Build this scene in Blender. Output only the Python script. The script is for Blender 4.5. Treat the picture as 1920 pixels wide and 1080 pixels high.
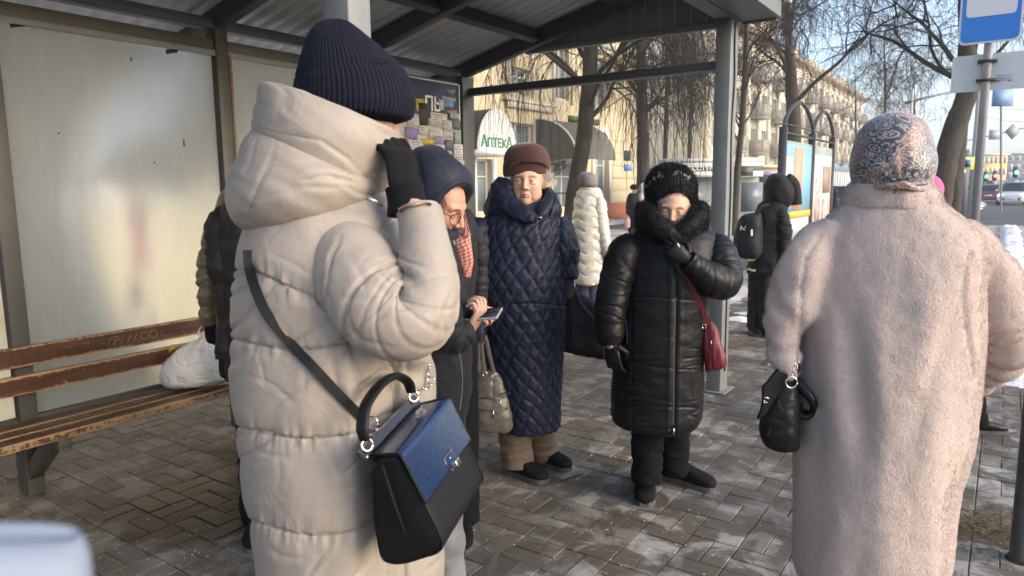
import bpy, bmesh, math, random
import numpy as np
from mathutils import Vector, Matrix
for o in list(bpy.data.objects):
    bpy.data.objects.remove(o, do_unlink=True)
scene = bpy.context.scene
COL = scene.collection
rng = np.random.default_rng(7)
random.seed(7)

# ------------------------------------------------------------------ camera
# world frame: Y runs along the street (away), X towards the road, Z up; camera 1.5 m above the pavement
YAW, PITCH, ROLL, FPX, CAMH = 0.60544, 0.14088, -0.01045, 1330.0, 1.5
RT = np.array([math.cos(YAW), math.sin(YAW), 0.0])            # to the right of the view, level
FW = np.array([-math.sin(YAW), math.cos(YAW), 0.0])           # away from the viewer, level
UP = np.array([0.0, 0.0, 1.0])
_f = FW * math.cos(PITCH) - UP * math.sin(PITCH)
_u = np.cross(RT, _f)
_cx = math.cos(ROLL) * RT + math.sin(ROLL) * _u
_cy = -math.sin(ROLL) * RT + math.cos(ROLL) * _u
CAM = np.array([0, 0, CAMH])
cam_data = bpy.data.cameras.new("camera")
cam = bpy.data.objects.new("camera", cam_data)
COL.objects.link(cam)
cam.matrix_world = Matrix(((_cx[0], _cy[0], -_f[0], 0), (_cx[1], _cy[1], -_f[1], 0),
                           (_cx[2], _cy[2], -_f[2], CAMH), (0, 0, 0, 1)))
cam_data.sensor_width = 36.0
cam_data.lens = FPX / 1920 * 36
cam_data.clip_start = 0.02
cam_data.clip_end = 3000
cam_data.dof.use_dof = True
cam_data.dof.focus_distance = 2.6
cam_data.dof.aperture_fstop = 6.5
scene.camera = cam

# ------------------------------------------------------------------ light
SUN_AZ = math.radians(86)     # compass-like: clockwise from +Y, direction the sun stands in
SUN_EL = math.radians(22)
world = bpy.data.worlds.new("World")
scene.world = world
world.use_nodes = True
wn = world.node_tree.nodes
wl = world.node_tree.links
bg = wn["Background"]
sky = wn.new("ShaderNodeTexSky")
sky.sky_type = 'NISHITA'
sky.sun_disc = False
sky.sun_elevation = SUN_EL
sky.sun_rotation = SUN_AZ
sky.air_density = 0.9
sky.dust_density = 2.6
sky.ozone_density = 1.0
wl.new(sky.outputs[0], bg.inputs[0])
bg.inputs[1].default_value = 0.15
sd = bpy.data.lights.new("sun", 'SUN')
sd.energy = 0.5
sd.angle = math.radians(50)
sd.color = (1.0, 0.90, 0.80)
sun = bpy.data.objects.new("sun", sd)
COL.objects.link(sun)
_sdir = Vector((math.sin(SUN_AZ) * math.cos(SUN_EL), math.cos(SUN_AZ) * math.cos(SUN_EL), math.sin(SUN_EL)))
sun.rotation_euler = _sdir.to_track_quat('Z', 'Y').to_euler()
scene.view_settings.view_transform = 'Standard'
scene.view_settings.look = 'None'
scene.view_settings.exposure = 1.5
scene.view_settings.gamma = 1.0
scene.view_settings.use_curve_mapping = False
scene.cycles.use_denoising = True
scene.cycles.max_bounces = 8
scene.cycles.transparent_max_bounces = 12
scene.cycles.caustics_reflective = False

# ------------------------------------------------------------------ helpers
def ray(px, py):
    return _cx * ((px - 960) / FPX) - _cy * ((py - 540) / FPX) + _f
def at(px, py, d):
    """world point seen at photo position (px, py) on the upright plane d metres ahead"""
    r = ray(px, py)
    return CAM + r * (d / (r @ FW))
def onX(px, py, X):
    r = ray(px, py)
    return CAM + r * (X / r[0])
def onY(px, py, Y):
    r = ray(px, py)
    return CAM + r * (Y / r[1])
def ground(px, py, z=0.0):
    r = ray(px, py)
    return CAM + r * ((z - CAMH) / r[2])

_perm = np.random.default_rng(3).permutation(256)
_perm = np.concatenate([_perm, _perm, _perm])
_grad = np.random.default_rng(4).normal(size=(256, 3))
_grad /= np.linalg.norm(_grad, axis=1)[:, None]
def noise(P):
    P = np.asarray(P, float)
    sh = P.shape[:-1]
    P = P.reshape(-1, 3)
    i = np.floor(P).astype(int)
    f = P - i
    i &= 255
    w = f * f * f * (f * (f * 6 - 15) + 10)
    out = np.zeros(len(P))
    for a in (0, 1):
        for b in (0, 1):
            for c in (0, 1):
                h = _perm[_perm[_perm[i[:, 0] + a] + i[:, 1] + b] + i[:, 2] + c]
                g = _grad[h]
                d = f - np.array([a, b, c])
                ww = (w[:, 0] if a else 1 - w[:, 0]) * (w[:, 1] if b else 1 - w[:, 1]) * (w[:, 2] if c else 1 - w[:, 2])
                out += ww * (g * d).sum(1)
    return (out * 1.6).reshape(sh)
def fbm(P, o=3):
    P = np.asarray(P, float)
    s, a = 0, 1.0
    for k in range(o):
        s = s + a * noise(P * 2 ** k + 17.3 * k)
        a *= 0.5
    return s
def nrm(v):
    v = np.asarray(v, float)
    return v / np.maximum(np.linalg.norm(v, axis=-1, keepdims=True), 1e-9)
def smooth01(x):
    x = np.clip(x, 0, 1)
    return x * x * (3 - 2 * x)

def set_props(o, label=None, cat=None, group=None, kind=None, category=None):
    cat = cat or category
    if label: o["label"] = label
    if cat: o["category"] = cat
    if group: o["group"] = group
    if kind: o["kind"] = kind
    return o
def empty(name, loc, label, cat, group=None):
    o = bpy.data.objects.new(name, None)
    o.empty_display_size = 0.1
    COL.objects.link(o)
    o.location = Vector(loc)
    return set_props(o, label, cat, group)
def origin_of(p):
    s = np.zeros(3)
    while p is not None:
        s = s + np.array(p.location)
        p = p.parent
    return s
def mk(name, V, F, mat, parent=None, smooth=False, uv=None, col=None, bevel=0, sub=0, loc=None, **props):
    """mesh object; V in world coordinates"""
    V = np.asarray(V, float).reshape(-1, 3)
    org = np.zeros(3)
    if parent is not None:
        org = origin_of(parent)
    elif loc is not None:
        org = np.asarray(loc, float)
    me = bpy.data.meshes.new(name)
    if isinstance(F, np.ndarray):
        n, k = F.shape
        me.vertices.add(len(V))
        me.vertices.foreach_set("co", (V - org).astype(np.float32).ravel())
        me.loops.add(n * k)
        me.loops.foreach_set("vertex_index", F.astype(np.int32).ravel())
        me.polygons.add(n)
        me.polygons.foreach_set("loop_start", np.arange(0, n * k, k, dtype=np.int32))
        me.update(calc_edges=True)
    else:
        me.from_pydata((V - org).tolist(), [], [list(map(int, f)) for f in F])
    if smooth:
        me.polygons.foreach_set("use_smooth", np.ones(len(me.polygons), bool))
    if uv is not None:
        ul = me.uv_layers.new(name="UVMap")
        vi = np.zeros(len(me.loops), np.int32)
        me.loops.foreach_get("vertex_index", vi)
        ul.data.foreach_set("uv", np.asarray(uv, np.float32)[vi].ravel())
    if col is not None:
        ca = me.color_attributes.new("Col", 'FLOAT_COLOR', 'POINT')
        c = np.ones((len(V), 4), np.float32)
        c[:, :3] = col
        ca.data.foreach_set("color", c.ravel())
    if mat is not None:
        me.materials.append(mat)
    me.validate()
    o = bpy.data.objects.new(name, me)
    COL.objects.link(o)
    if parent is not None:
        o.parent = parent
    elif loc is not None:
        o.location = Vector(org)
    if bevel:
        m = o.modifiers.new("bevel", 'BEVEL')
        m.width = bevel
        m.segments = 2
        m.limit_method = 'ANGLE'
        m.angle_limit = 0.6
    if sub:
        m = o.modifiers.new("sub", 'SUBSURF')
        m.levels = m.render_levels = sub
    set_props(o, **{k: v for k, v in props.items()})
    return o
def clone(o, parent=None, loc=None):
    c = o.copy()
    COL.objects.link(c)
    if parent is not None:
        c.parent = parent
    if loc is not None:
        c.location = Vector(loc)
    return c
def clone_tree(o, loc, rotz=0.0, label=None, scale=None):
    c = clone(o)
    c.location = Vector(loc)
    c.rotation_euler = (0, 0, rotz)
    if scale: c.scale = (scale, scale, scale)
    if label: c["label"] = label
    for ch in o.children:
        k = clone(ch, c)
        for g in ch.children:
            clone(g, k)
    return c

_BF = np.array([[0, 3, 2, 1], [4, 5, 6, 7], [0, 1, 5, 4], [1, 2, 6, 5], [2, 3, 7, 6], [3, 0, 4, 7]])
_BV = np.array([[-1, -1, -1], [1, -1, -1], [1, 1, -1], [-1, 1, -1], [-1, -1, 1], [1, -1, 1], [1, 1, 1], [-1, 1, 1]]) * 0.5
def box(x0, x1, y0, y1, z0, z1):
    return (_BV + 0.5) * np.array([x1 - x0, y1 - y0, z1 - z0]) + np.array([x0, y0, z0]), _BF
def obox(c, ax, ay, az):
    """box with full edge vectors ax, ay, az about centre c"""
    return np.asarray(c) + _BV[:, :1] * np.asarray(ax) + _BV[:, 1:2] * np.asarray(ay) + _BV[:, 2:] * np.asarray(az), _BF
def beam(p, q, w, h, up=(0, 0, 1)):
    p, q = np.asarray(p, float), np.asarray(q, float)
    t = nrm(q - p)
    s = nrm(np.cross(t, up))
    u = np.cross(s, t)
    return obox((p + q) / 2, q - p, s * w, u * h)
def join(parts):
    Vs, Fs, n = [], [], 0
    for V, F in parts:
        Vs.append(np.asarray(V, float).reshape(-1, 3))
        if isinstance(F, np.ndarray):
            Fs.append(F + n)
        else:
            Fs.append([[i + n for i in f] for f in F])
        n += len(Vs[-1])
    V = np.concatenate(Vs)
    if all(isinstance(f, np.ndarray) for f in Fs) and len({f.shape[1] for f in Fs}) == 1:
        return V, np.concatenate(Fs)
    F = []
    for f in Fs:
        F += (f.tolist() if isinstance(f, np.ndarray) else f)
    return V, F
def catmull(K, t):
    """Catmull-Rom through the rows of K at parameters t in [0, len-1]"""
    K = np.asarray(K, float)
    n = len(K)
    i = np.clip(np.floor(t).astype(int), 0, n - 2)
    f = (t - i)[:, None]
    p1, p2 = K[i], K[i + 1]
    p0 = np.where((i > 0)[:, None], K[np.maximum(i - 1, 0)], 2 * p1 - p2)
    p3 = np.where((i < n - 2)[:, None], K[np.minimum(i + 2, n - 1)], 2 * p2 - p1)
    return 0.5 * (2 * p1 + (p2 - p0) * f + (2 * p0 - 5 * p1 + 4 * p2 - p3) * f ** 2 + (3 * p1 - p0 - 3 * p2 + p3) * f ** 3)
def grid_faces(m, n, wrap=True, base=0):
    i = np.arange(m - 1)[:, None]
    j = np.arange(n if wrap else n - 1)[None]
    j2 = (j + 1) % n
    return (base + np.stack([i * n + j, i * n + j2, (i + 1) * n + j2, (i + 1) * n + j], -1).reshape(-1, 4))
def grid_normals(P, wrap=True):
    if wrap:
        du = np.roll(P, -1, 1) - np.roll(P, 1, 1)
    else:
        du = np.gradient(P, axis=1)
    dv = np.gradient(P, axis=0)
    return nrm(np.cross(du, dv))
def grid_mesh(P, wrap=True, cap0=True, cap1=True):
    m, n = P.shape[:2]
    V = P.reshape(-1, 3)
    F = grid_faces(m, n, wrap).tolist()
    if wrap and cap0:
        V = np.vstack([V, P[0].mean(0)])
        c = len(V) - 1
        F += [[c, (j + 1) % n, j] for j in range(n)]
    if wrap and cap1:
        V = np.vstack([V, P[-1].mean(0)])
        c = len(V) - 1
        b = (m - 1) * n
        F += [[c, b + j, b + (j + 1) % n] for j in range(n)]
    return V, F
def sgnpow(x, p):
    return np.sign(x) * np.abs(x) ** p
def tube_grid(path, rad, n=12, ref=None, flat=1.0, M=None, expo=2.0):
    """swept tube; path Kx3, rad K (or Kx2: across ref / along ref)"""
    path = np.asarray(path, float)
    rad = np.asarray(rad, float)
    if rad.ndim == 1:
        rad = np.stack([rad, rad * flat], 1)
    if M:
        d = np.concatenate([[0], np.cumsum(np.linalg.norm(np.diff(path, axis=0), axis=1))])
        t = np.interp(np.linspace(0, d[-1], M), d, np.arange(len(path)))
        path = catmull(path, t)
        rad = np.maximum(catmull(rad, t), 1e-5)
    T = nrm(np.gradient(path, axis=0))
    a = np.asarray(ref if ref is not None else ((0, 0, 1) if abs(T[0, 2]) < 0.8 else (1, 0, 0)), float)
    A = np.zeros_like(path)
    for k in range(len(path)):
        a = nrm(a - T[k] * (a @ T[k]))
        A[k] = a
    Bn = np.cross(T, A)
    th = np.linspace(0, 2 * np.pi, n, endpoint=False)
    c, s = sgnpow(np.cos(th), 2 / expo), sgnpow(np.sin(th), 2 / expo)
    return path[:, None] + Bn[:, None] * (c[None, :, None] * rad[:, None, :1]) + A[:, None] * (s[None, :, None] * rad[:, None, 1:])
def tube(path, rad, n=12, **k):
    return grid_mesh(tube_grid(path, rad, n, **k))
def cyl(p, q, r, n=16, r2=None):
    return tube([p, q], [r, r if r2 is None else r2], n)
def sphere(c, r, n=16, m=10):
    r = np.broadcast_to(np.asarray(r, float), (3,))
    th = np.linspace(0, np.pi, m + 2)[1:-1]
    ph = np.linspace(0, 2 * np.pi, n, endpoint=False)
    P = np.stack([np.sin(th)[:, None] * np.cos(ph), np.sin(th)[:, None] * np.sin(ph), -np.cos(th)[:, None] * np.ones(n)], -1)
    V, F = grid_mesh(P, True, False, False)
    V = np.vstack([V, [0, 0, -1], [0, 0, 1]])
    k = len(V)
    F += [[k - 2, (j + 1) % n, j] for j in range(n)]
    b = (m - 1) * n
    F += [[k - 1, b + j, b + (j + 1) % n] for j in range(n)]
    return V * r + np.asarray(c), F
def many_tubes(P, Rr, n=3):
    """K polylines of N points at once; P (K,N,3), Rr (K,N)"""
    K, N = P.shape[:2]
    T = nrm(np.gradient(P, axis=1))
    ref = np.where(np.abs(T[..., 2:]) < 0.8, np.array([0, 0, 1.0]), np.array([1.0, 0, 0]))
    A = nrm(np.cross(T, ref))
    Bn = np.cross(T, A)
    th = np.linspace(0, 2 * np.pi, n, endpoint=False)
    V = P[:, :, None] + Rr[:, :, None, None] * (A[:, :, None] * np.cos(th)[:, None] + Bn[:, :, None] * np.sin(th)[:, None])
    f = grid_faces(N, n)
    F = (np.arange(K)[:, None, None] * (N * n) + f[None]).reshape(-1, 4)
    return V.reshape(-1, 3), F
_tid = [0]
def text_mesh(s, size, extrude=0.004, align='CENTER', bold=0.0):
    cu = bpy.data.curves.new("t", 'FONT')
    cu.body = s
    cu.size = size
    cu.extrude = extrude
    cu.offset = bold
    cu.align_x = align
    cu.resolution_u = 3
    o = bpy.data.objects.new("t", cu)
    COL.objects.link(o)
    dg = bpy.context.evaluated_depsgraph_get()
    me = bpy.data.meshes.new_from_object(o.evaluated_get(dg))
    V = np.zeros(len(me.vertices) * 3, np.float32)
    me.vertices.foreach_get("co", V)
    F = [list(p.vertices) for p in me.polygons]
    bpy.data.objects.remove(o, do_unlink=True)
    bpy.data.meshes.remove(me)
    bpy.data.curves.remove(cu)
    return V.reshape(-1, 3).astype(float), F
def place_text(s, size, pos, xdir, ydir, extrude=0.003, align='CENTER', bold=0.0):
    V, F = text_mesh(s, size, extrude, align, bold)
    x, y = nrm(xdir), nrm(ydir)
    z = np.cross(x, y)
    return np.asarray(pos) + V[:, :1] * x + V[:, 1:2] * y + V[:, 2:] * z, F

# ------------------------------------------------------------------ materials
_mats = {}
def mat(name, c, rough=0.6, metal=0.0, c2=None, nscale=8.0, ncon=0.5, bump=0.0, bscale=60.0, bdist=0.002, spec=0.5,
        sheen=0.0, coat=0.0, stretch=None, vcol=False, alpha=None, trans=0.0, ior=1.45, sss=0.0, emit=None, rvar=0.0, bump2=None):
    if name in _mats:
        return _mats[name]
    m = bpy.data.materials.new(name)
    m.use_nodes = True
    nt = m.node_tree
    n, l = nt.nodes, nt.links
    b = n["Principled BSDF"]
    b.inputs["Roughness"].default_value = rough
    b.inputs["Metallic"].default_value = metal
    b.inputs["Specular IOR Level"].default_value = spec
    b.inputs["Sheen Weight"].default_value = sheen
    b.inputs["Sheen Roughness"].default_value = 0.5
    b.inputs["Coat Weight"].default_value = coat
    b.inputs["Transmission Weight"].default_value = trans
    b.inputs["IOR"].default_value = ior
    if sss:
        b.inputs["Subsurface Weight"].default_value = sss
        b.inputs["Subsurface Radius"].default_value = (0.012, 0.005, 0.003)
        b.inputs["Subsurface Scale"].default_value = 1.0
    if alpha is not None:
        b.inputs["Alpha"].default_value = alpha
    if emit:
        b.inputs["Emission Color"].default_value = (*emit[0], 1)
        b.inputs["Emission Strength"].default_value = emit[1]
    tc = n.new("ShaderNodeTexCoord")
    mp = n.new("ShaderNodeMapping")
    l.new(tc.outputs["Object"], mp.inputs[0])
    if stretch:
        mp.inputs["Scale"].default_value = stretch
    colsock = None
    if vcol:
        at_ = n.new("ShaderNodeVertexColor")
        at_.layer_name = "Col"
        colsock = at_.outputs[0]
    if c2 is not None:
        nz = n.new("ShaderNodeTexNoise")
        nz.inputs["Scale"].default_value = nscale
        nz.inputs["Detail"].default_value = 5
        l.new(mp.outputs[0], nz.inputs[0])
        rp = n.new("ShaderNodeValToRGB")
        rp.color_ramp.elements[0].position = 0.5 - 0.5 * (1 - ncon)
        rp.color_ramp.elements[1].position = 0.5 + 0.5 * (1 - ncon)
        rp.color_ramp.elements[0].color = (*c, 1)
        rp.color_ramp.elements[1].color = (*c2, 1)
        l.new(nz.outputs[0], rp.inputs[0])
        if colsock is None:
            colsock = rp.outputs[0]
        else:
            mx = n.new("ShaderNodeMix")
            mx.data_type = 'RGBA'
            mx.blend_type = 'MULTIPLY'
            mx.inputs[0].default_value = 1
            l.new(colsock, mx.inputs[6])
            l.new(rp.outputs[0], mx.inputs[7])
            colsock = mx.outputs[2]
        if rvar:
            mr = n.new("ShaderNodeMapRange")
            mr.inputs[3].default_value = rough - rvar
            mr.inputs[4].default_value = rough + rvar
            l.new(nz.outputs[0], mr.inputs[0])
            l.new(mr.outputs[0], b.inputs["Roughness"])
    if colsock is not None:
        l.new(colsock, b.inputs["Base Color"])
    else:
        b.inputs["Base Color"].default_value = (*c, 1)
    if bump:
        bz = n.new("ShaderNodeTexNoise")
        bz.inputs["Scale"].default_value = bscale
        bz.inputs["Detail"].default_value = 4
        l.new(mp.outputs[0], bz.inputs[0])
        bp = n.new("ShaderNodeBump")
        bp.inputs["Strength"].default_value = bump
        bp.inputs["Distance"].default_value = bdist
        l.new(bz.outputs[0], bp.inputs["Height"])
        l.new(bp.outputs[0], b.inputs["Normal"])
        if bump2:                                        # second, coarser relief: small crumples in the cloth
            z2 = n.new("ShaderNodeTexNoise")
            z2.inputs["Scale"].default_value = bump2[0]
            z2.inputs["Detail"].default_value = 5
            z2.inputs["Roughness"].default_value = 0.55
            z2.inputs["Distortion"].default_value = bump2[3]
            l.new(mp.outputs[0], z2.inputs[0])
            b2 = n.new("ShaderNodeBump")
            b2.inputs["Strength"].default_value = bump2[1]
            b2.inputs["Distance"].default_value = bump2[2]
            l.new(z2.outputs[0], b2.inputs["Height"])
            l.new(b2.outputs[0], bp.inputs["Normal"])
    _mats[name] = m
    return m

# ================================================================== ground
def wnode(nt, kind, **kw):
    nd = nt.nodes.new(kind)
    for k, v in kw.items():
        setattr(nd, k, v)
    return nd
def ramp(nt, src, stops):
    r = nt.nodes.new("ShaderNodeValToRGB")
    e = r.color_ramp.elements
    while len(e) < len(stops):
        e.new(0.5)
    for i, (p, c) in enumerate(stops):
        e[i].position = p
        e[i].color = (c, c, c, 1) if not hasattr(c, "__len__") else (*c, 1)
    nt.links.new(src, r.inputs[0])
    return r.outputs[0]
def tex_noise(nt, vec, scale, detail=4, rough=0.5, dist=0.0):
    z = nt.nodes.new("ShaderNodeTexNoise")
    z.inputs["Scale"].default_value = scale
    z.inputs["Detail"].default_value = detail
    z.inputs["Roughness"].default_value = rough
    z.inputs["Distortion"].default_value = dist
    nt.links.new(vec, z.inputs["Vector"])
    return z.outputs[0]
def mixc(nt, fac, a, b, mode='MIX'):
    m = nt.nodes.new("ShaderNodeMix")
    m.data_type = 'RGBA'
    m.blend_type = mode
    for sock, v in ((m.inputs[0], fac), (m.inputs[6], a), (m.inputs[7], b)):
        if hasattr(v, "is_linked"):
            nt.links.new(v, sock)
        elif hasattr(v, "__len__"):
            sock.default_value = (*v, 1)
        else:
            sock.default_value = v
    return m.outputs[2]
def math_n(nt, op, a, b=None, clamp=False):
    m = nt.nodes.new("ShaderNodeMath")
    m.operation = op
    m.use_clamp = clamp
    for sock, v in ((m.inputs[0], a), (m.inputs[1], b)):
        if v is None: continue
        if hasattr(v, "is_linked"):
            nt.links.new(v, sock)
        else:
            sock.default_value = v
    return m.outputs[0]
def new_mat(name):
    m = bpy.data.materials.new(name)
    m.use_nodes = True
    return m, m.node_tree, m.node_tree.nodes["Principled BSDF"]

def paver_material():
    m, nt, b = new_mat("paver_concrete")
    geo = nt.nodes.new("ShaderNodeNewGeometry")
    pos = geo.outputs["Position"]
    oi = nt.nodes.new("ShaderNodeObjectInfo")
    vc = nt.nodes.new("ShaderNodeVertexColor")
    vc.layer_name = "Col"
    rnd = math_n(nt, 'ADD', oi.outputs["Random"], vc.outputs[0])
    rnd = math_n(nt, 'FRACT', rnd)
    base = ramp(nt, rnd, [(0.0, (0.090, 0.081, 0.069)), (0.5, (0.13, 0.119, 0.104)), (1.0, (0.18, 0.169, 0.15))])
    # brown dirt
    d = ramp(nt, tex_noise(nt, pos, 1.3, 5, 0.6), [(0.38, 0.0), (0.58, 1.0)])
    base = mixc(nt, math_n(nt, 'MULTIPLY', d, 0.75), base, (0.10, 0.078, 0.055))
    # pale salt bloom in blotches, more of it out towards the open side
    sep = nt.nodes.new("ShaderNodeSeparateXYZ")
    nt.links.new(pos, sep.inputs[0])
    open_ = nt.nodes.new("ShaderNodeMapRange")
    open_.inputs[1].default_value = -3.4
    open_.inputs[2].default_value = 0.2
    open_.inputs[3].default_value = 0.35
    open_.inputs[4].default_value = 1.0
    nt.links.new(sep.outputs[0], open_.inputs[0])
    s1 = ramp(nt, tex_noise(nt, pos, 5.5, 6, 0.62, 0.6), [(0.47, 0.0), (0.58, 1.0)])
    s2 = ramp(nt, tex_noise(nt, pos, 0.9, 3, 0.5), [(0.35, 0.25), (0.65, 1.0)])
    sm = math_n(nt, 'MULTIPLY', math_n(nt, 'MULTIPLY', s1, s2), open_.outputs[0], True)
    sm = math_n(nt, 'MULTIPLY', sm, ramp(nt, rnd, [(0.1, 0.35), (0.6, 1.0)]))
    base = mixc(nt, sm, base, (0.52, 0.505, 0.47))
    # wet patch with a ragged edge where something was spilt
    c0 = ground(372, 935)
    df = nt.nodes.new("ShaderNodeVectorMath")
    df.operation = 'SUBTRACT'
    nt.links.new(pos, df.inputs[0])
    df.inputs[1].default_value = (c0[0] + 0.12, c0[1] + 0.05, 0)
    sc = nt.nodes.new("ShaderNodeVectorMath")
    sc.operation = 'MULTIPLY'
    nt.links.new(df.outputs[0], sc.inputs[0])
    sc.inputs[1].default_value = (2.0, 1.9, 1)
    ln = nt.nodes.new("ShaderNodeVectorMath")
    ln.operation = 'LENGTH'
    nt.links.new(sc.outputs[0], ln.inputs[0])
    w = math_n(nt, 'SUBTRACT', ln.outputs["Value"], math_n(nt, 'MULTIPLY', tex_noise(nt, pos, 4.0, 6, 0.65), 1.3))
    wet = ramp(nt, w, [(0.2, 1.0), (0.3, 0.0)])
    wet2 = ramp(nt, tex_noise(nt, pos, 1.9, 5, 0.6, 0.3), [(0.44, 0.0), (0.6, 0.8)])
    inv = math_n(nt, 'SUBTRACT', 1.15, open_.outputs[0], True)
    wet = math_n(nt, 'MAXIMUM', wet, math_n(nt, 'MULTIPLY', wet2, inv))
    base = mixc(nt, math_n(nt, 'MULTIPLY', wet, 0.92), base, (0.012, 0.0105, 0.009))
    grain = tex_noise(nt, pos, 220, 3, 0.7)
    base = mixc(nt, ramp(nt, grain, [(0.3, 0.25), (0.7, 0.0)]), base, (0.03, 0.03, 0.03))
    nt.links.new(base, b.inputs["Base Color"])
    rg = math_n(nt, 'SUBTRACT', 0.85, math_n(nt, 'MULTIPLY', wet, 0.42))
    nt.links.new(rg, b.inputs["Roughness"])
    bp = nt.nodes.new("ShaderNodeBump")
    bp.inputs["Strength"].default_value = 0.5
    bp.inputs["Distance"].default_value = 0.003
    h = math_n(nt, 'ADD', math_n(nt, 'MULTIPLY', grain, 0.5), tex_noise(nt, pos, 30, 4, 0.6))
    nt.links.new(h, bp.inputs["Height"])
    nt.links.new(bp.outputs[0], b.inputs["Normal"])
    return m
M_paver = paver_material()
M_bed = mat("joint_sand", (0.075, 0.065, 0.054), 0.95, c2=(0.14, 0.125, 0.105), nscale=14)
M_asph = mat("asphalt_winter", (0.10, 0.105, 0.11), 0.75, c2=(0.16, 0.165, 0.17), nscale=0.6, ncon=0.3, bump=0.4, bscale=90, bdist=0.004)
M_snow = mat("trodden_snow", (0.62, 0.65, 0.70), 0.85, c2=(0.86, 0.88, 0.92), nscale=3, ncon=0.3, bump=0.7, bscale=18, bdist=0.03)
M_kerb = mat("kerb_concrete", (0.3, 0.3, 0.29), 0.85, c2=(0.42, 0.42, 0.41), nscale=9, bump=0.3)
M_dirty = mat("dirty_snow", (0.12, 0.105, 0.085), 0.9, c2=(0.72, 0.74, 0.78), nscale=1.1, ncon=0.45, bump=0.6, bscale=14, bdist=0.03)

G_road = mk("road", *box(-400, 400, -120, 800, -0.6, -0.13), M_asph, kind="structure")
G_walk = mk("pavement", *box(-5.9, 0.42, -6, 9.4, -0.128, -0.012), M_bed, kind="structure")
# asphalt walk and verges beyond the paved bay
mk("footpath", *box(-13.98, -5.905, -6, 30, -0.127, -0.016), M_asph, kind="structure")
mk("footpath", *box(-5.9, 0.42, 9.402, 30, -0.127, -0.014), mat("path_far", (0.19, 0.18, 0.165), 0.85, c2=(0.30, 0.29, 0.27), nscale=1.6, ncon=0.35, bump=0.4, bscale=40, bdist=0.004), kind="structure")
mk("kerb", *box(0.424, 0.57, -6, 30.2, -0.2, 0.004), M_kerb, kind="structure", bevel=0.012)
mk("kerb", *box(-14, 0.422, 30.003, 30.16, -0.2, 0.003), M_kerb, kind="structure", bevel=0.012)

# block pavers in basket weave, 200 x 100 mm, two to a square module
def paver_shape(lx, ly, seed):
    r = np.random.default_rng(seed)
    g, ch, top = 0.0019, 0.003, 0.0
    hx, hy = lx / 2 - g, ly / 2 - g
    t = r.normal(0, 0.0012, 4)
    V = []
    for (sx, sy) in ((-1, -1), (1, -1), (1, 1), (-1, 1)):
        V.append((sx * hx, sy * hy, -0.02))
    for (sx, sy) in ((-1, -1), (1, -1), (1, 1), (-1, 1)):
        V.append((sx * hx, sy * hy, -ch * 0.8))
    for k, (sx, sy) in enumerate(((-1, -1), (1, -1), (1, 1), (-1, 1))):
        V.append((sx * (hx - ch), sy * (hy - ch), top + t[k]))
    F = [[8, 9, 10, 11]] + [[4 + k, 4 + (k + 1) % 4, 8 + (k + 1) % 4, 8 + k] for k in range(4)] + [[k, (k + 1) % 4, 4 + (k + 1) % 4, 4 + k] for k in range(4)]
    return np.array(V), F
MX0, MY0, MOD = -1.015, 2.62, 0.2
shapes = {}
for orient in (0, 1):
    for k in range(5):
        shapes[orient, k] = paver_shape(*((0.1, 0.2) if orient else (0.2, 0.1)), seed=k + 10 * orient)
pav = []
for i in range(-24, 7):
    for j in range(-16, 34):
        x, y = MX0 + (i + 0.5) * MOD, MY0 + (j + 0.5) * MOD
        if x > 0.42 or x < -5.8 or y > 9.3:
            continue
        o = (i + j + 1) % 2
        for s in (-1, 1):
            pav.append((x + (s * 0.05 if o else 0), y + (0 if o else s * 0.05), o))
def cam_view(p):
    q = np.asarray(p) - CAM
    z = q @ _f
    return 960 + FPX * (q @ _cx) / z, 540 - FPX * (q @ _cy) / z, z
def paver_seen(x, y):
    u, v, z = cam_view((x, y, 0))
    if z < 0.3 or not (-30 < u < 1950 and v < 1110):
        return 0
    if 480 < u < 860: return 0            # behind the cream coat
    if 1500 < u < 1800 and v > 620: return 0
    if u < 150 and v > 1000: return 0
    return 1.0 / z
score = np.array([paver_seen(x, y) for x, y, _ in pav])
order = np.argsort(-score)
near = set(order[:300].tolist())
protos = {}
for idx in near:
    x, y, o = pav[idx]
    k = int(rng.integers(5))
    z = float(rng.normal(0, 0.0012))
    if (o, k) not in protos:
        V, F = shapes[o, k]
        me_o = mk("paver", V, F, M_paver, col=np.zeros((len(V), 3)))
        me_o.parent = G_walk
        me_o.location = (x, y, z)
        protos[o, k] = me_o
    else:
        clone(protos[o, k], G_walk, (x, y, z))
VV, FF, CC, n0 = [], [], [], 0
for idx, (x, y, o) in enumerate(pav):
    if idx in near: continue
    V, F = shapes[o, int(rng.integers(5))]
    VV.append(V + np.array([x, y, rng.normal(0, 0.0012)]))
    CC.append(np.full((len(V), 3), rng.random()))
    FF += [[a + n0 for a in f] for f in F]
    n0 += len(V)
mk("paver_field", np.concatenate(VV), FF, M_paver, G_walk, col=np.concatenate(CC), kind="stuff")

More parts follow.
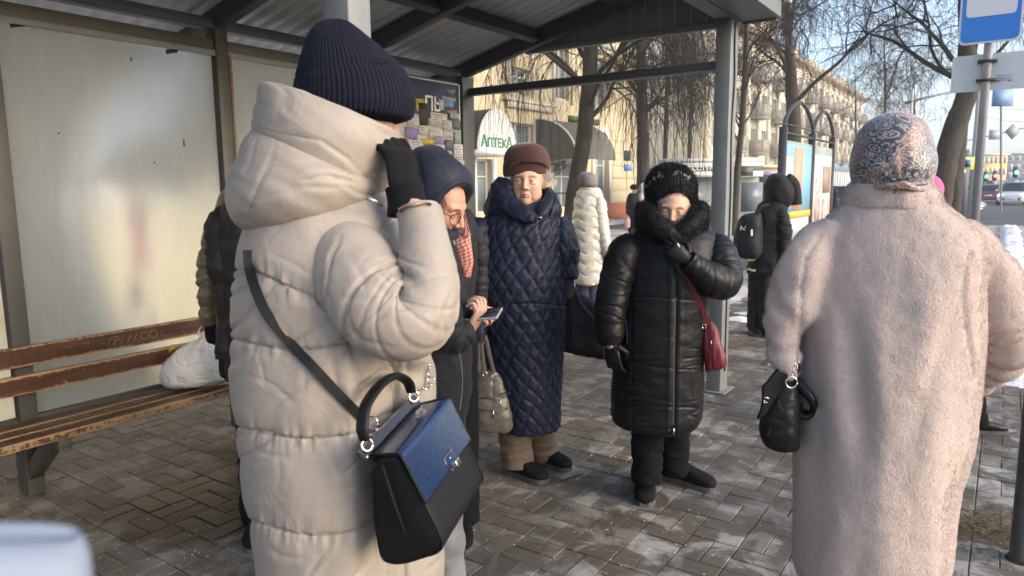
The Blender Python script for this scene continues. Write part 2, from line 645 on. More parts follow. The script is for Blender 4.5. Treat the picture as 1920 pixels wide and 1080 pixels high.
# snow along the kerb and on the verges: lumpy sheets
def snow_sheet(name, outline_fn, x0, x1, y0, y1, nx, ny, h, base, mat_, label, edge=0.25, seed=0.0):
    xs, ys = np.linspace(x0, x1, nx), np.linspace(y0, y1, ny)
    X, Y = np.meshgrid(xs, ys)
    u, v = (X - x0) / (x1 - x0), (Y - y0) / (y1 - y0)
    e = np.minimum(np.minimum(u, 1 - u) * (x1 - x0), np.minimum(v, 1 - v) * (y1 - y0))
    nz = fbm(np.stack([X * 1.7, Y * 1.7, np.full_like(X, seed)], -1), 4)
    Z = base - 0.03 + (h + 0.03) * np.clip(smooth01(e / edge) * 1.15 + nz * 0.55 - 0.2, 0, 1.5)
    P = np.stack([X, Y, Z], -1)
    return mk(name, P.reshape(-1, 3), grid_faces(ny, nx, False), mat_, smooth=True, label=label, category="snow", kind="stuff")
snow_sheet("snow", None, -0.12, 0.5, 6.2, 29.8, 14, 260, 0.09, 0, M_snow, "strip of trampled snow along the kerb at the right edge", 0.2)
snow_sheet("snow", None, -8.0, -2.2, 7.9, 13.0, 60, 70, 0.05, -0.014, M_dirty, "patchy dirty snow on the verge behind the shelter", 0.9, 3.1)
snow_sheet("snow", None, -13.8, -12.6, 8, 30, 14, 120, 0.10, -0.016, M_snow, "snow swept up against the yellow building", 0.3, 5.2)
snow_sheet("snow", None, -8.8, -5.6, -5.5, 7.6, 50, 120, 0.10, -0.016, M_snow, "snow bank behind the frosted panels", 0.5, 7.7)
snow_sheet("snow", None, -11.5, -5.0, 14.5, 23.5, 60, 80, 0.06, -0.016, M_dirty, "dirty snow round the old tree trunk", 0.8, 9.7)
snow_sheet("snow", None, -13.0, -1.0, 46.6, 70, 40, 60, 0.15, -0.13, M_snow, "snow on the far corner of the crossing", 0.8, 11.0)

# ice patches lying on the pavers near the far post
def snow_lump(c, rx, ry, h, seed, label):
    n, m = 26, 7
    th = np.linspace(0, 2 * np.pi, n, endpoint=False)
    rr = 1 + 0.35 * noise(np.stack([np.cos(th) * 1.3, np.sin(th) * 1.3, np.full(n, seed)], -1))
    P = np.array([[(c[0] + rx * k * rr[j] * math.cos(th[j]), c[1] + ry * k * rr[j] * math.sin(th[j]), h * (1 - k * k) + 0.001) for j in range(n)] for k in np.linspace(1, 0.04, m)])
    V, F = grid_mesh(P, True, False, True)
    mk("snow_patch", V, F, M_snow, smooth=True, label=label, category="snow", group="snow patches on the pavers")
snow_lump(ground(1452, 684), 0.05, 0.07, 0.03, 1.0, "small white snow patch by the black handbag")
snow_lump(ground(1388, 600), 0.16, 0.12, 0.04, 2.0, "snow patch right of the far post base")
snow_lump(ground(1410, 590), 0.2, 0.08, 0.03, 3.0, "thin snow patch beside the backpack wearer's feet")

# grit, salt and straw trodden over the paving
def scatter(name, N, fn, size, mat_, label, parent=None):
    P = np.array([fn() for _ in range(N)])
    s = size * rng.uniform(0.5, 1.5, (N, 1, 1))
    T = np.array([[1, 1, 1], [-1, -1, 1], [-1, 1, -1], [1, -1, -1]], float)
    Q = rng.normal(size=(N, 4, 3)) * 0.35 + T
    V = P[:, None] + Q * s
    V[..., 2] = np.maximum(np.abs(V[..., 2]), 0.0006)
    F = (np.arange(N)[:, None, None] * 4 + np.array([[0, 1, 2], [0, 3, 1], [0, 2, 3], [1, 3, 2]])).reshape(-1, 3)
    return mk(name, V.reshape(-1, 3), F, mat_, kind="stuff", label=label, category="grit")
def rnd_near():
    while True:
        x, y = rng.uniform(-4.4, 0.3), rng.uniform(0.4, 6)
        if noise(np.array([x * 1.4, y * 1.4, 5.5])) > rng.uniform(-0.6, 0.6):
            return (x, y, 0.001)
scatter("salt_grit", 2600, rnd_near, 0.0019, mat("salt", (0.75, 0.74, 0.7), 0.7), "pale grains of road salt strewn over the pavers")
scatter("sand_grit", 4000, rnd_near, 0.0022, mat("sand", (0.06, 0.05, 0.04), 0.9, c2=(0.2, 0.16, 0.11), nscale=50), "dark sand grit strewn over the pavers")
c_straw = ground(1856, 990)
N = 2600
P = np.array([c_straw + np.array([rng.normal(0, 0.16), rng.normal(0, 0.13), 0.002 + abs(rng.normal(0, 0.004))]) for _ in range(N)])
P[:, 0] = np.clip(P[:, 0], -0.9, 0.4)
A = rng.normal(size=(N, 3)) * np.array([1, 1, 0.15])
A = nrm(A) * rng.uniform(0.004, 0.018, (N, 1))
PP = np.stack([P - A, P + A * 0.2 + rng.normal(0, 0.001, (N, 3)), P + A], 1)
PP[..., 2] = np.abs(PP[..., 2]) + 0.001
mk("straw_litter", *many_tubes(PP, np.full((N, 3), 0.0009), 3), mat("straw", (0.10, 0.07, 0.04), 0.9, c2=(0.3, 0.22, 0.12), nscale=40), kind="stuff", label="brown trodden grass litter on the pavers at the right", category="litter")

# thin dark twig on the pavers in front of the black shoes
tw = np.array([ground(1050, 905), ground(1068, 898), ground(1092, 891)]) + np.array([0, 0, 0.006])
mk("twig", *tube(tw, [0.004, 0.005, 0.003], 6), mat("twig_bark", (0.03, 0.025, 0.02), 0.9), label="thin dark twig lying on the pavers between two pairs of shoes", category="twig")

# ================================================================== shelter
M_steel = mat("shelter_paint_grey", (0.052, 0.05, 0.045), 0.5, c2=(0.07, 0.067, 0.06), nscale=5, bump=0.12, bscale=140, bdist=0.001, rvar=0.08)
M_steel2 = mat("shelter_paint_light", (0.17, 0.185, 0.19), 0.5, c2=(0.21, 0.22, 0.22), nscale=6, bump=0.25, bscale=150, bdist=0.001)
M_dark = mat("rafter_paint", (0.042, 0.05, 0.062), 0.5, c2=(0.06, 0.067, 0.08), nscale=6, bump=0.12, bscale=120, bdist=0.001)
M_sheet = mat("roof_sheet", (0.62, 0.64, 0.66), 0.4, metal=0.0, c2=(0.58, 0.6, 0.62), nscale=2.5, rvar=0.08)
M_board = mat("gable_siding", (0.15, 0.16, 0.18), 0.55, c2=(0.19, 0.2, 0.215), nscale=4)

SH = empty("bus_shelter", (-2.8, 2.6, 0), "grey steel bus shelter with ribbed metal roof and frosted back panels", "bus shelter")
def spart(name, VF, m=M_steel, bevel=0.004, **k):
    return mk(name, *VF, m, SH, bevel=bevel, **k)
YB = [0.22, 1.42, 2.62, 3.82]
for y in YB:
    spart("post", box(-3.995, -3.885, y - 0.04, y + 0.04, 0, 2.44))
spart("post", box(-3.995, -3.885, 4.9, 5.06, 0, 2.44))
for y in (-0.9, 1.55):
    spart("post", box(-1.715, -1.61, y - 0.045, y + 0.045, 0, 2.70), M_steel2)
far_post = spart("post", box(-1.715, -1.61, 4.97, 5.13, 0, 2.62), M_steel2)
mk("cable", *tube([(-1.607, 5.04, 2.6), (-1.604, 5.035, 2.45), (-1.602, 5.05, 2.2), (-1.606, 5.03, 1.9), (-1.604, 5.05, 1.4), (-1.606, 5.045, 0.9), (-1.605, 5.05, 0.15)], [0.006] * 7, 6, M=40), mat("cable_black", (0.03, 0.03, 0.03), 0.6), far_post, smooth=True)
spart("base_plate", box(-1.76, -1.565, 4.93, 5.17, 0.002, 0.012), M_steel2, 0.003)
# rail along the head of the back wall, bay by bay, and sill rail
ys = [-0.9, 0.22, 1.42, 2.62, 3.82, 4.9]
for a, b in zip(ys[:-1], ys[1:]):
    spart("head_rail", box(-3.968, -3.902, a + 0.042, b - 0.042, 2.302, 2.384))
    spart("glazing_bead", box(-3.9, -3.89, a + 0.042, b - 0.042, 2.285, 2.318), M_steel2, 0.002)
    spart("sill_rail", box(-3.968, -3.902, a + 0.042, b - 0.042, 0.35, 0.40))
for y in (2.62, 3.82):                                  # rusty stop bead beside the post
    spart("glazing_bead", box(-3.90, -3.882, y + 0.042, y + 0.058, 0.24, 2.30), mat("rusty_bead", (0.10, 0.085, 0.06), 0.7, c2=(0.26, 0.13, 0.05), nscale=22, ncon=0.4, bump=0.3), 0.002)
# eaves purlin above the back posts, rafters, purlins
spart("eaves_purlin", box(-3.98, -3.89, -0.9, 4.9, 2.44, 2.50), M_dark)
ROOF = lambda x: 2.468 + 0.243 * (x + 3.812)             # underside of the rafters
RIDGE = -2.08
def rafter(y, w=0.07, h=0.115):
    p, q = np.array([-4.35, y, ROOF(-4.35) + h / 2]), np.array([RIDGE, y, ROOF(RIDGE) + h / 2])
    spart("rafter", beam(p, q, w, h), M_dark)
    p2 = np.array([-1.62, y, ROOF(RIDGE) + h / 2 - 0.71 * (RIDGE + 1.62) * -1])
    spart("rafter", beam(q + np.array([0.0, 0.0015, 0]), p2, w - 0.006, h - 0.006), M_dark)
for y in (0.22, 1.42, 2.62, 3.78, 4.98):
    rafter(y)
for x in (-3.17, -2.45):
    for a, b in zip((-0.9, 0.22, 1.42, 2.62, 3.78), (0.22, 1.42, 2.62, 3.78, 4.98)):
        z = ROOF(x) + 0.062
        spart("purlin", obox((x, (a + b) / 2, z), (0.07, 0, 0.017), (0, b - a - 0.072, 0), (-0.02, 0, 0.085)), M_dark, 0.003)
# ribbed roof sheet: trapezoid profile running down the slope
def ribbed(x0, x1, zf, y0, y1, pitch=0.115):
    prof = [(0, 0), (0.62, 0), (0.70, 1), (0.92, 1)]
    ys_, hs = [], []
    k = 0
    while y0 + k * pitch < y1:
        for t, h in prof:
            ys_.append(y0 + (k + t) * pitch)
            hs.append(h * 0.018)
        k += 1
    xs = np.linspace(x0, x1, 4)
    P = np.array([[(x, y, zf(x) + h) for y, h in zip(ys_, hs)] for x in xs])
    V = np.concatenate([P.reshape(-1, 3), P.reshape(-1, 3) + np.array([0, 0, 0.003])])
    m, n = P.shape[:2]
    F = grid_faces(m, n, False)
    return V, np.concatenate([F[:, ::-1], F + m * n])
off = 0.115 + 0.004
spart("roof_sheet", ribbed(-4.5, RIDGE, lambda x: ROOF(x) + off * 1.03, -1.0, 5.3), M_sheet, 0)
spart("roof_sheet", ribbed(RIDGE, -1.3, lambda x: ROOF(RIDGE) + off - 0.71 * (x - RIDGE) * 0.5, -1.0, 5.3), M_sheet, 0)
# boxed front eave and gable end
spart("eave_soffit", box(-1.60, -1.37, -1.0, 5.195, 2.632, 2.65), M_steel2)
spart("eave_fascia", box(-1.368, -1.335, -1.0, 5.20, 2.62, 2.90), M_steel2)
spart("eave_trim", box(-1.61, -1.372, 5.197, 5.213, 2.615, 2.90), M_steel2)
spart("eave_beam", box(-1.72, -1.605, -1.0, 5.19, 2.625, 2.75), M_board)
cable2 = np.array([(-1.333, 5.17, 2.62), (-1.330, 5.16, 2.7), (-1.33, 5.175, 2.8), (-1.332, 5.15, 2.88)])
spart("cable", tube(cable2, [0.005] * 4, 6, M=16), mat("cable_black", (0, 0, 0)), 0)
x = -4.3
while x < -1.75:                                         # gable siding boards
    x1 = min(x + 0.118, -1.75)
    zt = min(ROOF((x + x1) / 2), ROOF(RIDGE) - 0.71 * max(0, (x + x1) / 2 - RIDGE)) + 0.1
    if zt > 2.64:
        spart("siding_board", box(x + 0.004, x1, 5.075, 5.09, 2.605, zt), M_board, 0.002)
    x = x1
spart("gable_trim", box(-3.35, -1.72, 5.06, 5.11, 2.588, 2.632), M_steel2)
# cross rail of the open end
spart("end_rail", box(-3.884, -1.716, 4.985, 5.035, 2.295, 2.352), M_dark)
spart("rail_edge", box(-3.884, -1.716, 4.98, 5.04, 2.288, 2.2945), M_steel2, 0.001)

# frosted panes
def frosted():
    m, nt, b = new_mat("frosted_pane")
    b.inputs["Base Color"].default_value = (0.90, 0.955, 1.0, 1)
    b.inputs["Transmission Weight"].default_value = 1.0
    b.inputs["IOR"].default_value = 1.38
    b.inputs["Specular IOR Level"].default_value = 0.06
    tc = nt.nodes.new("ShaderNodeTexCoord")
    mp = nt.nodes.new("ShaderNodeMapping")
    mp.inputs["Scale"].default_value = (1, 3.0, 0.5)
    nt.links.new(tc.outputs["Object"], mp.inputs[0])
    z = tex_noise(nt, mp.outputs[0], 3.0, 5, 0.6)
    r = nt.nodes.new("ShaderNodeMapRange")
    r.inputs[3].default_value = 0.20
    r.inputs[4].default_value = 0.30
    nt.links.new(z, r.inputs[0])
    nt.links.new(r.outputs[0], b.inputs["Roughness"])
    # grime: thin runs and spots of dirt on the film
    g = ramp(nt, tex_noise(nt, mp.outputs[0], 9, 6, 0.7), [(0.5, 0.0), (0.8, 0.14)])
    d = nt.nodes.new("ShaderNodeBsdfDiffuse")
    d.inputs[0].default_value = (0.5, 0.5, 0.48, 1)
    tl = nt.nodes.new("ShaderNodeBsdfTranslucent")
    tl.inputs[0].default_value = (0.82, 0.88, 0.94, 1)
    m0 = nt.nodes.new("ShaderNodeMixShader")
    m0.inputs[0].default_value = 0.26
    nt.links.new(b.outputs[0], m0.inputs[1])
    nt.links.new(tl.outputs[0], m0.inputs[2])
    ms = nt.nodes.new("ShaderNodeMixShader")
    base = math_n(nt, 'ADD', g, 0.03)
    nt.links.new(base, ms.inputs[0])
    nt.links.new(m0.outputs[0], ms.inputs[1])
    nt.links.new(d.outputs[0], ms.inputs[2])
    nt.links.new(ms.outputs[0], nt.nodes["Material Output"].inputs[0])
    return m
M_frost = frosted()
for a, b in zip(ys[:-1], ys[1:]):
    spart("frosted_pane", box(-3.945, -3.938, a + 0.04, b - 0.04, 0.402, 2.30), M_frost, 0, label="frosted glass pane")
# marks on the panes: a sticker, chips, tape remains
for px, py, w, h in ((246, 111, 3, 6), (322, 96, 22, 8), (33, 47, 20, 6), (290, 305, 3, 3), (110, 250, 3, 3), (345, 268, 3, 14)):
    c = onX(px, py, -3.934)
    s = 3.94 / 1330
    spart("smudge", obox(c, (0.002, 0, 0), (0, w * s * 1.1, 0.3 * w * s), (0, 0, h * s)), mat("smudge", (0.06, 0.06, 0.055), 0.8), 0)

# ================================================================== bench
def wood_mat():
    m, nt, b = new_mat("worn_varnished_wood")
    tc = nt.nodes.new("ShaderNodeTexCoord")
    mp = nt.nodes.new("ShaderNodeMapping")
    mp.inputs["Scale"].default_value = (6, 0.6, 6)
    nt.links.new(tc.outputs["Object"], mp.inputs[0])
    vc = nt.nodes.new("ShaderNodeVertexColor")
    vc.layer_name = "Col"
    grain = tex_noise(nt, mp.outputs[0], 6, 6, 0.65, 0.5)
    fine = tex_noise(nt, tc.outputs["Object"], 42, 5, 0.7)
    base = ramp(nt, grain, [(0.3, (0.03, 0.013, 0.008)), (0.55, (0.075, 0.03, 0.014)), (0.75, (0.115, 0.05, 0.022))])
    worn = ramp(nt, grain, [(0.3, (0.22, 0.125, 0.055)), (0.7, (0.36, 0.23, 0.115))])
    w = math_n(nt, 'ADD', math_n(nt, 'MULTIPLY', fine, 1.25), vc.outputs[0])
    fac = ramp(nt, w, [(0.86, 0.0), (0.98, 1.0)])
    c = mixc(nt, fac, base, worn)
    nt.links.new(c, b.inputs["Base Color"])
    nt.links.new(math_n(nt, 'ADD', math_n(nt, 'MULTIPLY', fac, 0.3), 0.38), b.inputs["Roughness"])
    bp = nt.nodes.new("ShaderNodeBump")
    bp.inputs["Strength"].default_value = 0.5
    bp.inputs["Distance"].default_value = 0.003
    nt.links.new(math_n(nt, 'SUBTRACT', grain, math_n(nt, 'MULTIPLY', fac, 0.5)), bp.inputs["Height"])
    nt.links.new(bp.outputs[0], b.inputs["Normal"])
    return m
M_wood = wood_mat()
BN = empty("bench", (-3.7, 1.6, 0), "worn brown slatted bench along the frosted back wall", "bench")
def plank(x0, x1, z0, z1, y0, y1, wear_face):
    """rounded board along Y with paint rubbed off its edges"""
    n = 90
    r = 0.006
    sec = []
    for cx, cz, a0 in ((x1 - r, z1 - r, 0), (x0 + r, z1 - r, 90), (x0 + r, z0 + r, 180), (x1 - r, z0 + r, 270)):
        for k in range(3):
            a = math.radians(a0 + 45 * k)
            sec.append((cx + r * math.cos(a), cz + r * math.sin(a), 0.46))
    def split(i, j, cnt, w):
        a, b = sec[i], sec[j]
        return [(a[0] + (b[0] - a[0]) * t, a[1] + (b[1] - a[1]) * t, w + 0.30 * max(0, 1 - min(t, 1 - t) / 0.12)) for t in np.linspace(0, 1, cnt + 2)[1:-1]]
    full = sec[0:3] + split(2, 3, 7, wear_face[1]) + sec[3:6] + split(5, 6, 5, 0) + sec[6:9] + split(8, 9, 5, 0) + sec[9:12] + split(11, 0, 7, wear_face[0])
    ysm = np.linspace(y0, y1, n)
    full = np.array(full)
    P = np.zeros((n, len(full), 3))
    P[..., 0] = full[:, 0]
    P[..., 2] = full[:, 1]
    P[..., 1] = ysm[:, None]
    W = np.repeat(full[None, :, 2], n, 0) + 0.22 * fbm(np.stack([P[..., 1] * 2.0, P[..., 0] * 9, P[..., 2] * 9], -1), 3)
    P[..., 2] += 0.0012 * noise(np.stack([P[..., 1] * 9, P[..., 0] * 30, P[..., 2] * 30], -1))
    V, F = grid_mesh(P[:, ::-1], True)
    Cc = np.concatenate([W[:, ::-1].ravel(), [0.2, 0.2]])
    return mk("slat", V, F, M_wood, BN, smooth=False, col=np.repeat(Cc[:, None], 3, 1))
plank(-3.884, -3.85, 0.663, 0.762, -0.85, 3.35, (0.08, 0.42))
plank(-3.884, -3.85, 0.528, 0.622, -0.85, 3.35, (0.06, 0.35))
XS = [-3.84, -3.725, -3.61, -3.50]
SEATZ = 0.405
for a, b in zip(XS[:-1], XS[1:]):
    plank(a + 0.004, b - 0.004, SEATZ - 0.038, SEATZ, -0.85, 3.35, (0.26 if b == XS[-1] else 0.05, 0.14))
for y in (0.22, 1.42, 2.62):
    mk("seat_bearer", *box(-3.884, -3.52, y - 0.03, y + 0.03, SEATZ - 0.09, SEATZ - 0.041), M_steel, BN, bevel=0.003)
    mk("brace", *obox((-3.755, y, 0.235), (0.30, 0, 0.24), (0, 0.058, 0), (-0.045, 0, 0.056)), M_steel, BN, bevel=0.003)
# scratched scrawl in the varnish
M_scr = mat("scratch_wood", (0.34, 0.235, 0.13), 0.8)
strokes = []
def sc(pts, w=0.0012):
    q = np.array([(-3.8485, 1.30 + u, 0.69 + v) for u, v in pts])
    strokes.append(tube(q, [w] * len(q), 4))
for k in range(5):
    u = 0.50 + 0.035 * k
    sc([(u, 0.0), (u + 0.008, 0.025), (u + 0.02, 0.04 + 0.006 * (k % 2))])
    if k % 2: sc([(u, 0.02), (u + 0.03, 0.028)])
for u in (0.70, 0.75):
    a = np.linspace(0, 2 * np.pi, 14)
    sc([(u + 0.022 * math.cos(t), 0.022 + 0.02 * math.sin(t)) for t in a])
sc([(0.79, 0.0), (0.80, 0.045), (0.812, 0.0), (0.85, 0.008)])
for k in range(26):
    u, v = rng.uniform(0.05, 1.1), rng.uniform(-0.02, 0.05)
    sc([(u, v), (u + rng.normal(0, 0.02), v + rng.normal(0, 0.012))], 0.0007)
mk("scratched_scrawl", *join(strokes), M_scr, BN)

# ================================================================== notice board in the end bay
NB = empty("notice_board", (-3.8, 4.3, 0.9), "notice board covered with pasted leaflets in the far corner of the shelter", "notice board")
bx = -3.80
mk("backing", *box(bx - 0.03, bx - 0.003, 3.75, 4.735, 1.0, 2.335), mat("board_dark", (0.07, 0.075, 0.12), 0.45, c2=(0.1, 0.11, 0.17), nscale=2.5), NB)
for V, F in (box(bx - 0.035, bx + 0.006, 4.737, 4.752, 0.99, 2.345), box(bx - 0.035, bx + 0.006, 3.74, 4.736, 2.337, 2.35)):
    mk("frame", V, F, mat("board_frame", (0.4, 0.4, 0.4), 0.4, metal=0.6), NB, bevel=0.002)
TX, TY = (0, 1, 0), (0, 0, 1)
_a, _b = onX(742, 207, bx), onX(861, 350, bx)
mk("pale_poster", *box(bx - 0.0022, bx - 0.0008, 3.78, 4.73, 1.02, _a[2] - 0.03), mat("poster_paper", (0.42, 0.40, 0.39), 0.6, c2=(0.55, 0.53, 0.52), nscale=9, ncon=0.3), NB)
M_wh = mat("print_white", (0.72, 0.72, 0.72), 0.6)
mk("lettering", *place_text("\u0422\u0415", 0.075, onX(755, 163, bx) * np.array([0, 1, 1]) + np.array([bx + 0.001, -0.03, -0.02]), TX, TY, 0.001, 'CENTER', 0.002), M_wh, NB)
mk("lettering", *place_text("\u041f\u042c", 0.15, onX(812, 200, bx) * np.array([0, 1, 1]) + np.array([bx + 0.001, 0, -0.03]), TX, TY, 0.001, 'CENTER', 0.003), M_wh, NB)
mk("lettering", *place_text("\u0420\u0415\u041a\u041b\u0410\u041c\u0410", 0.035, onX(842, 186, bx) * np.array([0, 1, 1]) + np.array([bx + 0.001, 0, -0.01]), TX, TY, 0.001), M_wh, NB)
for k in range(2):
    mk("lettering", *place_text("\u041d\u0410 \u041e\u0421\u0422\u0410\u041d\u041e\u0412\u041a\u0410\u0425"[: 11 - 3 * k], 0.014, onX(846, 171 + 4 * k, bx) * np.array([0, 1, 1]) + np.array([bx + 0.001, 0, 0]), TX, TY, 0.001), M_wh, NB)
papers = [  # px box, colour
    (762, 182, 802, 210, (0.52, 0.44, 0.07)), (785, 192, 803, 236, (0.055, 0.055, 0.045)), (822, 186, 832, 206, (0.62, 0.6, 0.56)), (832, 187, 850, 203, (0.2, 0.42, 0.68)),
    (806, 210, 838, 240, (0.66, 0.63, 0.58)), (838, 206, 857, 214, (0.55, 0.25, 0.18)), (843, 212, 860, 224, (0.42, 0.56, 0.52)), (758, 238, 782, 262, (0.26, 0.2, 0.42)),
    (763, 212, 784, 238, (0.62, 0.6, 0.56)), (784, 236, 802, 254, (0.6, 0.57, 0.52)), (803, 242, 830, 262, (0.64, 0.61, 0.52)), (830, 226, 846, 246, (0.60, 0.57, 0.52)),
    (846, 224, 862, 243, (0.16, 0.16, 0.18)), (830, 246, 848, 258, (0.66, 0.64, 0.62)), (789, 260, 812, 272, (0.62, 0.47, 0.03)), (812, 255, 828, 272, (0.3, 0.29, 0.38)),
    (832, 262, 848, 282, (0.14, 0.13, 0.15)), (850, 246, 862, 270, (0.38, 0.5, 0.4)), (764, 262, 790, 290, (0.55, 0.52, 0.58)), (848, 270, 866, 300, (0.64, 0.62, 0.58)),
    (800, 270, 832, 300, (0.6, 0.58, 0.55)), (846, 300, 868, 330, (0.5, 0.5, 0.46)), (820, 300, 846, 340, (0.56, 0.54, 0.5))]
for k, (x0, y0, x1, y1, c) in enumerate(papers):
    a, b_ = onX(x0, y0, bx), onX(x1, y1, bx)
    off_ = 0.0015 + 0.0007 * k
    tilt = rng.normal(0, 0.03)
    cy, cz, w, h = (a[1] + b_[1]) / 2, (a[2] + b_[2]) / 2, abs(b_[1] - a[1]), abs(a[2] - b_[2])
    p = mk("leaflet", *obox((bx + off_, cy, cz), (0.0006, 0, 0), (0, w * math.cos(tilt), w * math.sin(tilt)), (0, -h * math.sin(tilt), h * math.cos(tilt))),
           mat("leaflet_%d" % k, c, 0.65, c2=tuple(0.8 * v for v in c), nscale=30), NB)
    if h > 0.035 and sum(c) > 0.9:
        L = [obox((bx + off_ + 0.0008, cy + rng.normal(0, 0.04) * w, cz + h * (0.5 - (i + 1) / 6)), (0.0004, 0, 0), (0, w * rng.uniform(0.4, 0.75), 0), (0, 0, h * 0.05)) for i in range(5)]
        mk("printed_lines", *join(L), mat("print_grey", (0.16, 0.15, 0.17), 0.7), p)

# ================================================================== buildings
M_pane = mat("window_glass", (0.13, 0.16, 0.19), 0.16, spec=0.4, c2=(0.26, 0.3, 0.34), nscale=1.2)
M_wframe = mat("window_frame_white", (0.66, 0.66, 0.64), 0.5)
def wall_holes(y0, y1, z0, z1, X, holes, depth=0.28, nx=1):
    """wall sheet in the plane X with rectangular holes and reveals going back"""
    ysv = sorted({y0, y1, *[h[0] for h in holes], *[h[1] for h in holes]})
    zsv = sorted({z0, z1, *[h[2] for h in holes], *[h[3] for h in holes]})
    V, F = [], []
    def quad(a, b, c, d):
        n = len(V)
        V.extend((a, b, c, d))
        F.append([n, n + 1, n + 2, n + 3])
    for i in range(len(ysv) - 1):
        for k in range(len(zsv) - 1):
            cy, cz = (ysv[i] + ysv[i + 1]) / 2, (zsv[k] + zsv[k + 1]) / 2
            if any(h[0] < cy < h[1] and h[2] < cz < h[3] for h in holes):
                continue
            quad((X, ysv[i], zsv[k]), (X, ysv[i + 1], zsv[k]), (X, ysv[i + 1], zsv[k + 1]), (X, ysv[i], zsv[k + 1]))
    D = X - depth
    for a, b, c, d in holes:
        quad((X, a, c), (D, a, c), (D, b, c), (X, b, c))
        quad((X, a, d), (X, b, d), (D, b, d), (D, a, d))
        quad((X, a, c), (X, a, d), (D, a, d), (D, a, c))
        quad((X, b, c), (D, b, c), (D, b, d), (X, b, d))
    return np.array(V, float), F
def window(root, X, h, bars=(1, 1), fm=M_wframe, pm=M_pane, inset=0.16, fw=0.07):
    a, b, c, d = h
    x1, x0 = X - inset, X - inset - 0.07
    parts = [box(x0, x1, a, b, c, c + fw), box(x0, x1, a, b, d - fw, d), box(x0, x1, a, a + fw, c + fw, d - fw), box(x0, x1, b - fw, b, c + fw, d - fw)]
    for k in range(1, bars[0] + 1):
        y = a + (b - a) * k / (bars[0] + 1)
        parts.append(box(x0 + 0.004, x1 - 0.004, y - 0.03, y + 0.03, c + fw, d - fw))
    for k in range(1, bars[1] + 1):
        z = c + (d - c) * (0.68 if bars[1] == 1 else k / (bars[1] + 1))
        parts.append(box(x0 + 0.008, x1 - 0.008, a + fw, b - fw, z - 0.025, z + 0.025))
    w = mk("window", *join(parts), fm, root)
    mk("pane", *box(x0 + 0.02, x0 + 0.03, a + fw, b - fw, c + fw, d - fw), pm, w)
    return w

M_yel = mat("yellow_stucco", (0.58, 0.50, 0.325), 0.9, c2=(0.66, 0.58, 0.40), nscale=0.8, ncon=0.3, bump=0.3, bscale=25, bdist=0.01)
M_cream = mat("cream_trim", (0.66, 0.62, 0.52), 0.85, c2=(0.74, 0.7, 0.6), nscale=3)
M_red = mat("terracotta_plinth", (0.42, 0.14, 0.07), 0.85, c2=(0.5, 0.19, 0.1), nscale=2, bump=0.2)
YBD = empty("yellow_building", (-14, 20, 0), "pale yellow plastered building with pharmacy awning and arched window", "building")
X = -14.0
holes = [(18.25, 19.1, 0.66, 2.42), (19.8, 21.7, 0.3, 3.7), (23.05, 24.75, 0.67, 2.46), (26.2, 27.45, 0.85, 3.1), (20.36, 21.4, 4.66, 5.55), (23.2, 24.2, 4.75, 6.7), (26.4, 27.4, 4.75, 6.7)]
extra = []
for y in np.arange(-9, 19, 2.9):
    extra.append((y, y + 1.15, 4.75, 6.6))
    if y < -5: extra.append((y, y + 1.3, 0.95, 3.1))
for y in np.arange(-9, 30, 2.9):
    extra.append((y, y + 1.15, 8.4, 10.2))
    extra.append((y, y + 1.15, 11.6, 13.2))
mk("wall", *wall_holes(-12, 30.4, -0.1, 14.5, X, holes + extra), M_yel, YBD)
mk("end_wall", *box(-26, -14.001, 30.39, 30.4, -0.1, 14.5), M_yel, YBD)
mk("roof", *box(-26.3, -13.4, -12.4, 30.8, 14.5, 14.9), M_cream, YBD)
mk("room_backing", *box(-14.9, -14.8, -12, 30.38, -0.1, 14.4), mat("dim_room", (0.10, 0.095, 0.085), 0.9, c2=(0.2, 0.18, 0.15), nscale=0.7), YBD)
for h in holes + extra:
    window(YBD, X, h, bars=(1 if h[1] - h[0] > 0.95 else 0, 1))
mk("plinth", *box(-13.998, -13.93, 24.9, 30.42, -0.1, 0.78), M_red, YBD)
mk("plinth", *box(-13.998, -13.93, -12, 17.9, -0.1, 0.5), M_kerb, YBD)
window(YBD, X + 0.2, (6.6, 8.2, 3.3, 4.7), bars=(1, 1))
mk("sill_moulding", *box(-13.998, -13.84, 19.75, 23.1, 4.38, 4.46), M_cream, YBD)
mk("sill_moulding", *box(-13.998, -13.88, 19.95, 22.9, 4.18, 4.376), M_cream, YBD)
mk("cornice", *box(-13.998, -13.65, -12, 30.75, 7.05, 7.28), M_cream, YBD)
mk("cornice", *box(-13.998, -13.8, -12, 30.6, 6.86, 7.047), M_cream, YBD)
for a, b in ((23.1, 24.3), (26.3, 27.5), (20.26, 21.5)):
    mk("window_surround", *box(-13.998, -13.93, a - 0.14, a - 0.01, 4.6, 6.9), M_cream, YBD)
    mk("window_surround", *box(-13.998, -13.93, b + 0.01, b + 0.14, 4.6, 6.9), M_cream, YBD)
for k in range(6):                                        # rusticated courses at the corner
    z = 0.80 + 0.52 * k
    mk("stone_course", *box(-13.998, -13.965, 27.78, 30.42, z + 0.012, z + 0.508), M_yel, YBD, bevel=0.012)
